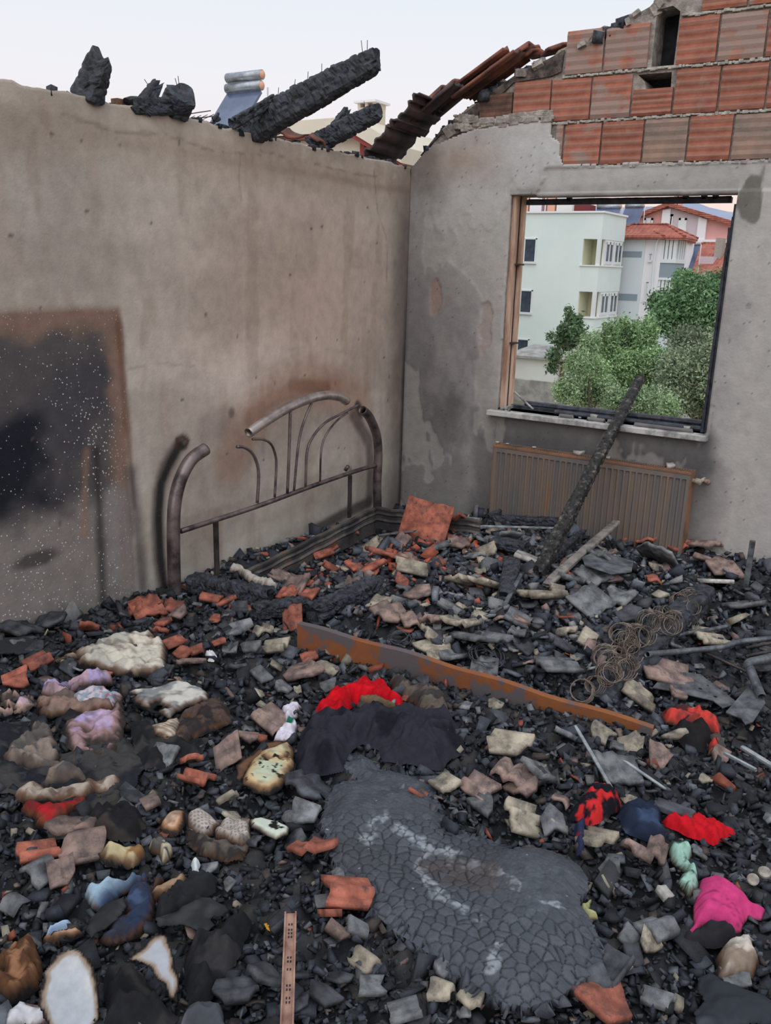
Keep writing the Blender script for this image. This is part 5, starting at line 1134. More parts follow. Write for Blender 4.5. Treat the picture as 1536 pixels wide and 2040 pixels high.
sheet('burnt_cloth', 'fluffy burnt off-white wadding above the dull red cloth', 'cloth', Z1([(60, 910), (180, 870), (330, 890), (420, 850), (540, 825), (590, 840), (560, 880), (480, 930), (400, 940), (300, 960), (180, 960), (90, 950)]), M_col, two((172, 158, 146), (120, 102, 90), .025, sd=3), lift=.03, bulge=.025, fold=.012, seed=1009, burn=.012)
sheet('paper_fold', 'burnt white paper fold with a black speckled underside, beside the lilac bedding', 'paper', Z1([(610, 440), (760, 410), (850, 396), (900, 400), (960, 430), (1010, 465), (1000, 490), (900, 500), (850, 530), (820, 560), (760, 540), (700, 520), (640, 490)]), M_paper, two((198, 194, 186), (138, 140, 142), .05, .05), lift=.05, bulge=.02, edge=.02, fold=.008, fs=.08, seed=1010, burn=.010, crisp=True, thick=.004)
sheet('burnt_magazine', 'dark brown burnt wad of pages right of the white paper fold', 'paper', Z1([(860, 540), (900, 505), (980, 490), (1060, 478), (1100, 500), (1110, 560), (1040, 600), (940, 640), (860, 680), (800, 690), (830, 620)]), M_paper, two((84, 66, 58), (46, 40, 40), .03, ), lift=.06, bulge=.03, fold=.01, fs=.02, ang=.5, seed=1011, burn=.006)
sheet('burnt_magazine', 'singed page edges with fine print lines hanging from the brown wad', 'paper', Z1([(710, 600), (780, 590), (850, 560), (870, 600), (850, 660), (800, 692), (760, 660), (725, 640)]), M_paper, lambda X_, Y_, d, u, v: mixc(np.zeros(X_.shape + (3,)) + np.array(s(190, 174, 156)), s(110, 90, 74), (np.sin(v / .0022) > .2) * .6), lift=.04, bulge=.02, fold=.006, seed=1012, burn=.008, res=.004, crisp=True)
book = lambda X_, Y_, d, u, v: mixc(mixc(np.zeros(X_.shape + (3,)) + np.array(s(184, 192, 168)), s(196, 168, 126), sm(.045, .015, d)), s(24, 22, 22), (fbm(X_ / .018 + Y_ / .03, Y_ / .018, 77, 3) > .16) * 1.0)
sheet('burnt_book', 'burnt pale green oval book with black char spots', 'book', Z1([(1290, 715), (1380, 680), (1405, 700), (1408, 780), (1395, 850), (1340, 910), (1290, 940), (1220, 920), (1160, 880), (1165, 830), (1200, 770), (1240, 730)]), M_paper, book, lift=.06, bulge=.025, edge=.02, fold=.003, seed=1013, burn=.012, crisp=True, thick=.02, res=.004, jag=.003)
sheet('burnt_paper', 'brown scorched page behind the pale green book', 'paper', Z1([(1130, 850), (1130, 780), (1180, 745), (1240, 700), (1270, 670), (1340, 665), (1390, 685), (1280, 720), (1200, 780), (1150, 860)]), M_paper, (110, 80, 60), lift=.05, bulge=.0, fold=.004, seed=1014, burn=.008, crisp=True, res=.004)
emb = lambda X_, Y_, d, u, v: mixc(np.zeros(X_.shape + (3,)) + np.array(s(214, 206, 220)), s(30, 110, 84), sm(.022, .014, np.hypot(X_ - EMB[0], (Y_ - EMB[1]) * .7) + .006 * fbm(X_ / .02, Y_ / .02, 3)))
EMB = P(577, 1428, .06)
sheet('white_cloth', 'white and lilac scrap of cloth with a green print, upright above the burnt book', 'cloth', Z1([(1305, 660), (1330, 610), (1370, 590), (1350, 560), (1345, 510), (1390, 495), (1445, 485), (1440, 510), (1405, 560), (1425, 590), (1420, 640), (1400, 668), (1350, 665)]), M_col, emb, lift=.04, bulge=.03, fold=.01, fs=.04, seed=1015, burn=.004, res=.004)
sheet('red_cloth', 'bright red crumpled cloth on the black clothes heap below the rusty rail', 'cloth', Z3_([(515, 290), (560, 255), (640, 200), (720, 190), (780, 170), (880, 165), (935, 195), (955, 240), (1010, 245), (985, 270), (900, 262), (800, 262), (740, 255), (700, 290), (690, 335), (600, 345), (530, 345)]), M_col, two((208, 20, 34), (178, 14, 28), .05), lift=.07, bulge=.06, edge=.035, fold=.018, fs=.05, ang=1.9, seed=1016, burn=0)
sheet('khaki_cloth', 'khaki crumpled cloth right of the bright red cloth', 'cloth', Z3_([(915, 140), (1000, 145), (1060, 190), (1110, 205), (1190, 210), (1240, 260), (1250, 320), (1180, 345), (1100, 330), (1060, 270), (990, 230), (940, 200)]), M_col, two((98, 88, 80), (62, 58, 58), .04), lift=.05, bulge=.05, edge=.03, fold=.02, fs=.04, ang=.8, seed=1017, burn=.005)
sheet('brown_strap', 'olive-brown twisted fabric strip across the red cloth', 'cloth', Z3_([(735, 250), (800, 265), (860, 265), (950, 300), (985, 325), (900, 305), (830, 300), (760, 280)]), M_col, (112, 98, 76), lift=.10, bulge=.02, edge=.012, fold=.006, seed=1018, burn=.003, res=.004)
sheet('black_clothes', 'heap of black half-burnt clothes beneath the bright red cloth', 'clothes', Z3_([(440, 400), (500, 350), (600, 340), (720, 310), (850, 300), (980, 320), (1060, 270), (1110, 330), (1260, 330), (1330, 420), (1340, 520), (1250, 560), (1200, 620), (1100, 600), (980, 570), (880, 570), (860, 500), (780, 470), (720, 500), (680, 560), (670, 620), (560, 640), (420, 680), (405, 560)]), M_col, two((30, 31, 38), (46, 46, 54), .1), lift=.035, bulge=.07, edge=.08, fold=.028, fs=.09, ang=.15, seed=1019, burn=0)
sheet('red_cloth', 'dull red cloth with a charred rim at the far left', 'cloth', Z2([(95, 30), (160, -10), (220, 20), (330, -20), (410, -40), (405, 10), (340, 50), (300, 90), (240, 125), (160, 105), (155, 50)]), M_col, two((168, 34, 40), (126, 30, 34), .05), lift=.05, bulge=.04, fold=.014, fs=.05, ang=.6, seed=1020, burn=.009)
chk = lambda X_, Y_, d, u, v: mixc(mixc(np.zeros(X_.shape + (3,)) + np.array(s(176, 166, 158)), s(96, 92, 96), ((np.sin((X_ + Y_) / .0022) > .1) & (np.sin((X_ - Y_) / .0022) > .1)) * .8), s(110, 92, 78), sm(.02, .0, d) * .6)
sheet('checked_slipper', 'rounded checked slipper sole, larger of the pale pieces at centre left', 'slipper', Z2([(890, 60), (930, 28), (980, 30), (1020, 60), (1060, 90), (1020, 150), (960, 160), (900, 110)]), M_col, chk, lift=.05, bulge=.03, edge=.03, fold=.003, seed=1021, burn=.006, res=.0035, jag=.003)
sheet('checked_cloth', 'charred checked cloth lapped over the slipper', 'cloth', Z2([(1015, 110), (1080, 70), (1150, 90), (1200, 110), (1212, 170), (1150, 200), (1090, 190), (1020, 160)]), M_col, chk, lift=.06, bulge=.03, edge=.02, fold=.008, seed=1022, burn=.006, res=.0035)
sheet('burnt_cloth', 'black burnt base sagging beneath the checked slipper', 'cloth', Z2([(890, 120), (960, 165), (1030, 175), (1100, 205), (1200, 190), (1160, 260), (1060, 275), (960, 240), (900, 190)]), M_col, two((52, 48, 48), (94, 86, 80), .03), lift=.035, bulge=.03, fold=.012, seed=1023, burn=.004)
sheet('scorched_pad', 'pale round scorched pad left of the checked slipper', 'pad', Z2([(765, 100), (800, 55), (850, 38), (888, 45), (885, 90), (850, 140), (810, 152), (775, 130)]), M_paper, (198, 164, 140), lift=.05, bulge=.02, edge=.02, fold=.002, seed=1024, burn=.009, res=.0035, jag=.002, burnc=((150, 104, 70), (50, 40, 36)))
sheet('pale_tablet', 'mint-white oblong with char marks right of the slipper', 'plastic piece', Z2([(1190, 95), (1250, 85), (1330, 100), (1385, 125), (1375, 155), (1320, 180), (1250, 150), (1200, 130)]), M_paper, lambda X_, Y_, d, u, v: mixc(np.zeros(X_.shape + (3,)) + np.array(s(196, 204, 190)), s(26, 24, 24), (fbm(X_ / .015, Y_ / .015, 78, 3) > .17) * 1.0), lift=.05, bulge=.015, edge=.01, fold=.002, seed=1025, burn=.004, res=.0035, crisp=True, thick=.01, jag=.002)
sheet('burnt_paper', 'yellow-brown curled burnt papers above the blue jeans', 'paper', Z2([(465, 260), (530, 215), (600, 240), (690, 230), (700, 290), (640, 335), (560, 320), (500, 290)]), M_paper, two((186, 170, 134), (140, 104, 66), .04), lift=.05, bulge=.03, fold=.015, fs=.03, seed=1026, burn=.008, crisp=True, res=.004)
sheet('burnt_cup', 'small curled cream scrap right of the yellow-brown papers', 'paper', Z2([(710, 200), (740, 180), (790, 195), (825, 225), (820, 270), (780, 285), (760, 240), (715, 225)]), M_paper, two((182, 174, 150), (90, 84, 80), .015), lift=.05, bulge=.03, edge=.015, fold=.006, seed=1027, burn=.003, res=.003)
jean = two((66, 82, 110), (46, 56, 78), .04)
sheet('jeans', 'blue jeans leg, charred at its hem, among black sheets at lower left', 'clothes', Z2([(460, 650), (540, 580), (600, 520), (590, 470), (640, 410), (700, 370), (760, 345), (790, 350), (740, 410), (750, 480), (740, 540), (690, 600), (620, 650), (520, 670)]), M_col, jean, lift=.07, bulge=.04, fold=.012, fs=.05, ang=.9, seed=1028, burn=.006)
PB = P(192, 1795, .06)
sheet('blue_cloth', 'dark blue cloth with pale blue crumpled end, left of the jeans', 'cloth', Z2([(400, 430), (450, 415), (500, 390), (600, 370), (700, 340), (720, 360), (640, 400), (570, 440), (540, 480), (490, 520), (440, 500)]), M_col, lambda X_, Y_, d, u, v: mixc(np.zeros(X_.shape + (3,)) + np.array(s(44, 60, 92)), s(150, 172, 190), sm(0, -.04, X_ - PB[0])), lift=.06, bulge=.03, fold=.012, seed=1029, burn=.003)
blk = two((40, 41, 44), (58, 59, 62), .1)
sheet('charred_sheet', 'stiff black charred sheet lying right of the jeans', 'sheet', Z2([(760, 600), (740, 570), (830, 520), (940, 470), (1010, 465), (1110, 510), (1060, 545), (1000, 545), (1035, 575), (990, 628), (920, 610), (870, 590), (820, 605)]), M_paper, blk, lift=.07, bulge=.01, edge=.02, fold=.008, fs=.1, seed=1030, burn=0, crisp=True, thick=.004, jag=.008)
sheet('charred_sheet', 'black charred sheet left of the jeans, edge curling up', 'sheet', Z2([(410, 620), (430, 560), (500, 500), (600, 460), (612, 510), (560, 570), (490, 610), (440, 655)]), M_paper, blk, lift=.08, bulge=.01, fold=.006, fs=.1, seed=1031, burn=0, crisp=True, thick=.004, jag=.006)
sheet('charred_sheet', 'long folded black fabric crossing above the charred sheet', 'sheet', Z2([(740, 530), (760, 470), (860, 400), (960, 350), (1040, 340), (1040, 400), (980, 430), (900, 470), (820, 530), (760, 570)]), M_col, two((42, 42, 46), (62, 58, 58), .05), lift=.05, bulge=.04, fold=.018, fs=.03, ang=.6, seed=1032, burn=0)
sheet('singed_cloth', 'tan singed cloth end beside the top of the jeans', 'cloth', Z2([(700, 430), (760, 400), (840, 370), (900, 360), (910, 390), (850, 430), (780, 465), (730, 465)]), M_col, two((160, 132, 106), (104, 90, 78), .04), lift=.075, bulge=.025, fold=.008, seed=1033, burn=.008)
sheet('charred_fabric', 'dark fabric folds between the white shell and the white board', 'cloth', Z2([(490, 800), (560, 780), (680, 800), (740, 880), (800, 960), (850, 1000), (800, 1080), (500, 1080)]), M_col, two((34, 34, 38), (52, 50, 50), .1), lift=.015, bulge=.05, edge=.08, fold=.03, fs=.1, ang=.8, seed=1034, burn=0)
# white burnt shells standing in the lower left corner
def shell(name, label, cat, pix, z0, up, seed, c1, c2, brn=.02, vein=True):
    """a curved board standing in the rubble: outline in its own upright plane facing the room"""
    Q = [P(*pix[0], 0.0)]; mid = P(sum(p[0] for p in pix) / len(pix), max(p[1] for p in pix) - 4, z0)
    n_ = EYE - mid; n_[2] = 0; n_ /= np.linalg.norm(n_); n_ = n_ * math.cos(up) + np.array([0, 0, math.sin(up)])
    A = np.cross((0, 0, 1), n_); A /= np.linalg.norm(A); Bv = np.cross(n_, A); poly = []
    for x, y in pix:
        d = ray(x, y); t = ((mid - EYE) @ n_) / (d @ n_); q = EYE + d * t - mid; poly.append((q @ A, q @ Bv))
    poly_ = np.array(poly); X_, Y_ = np.meshgrid(np.arange(poly_[:, 0].min(), poly_[:, 0].max(), .0035), np.arange(poly_[:, 1].min(), poly_[:, 1].max(), .0035), indexing='ij')
    jx = .006 * fbm(X_ / .02, Y_ / .02, seed); ins = inpoly(X_ + jx, Y_ + jx, poly); d = pdist(X_ + jx, Y_ + jx, poly)
    xc_ = poly_[:, 0].mean(); W_ = np.ptp(poly_[:, 0])
    dep = .12 * ((X_ - xc_) / W_ * 2) ** 2 * W_ - .0 + .006 * fbm(X_ / .05, Y_ / .05, seed + 2)
    c = mixc(np.zeros(X_.shape + (3,)) + np.array(s(*c1)), s(*c2), sm(-.2, .2, fbm(X_ / .08, Y_ / .08, seed + 3)))
    w = d / brn + 1.6 * fbm(X_ / .03, Y_ / .03, seed + 4, 4); c = mixc(c, s(150, 124, 92), sm(1.7, 1.0, w) * .8); c = mixc(c, s(40, 34, 32), sm(.85, .35, w))
    V = mid + X_[..., None] * A + Y_[..., None] * Bv + dep[..., None] * n_
    nx_, ny_ = X_.shape; idx = np.arange(nx_ * ny_).reshape(nx_, ny_); okf = ins[:-1, :-1] & ins[1:, :-1] & ins[1:, 1:] & ins[:-1, 1:]
    Fq = np.stack([idx[:-1, :-1], idx[1:, :-1], idx[1:, 1:], idx[:-1, 1:]], -1)[okf]; V = V.reshape(-1, 3) - mid
    used = np.zeros(len(V), bool); used[Fq.ravel()] = True; rmp = np.cumsum(used) - 1
    o = mk(name, V[used], rmp[Fq], M_paper, None, c.reshape(-1, 3)[used], True); o.location = mid
    m_ = o.modifiers.new('t', 'SOLIDIFY'); m_.thickness = .008; m_.offset = -1; return tag(o, label, cat)
shell('burnt_shell', 'white rounded burnt shell standing at the lower left', 'burnt shell', Z2([(195, 870), (215, 800), (270, 730), (330, 700), (390, 705), (440, 760), (470, 850), (475, 960), (465, 1060), (420, 1120), (330, 1120), (230, 1080), (190, 950)]), .0, .35, 1101, (186, 192, 200), (206, 208, 210), .009)
sheet('charred_fabric', 'wide dark fabric folds right of the tall white board', 'cloth', Z2([(880, 700), (930, 640), (1000, 640), (1180, 520), (1210, 560), (1150, 700), (1060, 860), (960, 960), (900, 940), (870, 800)]), M_col, two((34, 34, 38), (56, 54, 56), .1), lift=.015, bulge=.05, edge=.08, fold=.03, fs=.1, ang=.8, seed=1060, burn=0)
sheet('charred_fabric', 'soot-black cloth spread under the lilac bedding and grey-beige cloth', 'cloth', Z1([(-60, 560), (160, 560), (300, 720), (600, 640), (700, 760), (640, 900), (520, 1050), (400, 1100), (200, 960), (60, 900), (-60, 920)]), M_col, two((38, 40, 46), (66, 64, 64), .08), lift=.0, bulge=.004, edge=.06, fold=.010, fs=.07, ang=.4, seed=1061, burn=0, res=.008)
sheet('charred_fabric', 'black brittle cloth right of the lilac quilt, under the brown wad of pages', 'cloth', Z1([(620, 560), (700, 560), (900, 640), (1000, 640), (960, 720), (820, 780), (700, 800), (640, 720)]), M_col, two((36, 36, 40), (58, 56, 56), .06), lift=.01, bulge=.02, edge=.05, fold=.016, fs=.06, seed=1062, burn=0, res=.008)
sheet('charred_fabric', 'dark brown burnt bundle right of the dull red cloth', 'cloth', Z2([(410, 60), (480, 0), (560, -40), (640, 0), (700, 80), (660, 160), (560, 170), (450, 120)]), M_col, two((34, 33, 36), (60, 54, 52), .05), lift=.01, bulge=.05, edge=.06, fold=.02, fs=.06, seed=1063, burn=0)
shell('burnt_board', 'tall white board with brown burnt rim leaning behind the white shell', 'board', Z2([(600, 750), (680, 690), (740, 620), (790, 630), (830, 740), (855, 840), (850, 960), (800, 940), (790, 870), (750, 850), (710, 780), (650, 745)]), .02, .5, 1102, (176, 180, 190), (196, 192, 184), .009)
sheet('white_rag', 'white strip of cloth at the bottom left corner', 'cloth', Z2([(20, 1020), (90, 965), (160, 990), (250, 1000), (320, 1030), (240, 1060), (120, 1060), (30, 1080)]), M_paper, (206, 206, 212), lift=.06, bulge=.03, fold=.006, seed=1035, burn=.004)
sheet('tan_wadding', 'rust-brown crumbling foam at the left edge behind the white shell', 'foam', Z2([(-60, 760), (40, 700), (120, 680), (180, 660), (200, 740), (220, 790), (180, 860), (130, 910), (60, 940), (-60, 950)]), M_col, two((150, 108, 80), (86, 58, 44), .02), lift=.05, bulge=.05, edge=.05, fold=.02, fs=.03, seed=1036, burn=.01)
sheet('burnt_paper', 'cream and peach burnt paper scraps between foam and jeans', 'paper', Z2([(190, 680), (250, 640), (320, 610), (370, 595), (405, 620), (350, 650), (290, 660), (220, 700)]), M_paper, (190, 150, 122), lift=.06, bulge=.015, fold=.008, seed=1037, burn=.006, res=.004)
sheet('light_blue_scrap', 'light blue scrap shaped like a fish above the cream scraps', 'cloth', Z2([(210, 630), (240, 600), (290, 570), (340, 560), (345, 585), (300, 600), (260, 615), (230, 640)]), M_paper, (160, 182, 210), lift=.07, bulge=.01, fold=.003, seed=1038, burn=0, res=.003)
sheet('red_cloth', 'red striped cloth with a beaded trim beside the wooden offcut', 'cloth', Z5([(865, 895), (920, 880), (1040, 900), (1100, 890), (1200, 930), (1330, 980), (1260, 1010), (1190, 1050), (1120, 1010), (1040, 1000), (960, 960), (880, 930)]), M_col, lambda X_, Y_, d, u, v: mixc(np.zeros(X_.shape + (3,)) + np.array(s(196, 24, 36)), s(150, 14, 26), (np.sin(v / .004) > .5) * .5), lift=.055, bulge=.03, edge=.02, fold=.010, fs=.04, ang=-.5, seed=1039, burn=0, res=.0045)
sheet('red_black_cloth', 'red and black crumpled cloth beside the top right of the cracked slab', 'cloth', Z5([(270, 890), (300, 830), (370, 770), (420, 725), (500, 725), (560, 760), (610, 780), (615, 830), (550, 850), (500, 900), (440, 920), (380, 910), (320, 890)]), M_col, two((196, 44, 46), (26, 26, 34), .035, .02, 5, .03), lift=.05, bulge=.05, edge=.025, fold=.018, fs=.03, seed=1040, burn=0, res=.0045)
sheet('red_black_cloth', 'narrow navy and red cloth tail hanging below the red and black cloth', 'cloth', Z5([(320, 930), (390, 910), (400, 980), (380, 1060), (385, 1110), (340, 1115), (325, 1060)]), M_col, two((44, 50, 78), (180, 40, 56), .03, .1), lift=.05, bulge=.03, edge=.015, fold=.008, seed=1041, burn=0, res=.004)
sheet('navy_cloth', 'dark navy cloth between the two red pieces', 'cloth', Z5([(590, 870), (620, 810), (700, 790), (820, 800), (870, 860), (860, 930), (900, 990), (820, 1040), (740, 1020), (640, 970)]), M_col, two((34, 42, 60), (56, 70, 96), .08), lift=.035, bulge=.03, fold=.014, fs=.05, seed=1042, burn=0)
sheet('melted_bag', 'melted orange-red plastic bag draped over a charred lump at the right', 'bag', Z5([(860, 250), (900, 228), (960, 220), (1060, 235), (1150, 260), (1220, 310), (1235, 400), (1215, 470), (1150, 490), (1150, 430), (1210, 380), (1140, 330), (1050, 320), (1000, 320), (940, 305), (890, 300)]), M_paper, two((196, 62, 54), (70, 34, 34), .04, .05), lift=.08, bulge=.04, edge=.025, fold=.012, fs=.03, seed=1043, burn=.004, res=.0045)
sheet('burnt_lump', 'black brittle lump under the melted orange bag', 'burnt lump', Z5([(940, 310), (1040, 325), (1140, 335), (1200, 385), (1150, 430), (1120, 470), (1000, 440), (920, 360)]), M_col, (34, 32, 34), lift=.04, bulge=.05, edge=.04, fold=.02, seed=1044, burn=0)
sheet('green_scraps', 'pale green crumpled scraps above the pink cloth', 'cloth', Z6([(890, 140), (950, 130), (1030, 150), (1060, 180), (1030, 220), (1090, 330), (1090, 380), (1040, 460), (1000, 400), (960, 370), (1010, 310), (930, 230)]), M_col, two((150, 186, 172), (50, 74, 60), .022, .04), lift=.04, bulge=.03, edge=.02, fold=.014, fs=.025, seed=1045, burn=.003, res=.004)
HEM = [tuple(P(x, y, .115)[:2]) for x, y in Z6([(1085, 318), (1185, 318), (1260, 350), (1430, 470), (1530, 530)])]
sheet('pink_cloth', 'bright pink hemmed cloth triangle at the right edge', 'cloth', Z6([(1110, 320), (1185, 318), (1260, 350), (1330, 400), (1430, 470), (1510, 515), (1480, 575), (1400, 570), (1370, 600), (1360, 655), (1300, 675), (1250, 640), (1120, 610), (1060, 665), (1020, 655), (1060, 600), (1060, 500), (1085, 400)]), M_col, lambda X_, Y_, d, u, v: mixc(np.zeros(X_.shape + (3,)) + np.array(s(196, 62, 118)), s(140, 40, 84), sm(.0025, .001, np.abs(seg_d(X_, Y_, HEM) - .012)) * .8), lift=.09, bulge=.04, edge=.05, fold=.004, fs=.12, ang=1.2, seed=1046, burn=.002, jag=.002)
sheet('burnt_lump', 'black burnt fabric tucked below the pink cloth', 'burnt lump', Z6([(1060, 665), (1130, 610), (1250, 640), (1300, 680), (1340, 720), (1250, 750), (1130, 760), (1000, 730), (980, 700)]), M_col, (44, 42, 46), lift=.05, bulge=.03, fold=.016, seed=1047, burn=0)
sheet('scorched_lump', 'scorched cream lump of cloth below the pink cloth', 'cloth', Z6([(1200, 900), (1190, 820), (1240, 740), (1330, 720), (1420, 740), (1440, 820), (1480, 870), (1440, 930), (1340, 965), (1250, 950)]), M_col, two((196, 186, 176), (140, 124, 110), .05), lift=.06, bulge=.06, edge=.04, fold=.014, fs=.05, ang=1.0, seed=1048, burn=.008)
sheet('yellow_peel', 'curled yellowish peel at the slab right side', 'scrap', Z6([(350, 520), (380, 480), (430, 455), (410, 510), (420, 550), (480, 560), (480, 590), (430, 600), (380, 575)]), M_paper, (170, 166, 120), lift=.05, bulge=.03, edge=.012, fold=.004, seed=1049, burn=.002, res=.003)
sheet('pale_splinter', 'small pale splinter above the yellowish peel', 'scrap', Z6([(500, 365), (520, 340), (580, 318), (605, 325), (560, 350), (510, 375)]), M_paper, (196, 172, 140), lift=.05, bulge=.01, edge=.006, fold=.002, seed=1050, burn=0, res=.0025)
sheet('white_tuft', 'small white tuft left of centre between the tile shards', 'scrap', Z1([(980, 240), (1010, 232), (1035, 245), (1020, 275), (990, 272)]), M_paper, (214, 214, 216), lift=.04, bulge=.02, edge=.01, fold=.004, seed=1051, burn=0, res=.004)
sheet('white_tuft', 'small white tuft right of the yellow-brown papers', 'scrap', Z2([(915, 290), (945, 275), (962, 290), (950, 325), (925, 330)]), M_paper, (214, 220, 222), lift=.05, bulge=.02, edge=.01, fold=.004, seed=1052, burn=0, res=.003)
sheet('charred_sheet', 'smooth dark charred sheet at the bottom right corner', 'sheet', Z6([(1060, 1200), (1120, 1100), (1080, 960), (1180, 920), (1300, 980), (1440, 1060), (1620, 1150), (1620, 1300), (1060, 1300)]), M_paper, two((44, 48, 54), (64, 68, 76), .15), lift=.05, bulge=.02, edge=.05, fold=.014, fs=.15, seed=1053, burn=0, thick=.004, crisp=True)
sheet('charred_sheet', 'grey-black curled sheet left of the slotted lath at the bottom', 'sheet', Z2([(860, 1060), (900, 990), (980, 960), (1060, 990), (1090, 1060)]), M_paper, two((70, 74, 80), (100, 104, 108), .06), lift=.05, bulge=.02, edge=.02, fold=.01, seed=1054, burn=0)
sheet('orange_scrap', 'tiny orange scrap left of the slotted lath top', 'scrap', Z2([(1258, 565), (1275, 570), (1303, 590), (1298, 610), (1270, 600)]), M_paper, (214, 150, 40), lift=.04, bulge=.01, edge=.006, fold=.002, seed=1055, burn=0, res=.0025)
sheet('fibre_strip', 'pale curled fibre strip over the charred beam end by the bedpost', 'scrap', [(455, 1135), (480, 1132), (500, 1150), (535, 1160), (552, 1172), (530, 1172), (500, 1162), (478, 1145)], M_paper, (186, 176, 166), lift=.11, bulge=.015, edge=.01, fold=.008, seed=1056, burn=.003, res=.005)
sheet('metal_tray', 'dark metal tray lying at the left edge under orange chips', 'metal plate', Z1([(-60, 175), (110, 170), (200, 190), (190, 230), (90, 245), (-60, 240)]), M_paper, (48, 48, 52), lift=.04, bulge=.0, edge=.01, fold=.002, seed=1057, burn=0, crisp=True, thick=.01)
# ------------------------------------------------------------------ outside, beyond the window and over the left wall
GZ = -4.4
def WQ(x, y, Y): return PY(960 + x * .35156, 360 + y * .35156, Y)
M_mint = mat('mint_render', s(218, 230, 228), s(226, 236, 234), scale=.3, rough=.9)
M_cream = mat('cream_render', s(232, 234, 230), s(238, 240, 236), scale=.3, rough=.9)
M_frame = mat('white_window_frame', s(222, 226, 228), rough=.5)
M_glass = mat('dark_window_glass', s(40, 52, 66), s(70, 82, 96), scale=.8, rough=.12, spec=.6)
M_curt = mat('curtained_glass', s(140, 152, 156), s(190, 198, 198), scale=1.5, stretch=(4, 4, .3), rough=.3)
M_olive = mat('balcony_inner_wall', s(196, 194, 164), s(206, 204, 172), scale=.5, rough=.9)
M_slate = mat('slate_render', s(140, 154, 164), rough=.9); M_pgrey = mat('pale_grey_render', s(212, 220, 226), rough=.9)
M_white = mat('white_render', s(234, 232, 236), rough=.9)
M_pink = mat('rose_render', s(214, 160, 156), s(220, 168, 162), scale=.3, rough=.9); M_mauve = mat('mauve_render', s(200, 188, 194), rough=.9)
M_coral = mat('coral_render', s(232, 176, 150), rough=.9)
def tile_roof_mat():
    m = mat('red_roof_tiles', s(158, 88, 76), s(190, 116, 98), scale=1.4, rough=.85); nt = m.node_tree; N = nt.nodes; L = nt.links
    t = N.new('ShaderNodeNewGeometry'); w = N.new('ShaderNodeTexWave'); w.wave_type = 'BANDS'; w.bands_direction = 'Z'; w.inputs['Scale'].default_value = 2.2
    L.new(t.outputs['Position'], w.inputs[0]); w2 = N.new('ShaderNodeTexWave'); w2.bands_direction = 'X'; w2.inputs['Scale'].default_value = 1.2; L.new(t.outputs['Position'], w2.inputs[0])
    a = N.new('ShaderNodeMath'); a.operation = 'ADD'; L.new(w.outputs['Fac'], a.inputs[0]); L.new(w2.outputs['Fac'], a.inputs[1])
    b = N.new('ShaderNodeBump'); b.inputs['Distance'].default_value = .08; b.inputs['Strength'].default_value = .8; L.new(a.outputs[0], b.inputs['Height']); L.new(b.outputs[0], N['Principled BSDF'].inputs['Normal']); return m
M_roof = tile_roof_mat()
def abox(par, name, a, b, mt, lab=None):
    a = np.array(a, float); b = np.array(b, float); lo_ = np.minimum(a, b); hi_ = np.maximum(a, b); c0 = (lo_ + hi_) / 2
    o = MB().box(tuple(lo_ - c0), tuple(hi_ - c0)).build(name, mt, par); o.location = c0 - np.array(par.location if par else (0, 0, 0))
    if lab: o['label'] = lab
    return o
def window_f(par, x0, x1, z0, z1, Y, n=2, glass=None, fw=.07):
    f = empty('window', ((x0 + x1) / 2, Y, z0)); f.parent = par; f.location = Vector(f.location) - par.location
    base = Vector(par.location) + f.location
    def q(o): o.location = o.location - f.location; return o
    class Pq: location = Vector(base)
    def bx(nm, a, b, mt):
        c0 = (np.array(a) + np.array(b)) / 2; o = MB().box(tuple(np.minimum(a, b) - c0), tuple(np.maximum(a, b) - c0)).build(nm, mt, f); o.location = Vector(c0) - base
    bx('pane', (x0 + fw, Y - .02, z0 + fw), (x1 - fw, Y + .02, z1 - fw), glass or M_glass)
    bx('frame', (x0, Y - .06, z0), (x0 + fw, Y + .02, z1), M_frame); bx('frame', (x1 - fw, Y - .06, z0), (x1, Y + .02, z1), M_frame)
    bx('frame', (x0, Y - .06, z1 - fw), (x1, Y + .02, z1), M_frame); bx('frame', (x0 - .05, Y - .12, z0 - .06), (x1 + .05, Y + .02, z0 + fw), M_frame)
    for i in range(1, n):
        x = x0 + (x1 - x0) * i / n; bx('mullion', (x - fw, Y - .05, z0), (x + fw, Y + .02, z1), M_frame)
# mint apartment block
Y1 = 44.0
top = WQ(690, 182, Y1); xc = top[0]; zt = top[2]; xs0 = WQ(588, 200, Y1)[0]; xL = xs0 - 9
e_ = None
for Yq in np.arange(Y1 + .2, Y1 + 12, .05):
    c_ = R @ (np.array([xc, Yq, zt]) - EYE)
    if CX + F * c_[0] / c_[2] > 960 + 820 * .3516: break
Ydep = Yq
mb_ = empty('apartment_building', (xc - 4, Y1 + 3, GZ)); tag(mb_, 'pale mint four-storey block with corner balconies, left in the window view', 'building')
abox(mb_, 'wall', (xL, Y1, GZ), (xs0, Ydep, zt), M_mint)
abox(mb_, 'inner_wall', (xs0, Y1 + 1.6, GZ), (xc - .2, Ydep, zt - .05), M_olive, 'olive-grey recessed balcony wall')
abox(mb_, 'inner_wall', (xs0 - .02, Y1 + .1, GZ), (xs0 + .03, Y1 + 1.7, zt - .05), M_olive)
abox(mb_, 'roof_edge', (xL, Y1 - .12, zt), (xs0, Ydep, zt + .1), M_white)
abox(mb_, 'roof_edge', (xs0, Y1 - .12, zt - .0), (xc + .1, Ydep, zt + .1), M_white)
zz = [zt, WQ(640, 330, Y1)[2], WQ(620, 485, Y1)[2], WQ(620, 630, Y1)[2], WQ(600, 780, Y1)[2], GZ]
abox(mb_, 'balcony_wall', (xs0, Y1 - .0, zz[1]), (xc, Ydep, zt), M_mint)
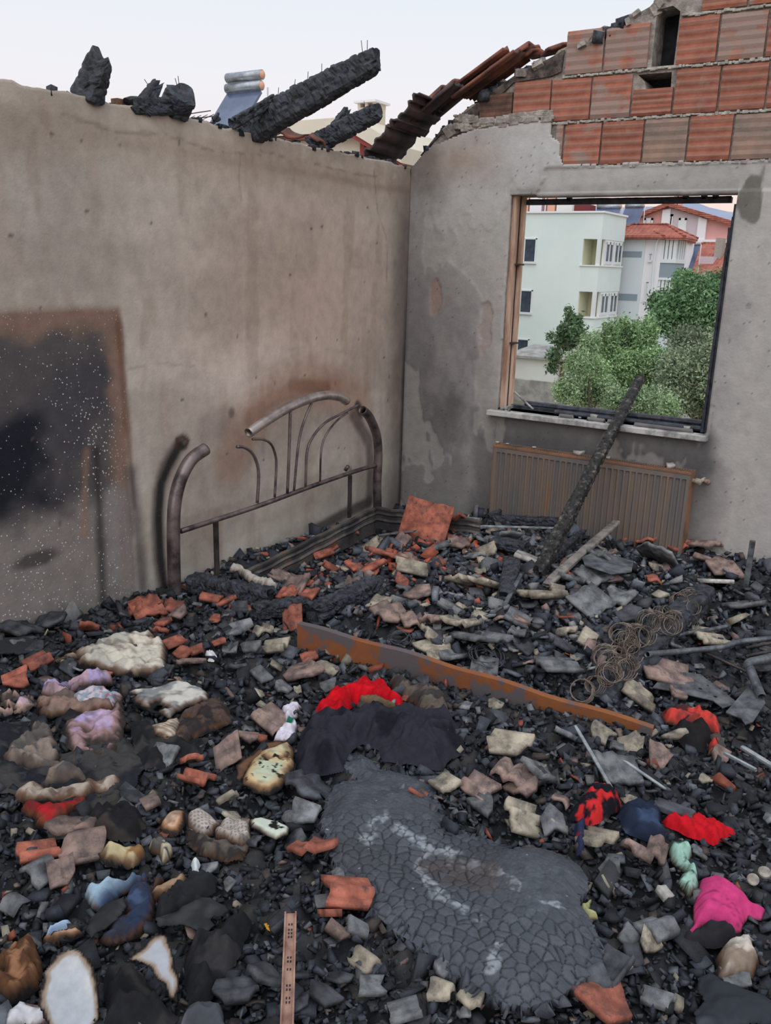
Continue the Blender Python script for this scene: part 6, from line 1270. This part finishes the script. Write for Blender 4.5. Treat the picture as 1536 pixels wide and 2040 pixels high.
abox(mb_, 'balcony_wall', (xs0, Y1 - .0, zz[3]), (xc, Ydep, zz[2]), M_mint)
abox(mb_, 'balcony_wall', (xs0, Y1 - .0, zz[5]), (xc, Ydep, zz[4]), M_mint)
for z in (zz[2], zz[4]): abox(mb_, 'balcony_ledge', (xs0 - .1, Y1 - .08, z), (xc + .08, Ydep, z + .07), M_white)
for (z0, z1) in ((zz[2], zz[1]), (zz[4], zz[3])):
    abox(mb_, 'corner_post', (xc - .22, Y1, z0), (xc, Y1 + .18, z1), M_frame)
    nfr = 2; yA = Y1 + .9; yB = Ydep
    abox(mb_, 'side_wall', (xc - .18, yA, z0), (xc - .05, yB, z1), M_cream)
    for k in range(2):
        ya = yA + .1 + k * (yB - yA) / 2; yb2 = ya + (yB - yA) / 2 - .35
        abox(mb_, 'side_window_pane', (xc - .06, ya + .15, z0 + .3), (xc - .02, yb2 - .1, z1 - .25), M_glass)
        for yy_ in (ya, (ya + yb2) / 2, yb2): abox(mb_, 'side_window_frame', (xc - .07, yy_ - .07, z0 + .15), (xc + .02, yy_ + .07, z1 - .1), M_frame)
        abox(mb_, 'side_window_frame', (xc - .07, ya, z0 + .15), (xc + .03, yb2, z0 + .3), M_frame); abox(mb_, 'side_window_frame', (xc - .07, ya, z1 - .25), (xc + .02, yb2, z1 - .1), M_frame)
for (y0, y1) in ((326, 463), (620, 748), (898, 970)):
    a = WQ(205 if y0 < 500 else (190 if y0 < 800 else 180), y1, Y1); b = WQ(314 if y0 < 500 else (290 if y0 < 800 else 270), y0, Y1)
    a2 = b[0] - 1.55; window_f(mb_, a2, b[0], a[2], b[2], Y1)
    window_f(mb_, a2 - 4.2, b[0] - 4.2, a[2], b[2], Y1)
# upper coral flat and maroon boxes behind the mint roof
cbz = empty('upper_flat', tuple(WQ(350, 180, 50) * np.array([1, 1, 0]) + np.array([0, 0, GZ]))); tag(cbz, 'coral and white upper storey peeping over the mint block', 'building')
for (x0, x1, m_, nm, lab) in ((150, 268, M_coral, 'coral_wall', None), (268, 345, M_white, 'white_wall', None), (345, 352, M_pink, 'dark_trim', None), (352, 368, M_white, 'white_wall', None), (368, 420, M_coral, 'coral_wall', None), (420, 520, M_cream, 'pale_wall', None)):
    a = WQ(x0, 190, 50.0); b = WQ(x1, 60 if x1 < 430 else 60, 50.0); abox(cbz, nm, (a[0], 50.0, GZ), (b[0], 54, b[2] + .6 * (x1 < 430)), m_)
M_mar = mat('maroon_box', s(112, 44, 48), rough=.8)
a = WQ(520, 182, 49); b = WQ(616, 136, 49); tag(abox(None, 'roof_box', (a[0], 49, zt - 1.0), (b[0], 50, b[2]), M_mar), 'maroon box on the roof behind the mint block', 'roof box')
def solar(px0, px1, ytop, Y, w, lab, dbl=False, ang=0.0, base=None, panel_h=1.5):
    """tank(s) over a tilted glass panel on a small stand"""
    a = PY(px0, ytop, Y); b = PY(px1, ytop, Y); wd_ = b[0] - a[0]; r = .125 * wd_ / 1.2
    r_ = empty('solar_water_heater', ((a[0] + b[0]) / 2, Y, a[2] - r * 3 - panel_h)); tag(r_, lab, 'water heater'); L0 = np.array(r_.location)
    M_tank = mat('tank_steel', s(120, 126, 134), s(176, 182, 190), scale=2, rough=.35, metal=.6); M_pan = mat('solar_glass', s(70, 80, 108), s(96, 108, 136), scale=.6, rough=.15, spec=.6)
    def c_(o): return o
    for k in range(2 if dbl else 1):
        zc_ = a[2] - r - k * r * 2.1; c_(tube('tank', [np.array([-wd_ / 2, k * -.03, zc_ - L0[2]]), np.array([wd_ / 2, k * -.03, zc_ - L0[2]])], r, M_tank, r_, k=20))
        c_(tube('tank_end', [np.array([wd_ / 2, k * -.03, zc_ - L0[2]]), np.array([wd_ / 2 + .03, k * -.03, zc_ - L0[2]])], r * .8, M_coral, r_, k=16))
    ztop = a[2] - r * (4.1 if dbl else 2.0) - L0[2]; V = [(-wd_ / 2, 0 - .05, ztop), (wd_ / 2, 0 - .05, ztop), (wd_ / 2, -panel_h * .9, ztop - panel_h), (-wd_ / 2, -panel_h * .9, ztop - panel_h)]
    V2 = [(x, y + .05, z - .07) for x, y, z in V]; o = mk('panel', V + V2, [(0, 1, 2, 3), (7, 6, 5, 4), (0, 4, 5, 1), (1, 5, 6, 2), (2, 6, 7, 3), (3, 7, 4, 0)], M_pan, r_); fixn(o)
    for sx_ in (-1, 1):
        x = sx_ * wd_ * .48
        tube('leg', [np.array([x, .3, ztop + r]), np.array([x, .3, ztop - panel_h - .3])], .03, M_frame, r_, k=6); tube('leg', [np.array([x, -panel_h * .85, ztop - panel_h + .03]), np.array([x, .3, ztop - panel_h - .3])], .03, M_frame, r_, k=6)
    return r_
solar(960 + 655 * .3516, 960 + 790 * .3516, 360 + 130 * .3516, 49, 1.6, 'solar water heater tank just left of the other one on the roof line', panel_h=.9)
solar(960 + 815 * .3516, 960 + 920 * .3516, 360 + 132 * .3516, 52, 1.6, 'solar water heater with a pale panel above the red hip roof', panel_h=1.6)
# grey and white house with red hip roof
Y2_ = 49.0
gh = empty('grey_house', tuple(WQ(900, 500, Y2_) * np.array([1, 1, 0]) + np.array([0, 0, GZ]))); tag(gh, 'pale grey house with slate bands, glazed corner bay and a red hip roof', 'building')
zr = WQ(880, 312, Y2_)[2]; gx0 = WQ(760, 400, Y2_)[0]; gx1 = WQ(922, 400, Y2_)[0]; gx2 = WQ(985, 400, Y2_)[0]; gx3 = WQ(1095, 400, Y2_)[0]
abox(gh, 'wall', (gx0 - 3, Y2_, GZ), (gx1, Y2_ + 8, zr), M_pgrey)
abox(gh, 'white_wall', (gx1, Y2_ + .1, GZ), (gx2 + .3, Y2_ + 8, zr), M_white)
for (y0, y1) in ((400, 432), (642, 678)): abox(gh, 'slate_band', (gx0 - 3, Y2_ - .04, WQ(850, y1, Y2_)[2]), (gx1 - .15, Y2_, WQ(850, y0, Y2_)[2]), M_slate)
for (x0, y0, x1, y1) in ((945, 415, 962, 455), (920, 575, 942, 680)):
    a = WQ(x0, y1, Y2_); b = WQ(x1, y0, Y2_); window_f(gh, a[0], b[0], a[2], b[2], Y2_ + .08, n=1, fw=.05)
yb_ = Y2_ + .2
def farY(x, z, px, y0):
    for Yq in np.arange(y0, y0 + 14, .05):
        c_ = R @ (np.array([x, Yq, z]) - EYE)
        if CX + F * c_[0] / c_[2] > px: break
    return Yq
YF = farY(gx3, zr, 960 + 1165 * .3516, yb_ + .2); gh_h = max(.5, WQ(900, 238, Y2_ + 3.5)[2] - zr)
zA = [zr, WQ(1000, 465, yb_)[2], WQ(1000, 550, yb_)[2], WQ(1000, 680, yb_)[2]]
abox(gh, 'bay_core', (gx2 + .3, yb_ + .3, GZ), (gx3 - .1, YF, zr), M_curt)
abox(gh, 'bay_band', (gx2, yb_, zA[2]), (gx3, YF, zA[1]), M_slate); abox(gh, 'bay_band', (gx2, yb_, GZ), (gx3, YF, zA[3]), M_pgrey)
abox(gh, 'bay_ledge', (gx2 - .05, yb_ - .06, zA[1]), (gx3 + .06, YF, zA[1] + .22), M_frame); abox(gh, 'bay_ledge', (gx2 - .05, yb_ - .06, zA[2] - .12), (gx3 + .06, YF, zA[2] + .02), M_frame)
for x in np.linspace(gx2 + .1, gx3 - .1, 5):
    for (z0, z1) in ((zA[1], zA[0]), (zA[3], zA[2])): abox(gh, 'bay_mullion', (x - .09, yb_ + .02, z0), (x + .09, yb_ + .3, z1), M_frame)
for y in np.linspace(yb_ + .8, YF - .1, 4):
    for (z0, z1) in ((zA[1], zA[0]), (zA[3], zA[2])): abox(gh, 'bay_mullion', (gx3 - .12, y - .12, z0), (gx3, y + .12, z1), M_frame)
tube('down_pipe', [np.array(WQ(1022, 318, Y2_ - .1)) - np.array(gh.location), np.array(WQ(985, 380, Y2_ - .1)) - np.array(gh.location), np.array(WQ(950, 760, Y2_ - .1)) - np.array(gh.location)], .05, M_frame, gh, k=6)
def hip(par, x0, x1, y0, y1, z, h, ov=.5, ridge=None, name='roof'):
    x0 -= ov; x1 += ov; y0 -= ov; y1 += ov; my = (y0 + y1) / 2; k = min((y1 - y0), (x1 - x0)) / 2 * .98
    V = [(x0, y0, z), (x1, y0, z), (x1, y1, z), (x0, y1, z), (x0 + k, my, z + h), (x1 - k, my, z + h)]
    V += [(a, b, z - .18) for a, b, _ in V[:4]]
    c0 = np.array(par.location); o = mk(name, np.array(V) - c0, [(0, 1, 5, 4), (1, 2, 5), (2, 3, 4, 5), (3, 0, 4), (0, 6, 7, 1), (1, 7, 8, 2), (2, 8, 9, 3), (3, 9, 6, 0), (9, 8, 7, 6)], M_roof, par); fixn(o)
    for a, b in ((0, 4), (1, 5), (4, 5), (2, 5), (3, 4)): tube('ridge_tiles', [np.array(V[a]) - c0, np.array(V[b]) - c0], .09, M_roof, par, k=6)
hip(gh, gx0 - 3, gx2, Y2_, Y2_ + 7, zr, gh_h)
hip(gh, gx2 - 3, gx3, yb_ + .2, YF, zr - .02, gh_h * .8, ov=.5)
# rose gable house behind
Y3_ = 75.0
ph = empty('rose_house', tuple(WQ(1150, 300, Y3_) * np.array([1, 1, 0]) + np.array([0, 0, GZ]))); tag(ph, 'rose and mauve gabled apartment house behind the hip roof', 'building')
c0 = np.array(ph.location)
pkx, pkz = WQ(1062, 148, Y3_)[[0, 2]]; lx, lz = WQ(880, 218, Y3_)[[0, 2]]; rx_, rz2 = WQ(1460, 265, Y3_)[[0, 2]]
V, Fc = prism([[(lx, GZ), (rx_, GZ), (rx_, rz2), (pkx, pkz), (lx, lz)]], Y3_, Y3_ + 8); fixn(mk('wall', np.array(V) - c0, Fc, M_pink, ph))
def gz_(x): return np.interp(x, [lx, pkx, rx_], [lz, pkz, rz2])
mxa, mxb = WQ(1050, 250, Y3_)[0], WQ(1245, 250, Y3_)[0]
V, Fc = prism([[(mxa, GZ), (mxb, GZ), (mxb, gz_(mxb) - .05), (pkx, pkz - .05), (mxa, gz_(mxa) - .05)]], Y3_ - .15, Y3_); fixn(mk('mauve_panel', np.array(V) - c0, Fc, M_mauve, ph))
for x in (WQ(1043, 250, Y3_)[0], WQ(1252, 250, Y3_)[0]): V, Fc = prism([[(x - .35, GZ), (x + .35, GZ), (x + .35, gz_(x + .35) - .1), (x - .35, gz_(x - .35) - .1)]], Y3_ - .3, Y3_); fixn(mk('pilaster', np.array(V) - c0, Fc, M_white, ph))
abox(ph, 'cornice', (mxa, Y3_ - .4, WQ(1300, 352, Y3_)[2]), (rx_, Y3_, WQ(1300, 334, Y3_)[2]), M_white)
V = []; th = .35
for Yv in (Y3_ - .7, Y3_ + 8.5): V += [(lx - 1, Yv, lz - .35), (pkx, Yv, pkz), (rx_, Yv, rz2), (rx_, Yv, rz2 + th), (pkx, Yv, pkz + th), (lx - 1, Yv, lz - .35 + th)]
fixn(mk('roof', np.array(V) - c0, [(0, 1, 4, 5), (1, 2, 3, 4), (11, 10, 7, 6), (10, 9, 8, 7), (5, 4, 10, 11), (4, 3, 9, 10), (0, 6, 7, 1), (1, 7, 8, 2), (0, 5, 11, 6), (2, 8, 9, 3)], M_roof, ph))
for (x0, y0, x1, y1) in ((918, 212, 975, 262), (1112, 212, 1166, 285), (1062, 190, 1088, 262)):
    a = WQ(x0, y1, Y3_); b = WQ(x1, y0, Y3_); window_f(ph, a[0], b[0], a[2], b[2], Y3_ - .16, fw=.18, glass=M_glass if x0 != 1062 else M_curt, n=2 if x0 != 1062 else 1)
for x in (1095, 1115): q = WQ(x, 150, Y3_ + 3); abox(ph, 'chimney', (q[0] - .2, Y3_ + 3, q[2] - 3), (q[0] + .2, Y3_ + 3.5, q[2] + 1.0), M_pink)
# lower red roof at the right, with a panel and a plastered chimney
Y4_ = 58.0
lh = empty('red_roof_house', tuple(WQ(1300, 540, Y4_) * np.array([1, 1, 0]) + np.array([0, 0, GZ]))); tag(lh, 'low house with a broad red tiled roof right of the glazed bay', 'building'); c0 = np.array(lh.location)
ea = WQ(1120, 530, Y4_); eb = WQ(1500, 545, Y4_); rg1 = WQ(1255, 355, Y4_ + 6); rg2 = WQ(1320, 352, Y4_ + 6)
abox(lh, 'wall', (ea[0], Y4_ + .5, GZ), (eb[0], Y4_ + 12, ea[2] - .1), M_cream)
V = np.array([(ea[0] - 3, Y4_, ea[2]), (eb[0], Y4_, ea[2]), (eb[0], Y4_ + 12, ea[2]), (ea[0] - 3, Y4_ + 12, ea[2]), tuple(rg1), (rg2[0] + 0.5, Y4_ + 6, rg1[2])])
V = np.vstack([V, V[:4] - np.array([0, 0, .3])]); fixn(mk('roof', V - c0, [(0, 1, 5, 4), (1, 2, 5), (2, 3, 4, 5), (3, 0, 4), (0, 6, 7, 1), (1, 7, 8, 2), (2, 8, 9, 3), (3, 9, 6, 0), (9, 8, 7, 6)], M_roof, lh))
abox(lh, 'fascia', (ea[0] - 3, Y4_ - .1, ea[2] - .35), (eb[0], Y4_, ea[2] - .02), M_white)
for a, b in ((4, 5), (0, 4), (1, 5)): tube('ridge_tiles', [V[a] - c0, V[b] - c0], .12, M_roof, lh, k=6)
a = WQ(1318, 395, Y4_ + 3); b = WQ(1368, 325, Y4_ + 3); abox(lh, 'chimney', (a[0], Y4_ + 3, a[2] - 1), (b[0], Y4_ + 4, b[2]), M_core)
a = WQ(1228, 455, Y4_ + 2); b = WQ(1282, 430, Y4_ + 2); abox(lh, 'roof_hatch', (a[0], Y4_ + 2, a[2] - .6), (a[0] + 1.0, Y4_ + 3, b[2]), M_mauve)
sp5 = solar(960 + 1160 * .3516, 960 + 1240 * .3516, 360 + 350 * .3516, Y4_ - .5, 1.6, 'solar panel on the low red roof right of the glazed bay', panel_h=2.2)
# small outbuilding and yard wall
Y5_ = 38.0
sh = empty('garden_shed', tuple(WQ(310, 1100, Y5_) * np.array([1, 1, 0]) + np.array([0, 0, GZ]))); tag(sh, 'little white outbuilding with a sloping concrete roof below the mint block', 'shed'); c0 = np.array(sh.location)
a = WQ(130, 1145, Y5_); b = WQ(425, 1005, Y5_); abox(sh, 'wall', (a[0], Y5_, GZ), (b[0], Y5_ + 3, b[2]), M_cream)
b2 = WQ(492, 985, Y5_); abox(sh, 'wall', (b[0], Y5_ + .6, GZ), (b2[0], Y5_ + 3, b[2]), M_cream)
a3 = WQ(440, 1140, Y5_ + .55); b3 = WQ(472, 1005, Y5_ + .55); abox(sh, 'door', (a3[0], Y5_ + .52, GZ), (b3[0], Y5_ + .6, b3[2]), M_wood_b)
pk = WQ(300, 925, Y5_ + 2); V = [(a[0], Y5_ - .3, b[2]), (b2[0], Y5_ - .3, b[2] - .0), (b2[0], Y5_ + 3, b[2]), (a[0], Y5_ + 3, b[2] + .1), tuple(pk), (pk[0] + 1.4, Y5_ + 2, pk[2])]
V += [(x, y, z - .12) for x, y, z in V[:4]]
M_conc = mat('weathered_concrete', s(140, 138, 136), s(176, 174, 170), scale=2, rough=.95, bump=.4, bscale=10)
fixn(mk('roof', np.array(V) - c0, [(0, 1, 5, 4), (1, 2, 5), (2, 3, 4, 5), (3, 0, 4), (0, 6, 7, 1), (1, 7, 8, 2), (2, 8, 9, 3), (3, 9, 6, 0), (9, 8, 7, 6)], M_conc, sh))
a = WQ(60, 1240, 34.0); b = WQ(470, 1150, 34.0); tag(abox(None, 'garden_wall', (a[0] - 3, 34, GZ), (b[0] + 8, 34.3, b[2]), M_conc), 'low grey concrete yard wall before the white outbuilding', 'wall')
# mountains
def ridge(name, Y, pts, mt, hh=60):
    rr = np.random.default_rng(3); xs = np.linspace(pts[0][0], pts[-1][0], 90); zs = np.interp(xs, [p[0] for p in pts], [p[1] for p in pts]); zs = zs + 18 * fbm(xs / 90, xs * 0, 7, 4) * 2
    V = []; 
    for x, z in zip(xs, zs):
        for t, yy_ in ((0, -900), (.35, -550), (.7, -250), (1, 0), (.4, 500), (0, 1000)): V.append((x, Y + yy_, GZ + (z - GZ) * t * (1 + (.2 * fbm(np.array(x / 70), np.array(t * 3.), 8, 3) if 0 < t < 1 else 0))))
    k = 6; Fc = [[i * k + j, (i + 1) * k + j, (i + 1) * k + j + 1, i * k + j + 1] for i in range(len(xs) - 1) for j in range(k - 1)]
    return tag(mk(name, V, Fc, mt, None, None, True), kind='structure')
pts = [WQ(x, y, 3000)[[0, 2]] for x, y in ((-2600, 250), (-900, 200), (300, 190), (600, 165), (930, 150), (1100, 140), (1190, 118), (1320, 150), (1400, 162), (1700, 200), (3000, 210), (6000, 240))]
M_mt = mat('hazy_mountain', s(146, 154, 176), s(160, 168, 188), scale=.004, rough=1.0); ridge('mountain', 3000, pts, M_mt)

# trees and shrubs: crowns of real leaves on real stems
def leaf_crown(blobs, n, leaf, seed, c1, c2, upright=0.0):
    r = np.random.default_rng(seed); B = np.array(blobs, float); w = B[:, 3] * B[:, 4]; k = r.choice(len(B), n, p=w / w.sum())
    d = r.normal(size=(n, 3)); d /= np.linalg.norm(d, axis=1)[:, None]; rad = r.uniform(.25, 1.0, n) ** .5 * (1 + .45 * r.uniform(0, 1, n) ** 6)
    C_ = B[k, :3] + d * rad[:, None] * np.stack([B[k, 3], B[k, 3], B[k, 4]], -1)
    C_ += r.normal(size=(n, 3)) * .07
    a = r.normal(size=(n, 3)) + d * .5 + np.array([0, 0, upright]); a /= np.linalg.norm(a, axis=1)[:, None]; b = np.cross(a, r.normal(size=(n, 3))); b /= np.linalg.norm(b, axis=1)[:, None]
    L_s = leaf * r.uniform(.6, 1.4, n)[:, None]; nrm = np.cross(a, b)
    V = np.stack([C_ - a * L_s, C_ + b * L_s * .42 + nrm * L_s * .08, C_ + a * L_s, C_ - b * L_s * .42 + nrm * L_s * .08], 1).reshape(-1, 3)
    Fc = np.arange(4 * n).reshape(n, 4); t = r.uniform(0, 1, n)[:, None]; clump = _h(k, k * 0, seed)[:, None]
    col = np.array(s(*c1)) * (1 - t) + np.array(s(*c2)) * t; col = col * (.75 + .5 * clump)
    return V, Fc, np.repeat(col, 4, 0)
M_leaf = mat('leaves', None, attr=.2, scale=2, rough=.6, spec=.3); M_bark = mat('tree_bark', s(70, 58, 50), s(110, 96, 84), scale=6, rough=.95)
def tree(name, label, cat, blobs, root, n, leaf, seed, c1, c2, tr=.12, core=True, group=None):
    r = np.random.default_rng(seed); B = np.array(blobs, float); t = empty(name, (root[0], root[1], GZ)); tag(t, label, cat, group); c0 = np.array(t.location)
    V, Fc, col = leaf_crown(blobs, n, leaf, seed, c1, c2)
    o = mk('foliage', V - c0, Fc, M_leaf, t, col); o['kind'] = 'stuff'
    ctr = B[:, :3].mean(0); zlow = (B[:, 2] - B[:, 4]).min(); fk = np.array([c0[0], c0[1], max(GZ + .5, zlow - .3)])
    tube('trunk', [np.zeros(3), (fk - c0) * .5 + r.normal(size=3) * .05, fk - c0], tr, M_bark, t, k=8)
    for b in B: tube('branch', [fk - c0, (fk - c0) * .4 + (b[:3] - c0) * .6 + r.normal(size=3) * .1, b[:3] - c0], tr * .2, M_bark, t, k=6)
    if core:
        V = []; Fc = []
        for b in B:
            for i in range(6):
                for j in range(10):
                    th_ = math.pi * (i + .5) / 6; ph_ = 2 * math.pi * j / 10; k_ = r.uniform(.35, .6); V.append(b[:3] + k_ * np.array([b[3] * math.sin(th_) * math.cos(ph_), b[3] * math.sin(th_) * math.sin(ph_), b[4] * math.cos(th_)]) - c0)
            n0 = len(V) - 60; Fc += [[n0 + i * 10 + j, n0 + i * 10 + (j + 1) % 10, n0 + (i + 1) * 10 + (j + 1) % 10, n0 + (i + 1) * 10 + j] for i in range(5) for j in range(10)] + [[n0 + j for j in range(10)], [n0 + 50 + j for j in range(10)][::-1]]
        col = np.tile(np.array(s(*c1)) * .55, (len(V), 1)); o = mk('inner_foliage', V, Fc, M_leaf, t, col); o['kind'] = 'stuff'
def blob(x, y, Y, r, h=None): q = WQ(x, y, Y); k = Y / F * 1.15; return (q[0], q[1], q[2], r * .3516 * k, (h or r) * .3516 * k)
def bl(Y, *a): return [blob(x, y, Y + random.Random(x * 7 + y).uniform(-1.0, 1.0), *rh) for x, y, *rh in a]
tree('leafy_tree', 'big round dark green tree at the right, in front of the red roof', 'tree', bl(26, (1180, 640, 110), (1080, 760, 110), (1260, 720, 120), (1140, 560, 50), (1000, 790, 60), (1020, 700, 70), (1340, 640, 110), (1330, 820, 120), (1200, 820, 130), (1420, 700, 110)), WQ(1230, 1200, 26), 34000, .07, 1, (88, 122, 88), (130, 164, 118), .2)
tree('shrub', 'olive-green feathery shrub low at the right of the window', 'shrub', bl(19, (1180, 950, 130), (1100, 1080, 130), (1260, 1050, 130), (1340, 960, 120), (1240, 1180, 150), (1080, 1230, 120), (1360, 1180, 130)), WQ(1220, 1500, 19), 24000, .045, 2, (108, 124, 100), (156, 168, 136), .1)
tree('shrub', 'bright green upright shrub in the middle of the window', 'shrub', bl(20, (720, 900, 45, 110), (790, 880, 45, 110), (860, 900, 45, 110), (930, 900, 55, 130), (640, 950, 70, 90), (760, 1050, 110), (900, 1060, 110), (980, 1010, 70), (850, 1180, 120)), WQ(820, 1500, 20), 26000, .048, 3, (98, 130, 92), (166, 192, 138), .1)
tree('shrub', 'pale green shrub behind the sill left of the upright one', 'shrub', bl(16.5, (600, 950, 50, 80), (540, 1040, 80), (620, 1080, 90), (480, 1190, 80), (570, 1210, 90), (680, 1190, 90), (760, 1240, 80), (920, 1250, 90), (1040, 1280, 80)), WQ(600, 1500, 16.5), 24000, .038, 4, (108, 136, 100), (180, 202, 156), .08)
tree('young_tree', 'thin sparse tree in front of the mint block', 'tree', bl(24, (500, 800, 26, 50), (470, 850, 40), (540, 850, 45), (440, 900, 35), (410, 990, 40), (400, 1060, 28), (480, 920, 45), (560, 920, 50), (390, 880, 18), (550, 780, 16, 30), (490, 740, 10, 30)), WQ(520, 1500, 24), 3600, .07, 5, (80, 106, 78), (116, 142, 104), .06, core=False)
# the house over the left wall: cream gable roof, chimney; water heater; aerial
Yh = 30.0
def PD(px, py, dd): return EYE + ray(px, py) * dd
nh = empty('neighbour_house', tuple(PD(700, 290, 34) * np.array([1, 1, 0]) + np.array([0, 0, GZ]))); tag(nh, 'cream house with red beams and a broad chimney beyond the left wall', 'building'); c0 = np.array(nh.location)
cA = PD(730, 320, 32); Yn = cA[1]; 
def NQ(px, py): return PY(px, py, Yn)
apx = NQ(700, 232); rgt = NQ(800, 292); lft = NQ(540, 250)
M_crm = mat('cream_eaves', s(206, 196, 178), s(216, 206, 190), scale=.5, rough=.9); M_rb = mat('oxblood_timber', s(142, 66, 60), rough=.8)
V, Fc = prism([[(lft[0] - 8, GZ), (rgt[0] - .3, GZ), (rgt[0] - .3, NQ(790, 290)[2] - .4), (apx[0], apx[2] - .5), (lft[0] - 8, apx[2] - .5)]], Yn + .6, Yn + 9); fixn(mk('wall', np.array(V) - c0, Fc, M_crm, nh))
# roof slab with gable slope to the right, deep cream fascia and red beam under it
def slab2(nm, P1, P2, th, y0, y1, mt):
    V = []
    for Yv in (y0, y1): V += [(P1[0], Yv, P1[2]), (P2[0], Yv, P2[2]), (P2[0], Yv, P2[2] - th), (P1[0], Yv, P1[2] - th)]
    fixn(mk(nm, np.array(V) - c0, [(0, 1, 2, 3), (7, 6, 5, 4), (0, 4, 5, 1), (1, 5, 6, 2), (2, 6, 7, 3), (3, 7, 4, 0)], mt, nh))
slab2('roof_edge', apx, rgt, .55, Yn, Yn + 9, M_crm); slab2('roof_edge', lft - np.array([8, 0, -.1]), apx, .5, Yn, Yn + 9, M_crm)
dz = np.array([0, 0, -.55]); slab2('roof_beam', apx + dz, rgt + dz, .18, Yn + .1, Yn + .5, M_rb); slab2('roof_beam', lft + dz * .9 - np.array([8, 0, -.1]), apx + dz, .12, Yn + .1, Yn + .5, M_rb)
for (x0, x1) in ((703, 713), (717, 726)): a = NQ(x0, 330); b = NQ(x1, 262); abox(nh, 'timber_post', (a[0], Yn + .45, a[2] - 2), (b[0], Yn + .62, b[2] + .1), M_rb)
a = NQ(730, 330); b = NQ(770, 285); abox(nh, 'shutter', (a[0], Yn + .5, a[2]), (b[0], Yn + .6, b[2] - .05), M_white)
a = NQ(653, 250); b = NQ(688, 185); cx0, cx1 = a[0], b[0]; abox(nh, 'chimney', (cx0, Yn + 2, a[2] - 1), (cx1, Yn + 2.8, NQ(670, 196)[2]), M_crm)
for x in (cx0 + .05, (cx0 + cx1) / 2, cx1 - .05): abox(nh, 'chimney_post', (x - .06, Yn + 2, NQ(670, 196)[2]), (x + .06, Yn + 2.8, b[2]), M_crm)
abox(nh, 'chimney_cap', (cx0 - .12, Yn + 1.85, b[2]), (cx1 + .12, Yn + 2.95, b[2] + .08), M_white)
q = PD(488, 150, 26); hs = solar(453, 522, 146, q[1], 1.6, 'twin-tank solar water heater over the left wall, against the sky', dbl=True, panel_h=1.15)
# a plain roof it stands on
qh = Vector(hs.location); tag(abox(None, 'flat_roof_block', (qh[0] - 4.5, qh[1] - 2.0, GZ), (qh[0] + 1.2, qh[1] + 5, qh[2] - .35), M_cream), 'low cream block carrying the twin-tank water heater beyond the left wall', 'building')
qa = PD(395, 232, 20); an = empty('tv_aerial', tuple(qa * np.array([1, 1, 0]) + np.array([0, 0, GZ]))); tag(an, 'small television aerial beyond the left wall, left of the water heater', 'aerial')
tube('mast', [np.zeros(3), np.array([0, 0, qa[2] - GZ])], .02, M_steel_d, an, k=6)
for (dx_, dz_, l) in ((0, 0, .45), (0, .12, .3)): tube('boom', [np.array([-l, 0, qa[2] - GZ - .05 + dz_]), np.array([l, .1, qa[2] - GZ + dz_])], .012, M_steel_d, an, k=5)
for x in (-.3, -.1, .1, .3): tube('element', [np.array([x, -.2, qa[2] - GZ - .12]), np.array([x, .2, qa[2] - GZ + .06])], .008, M_steel_d, an, k=5)
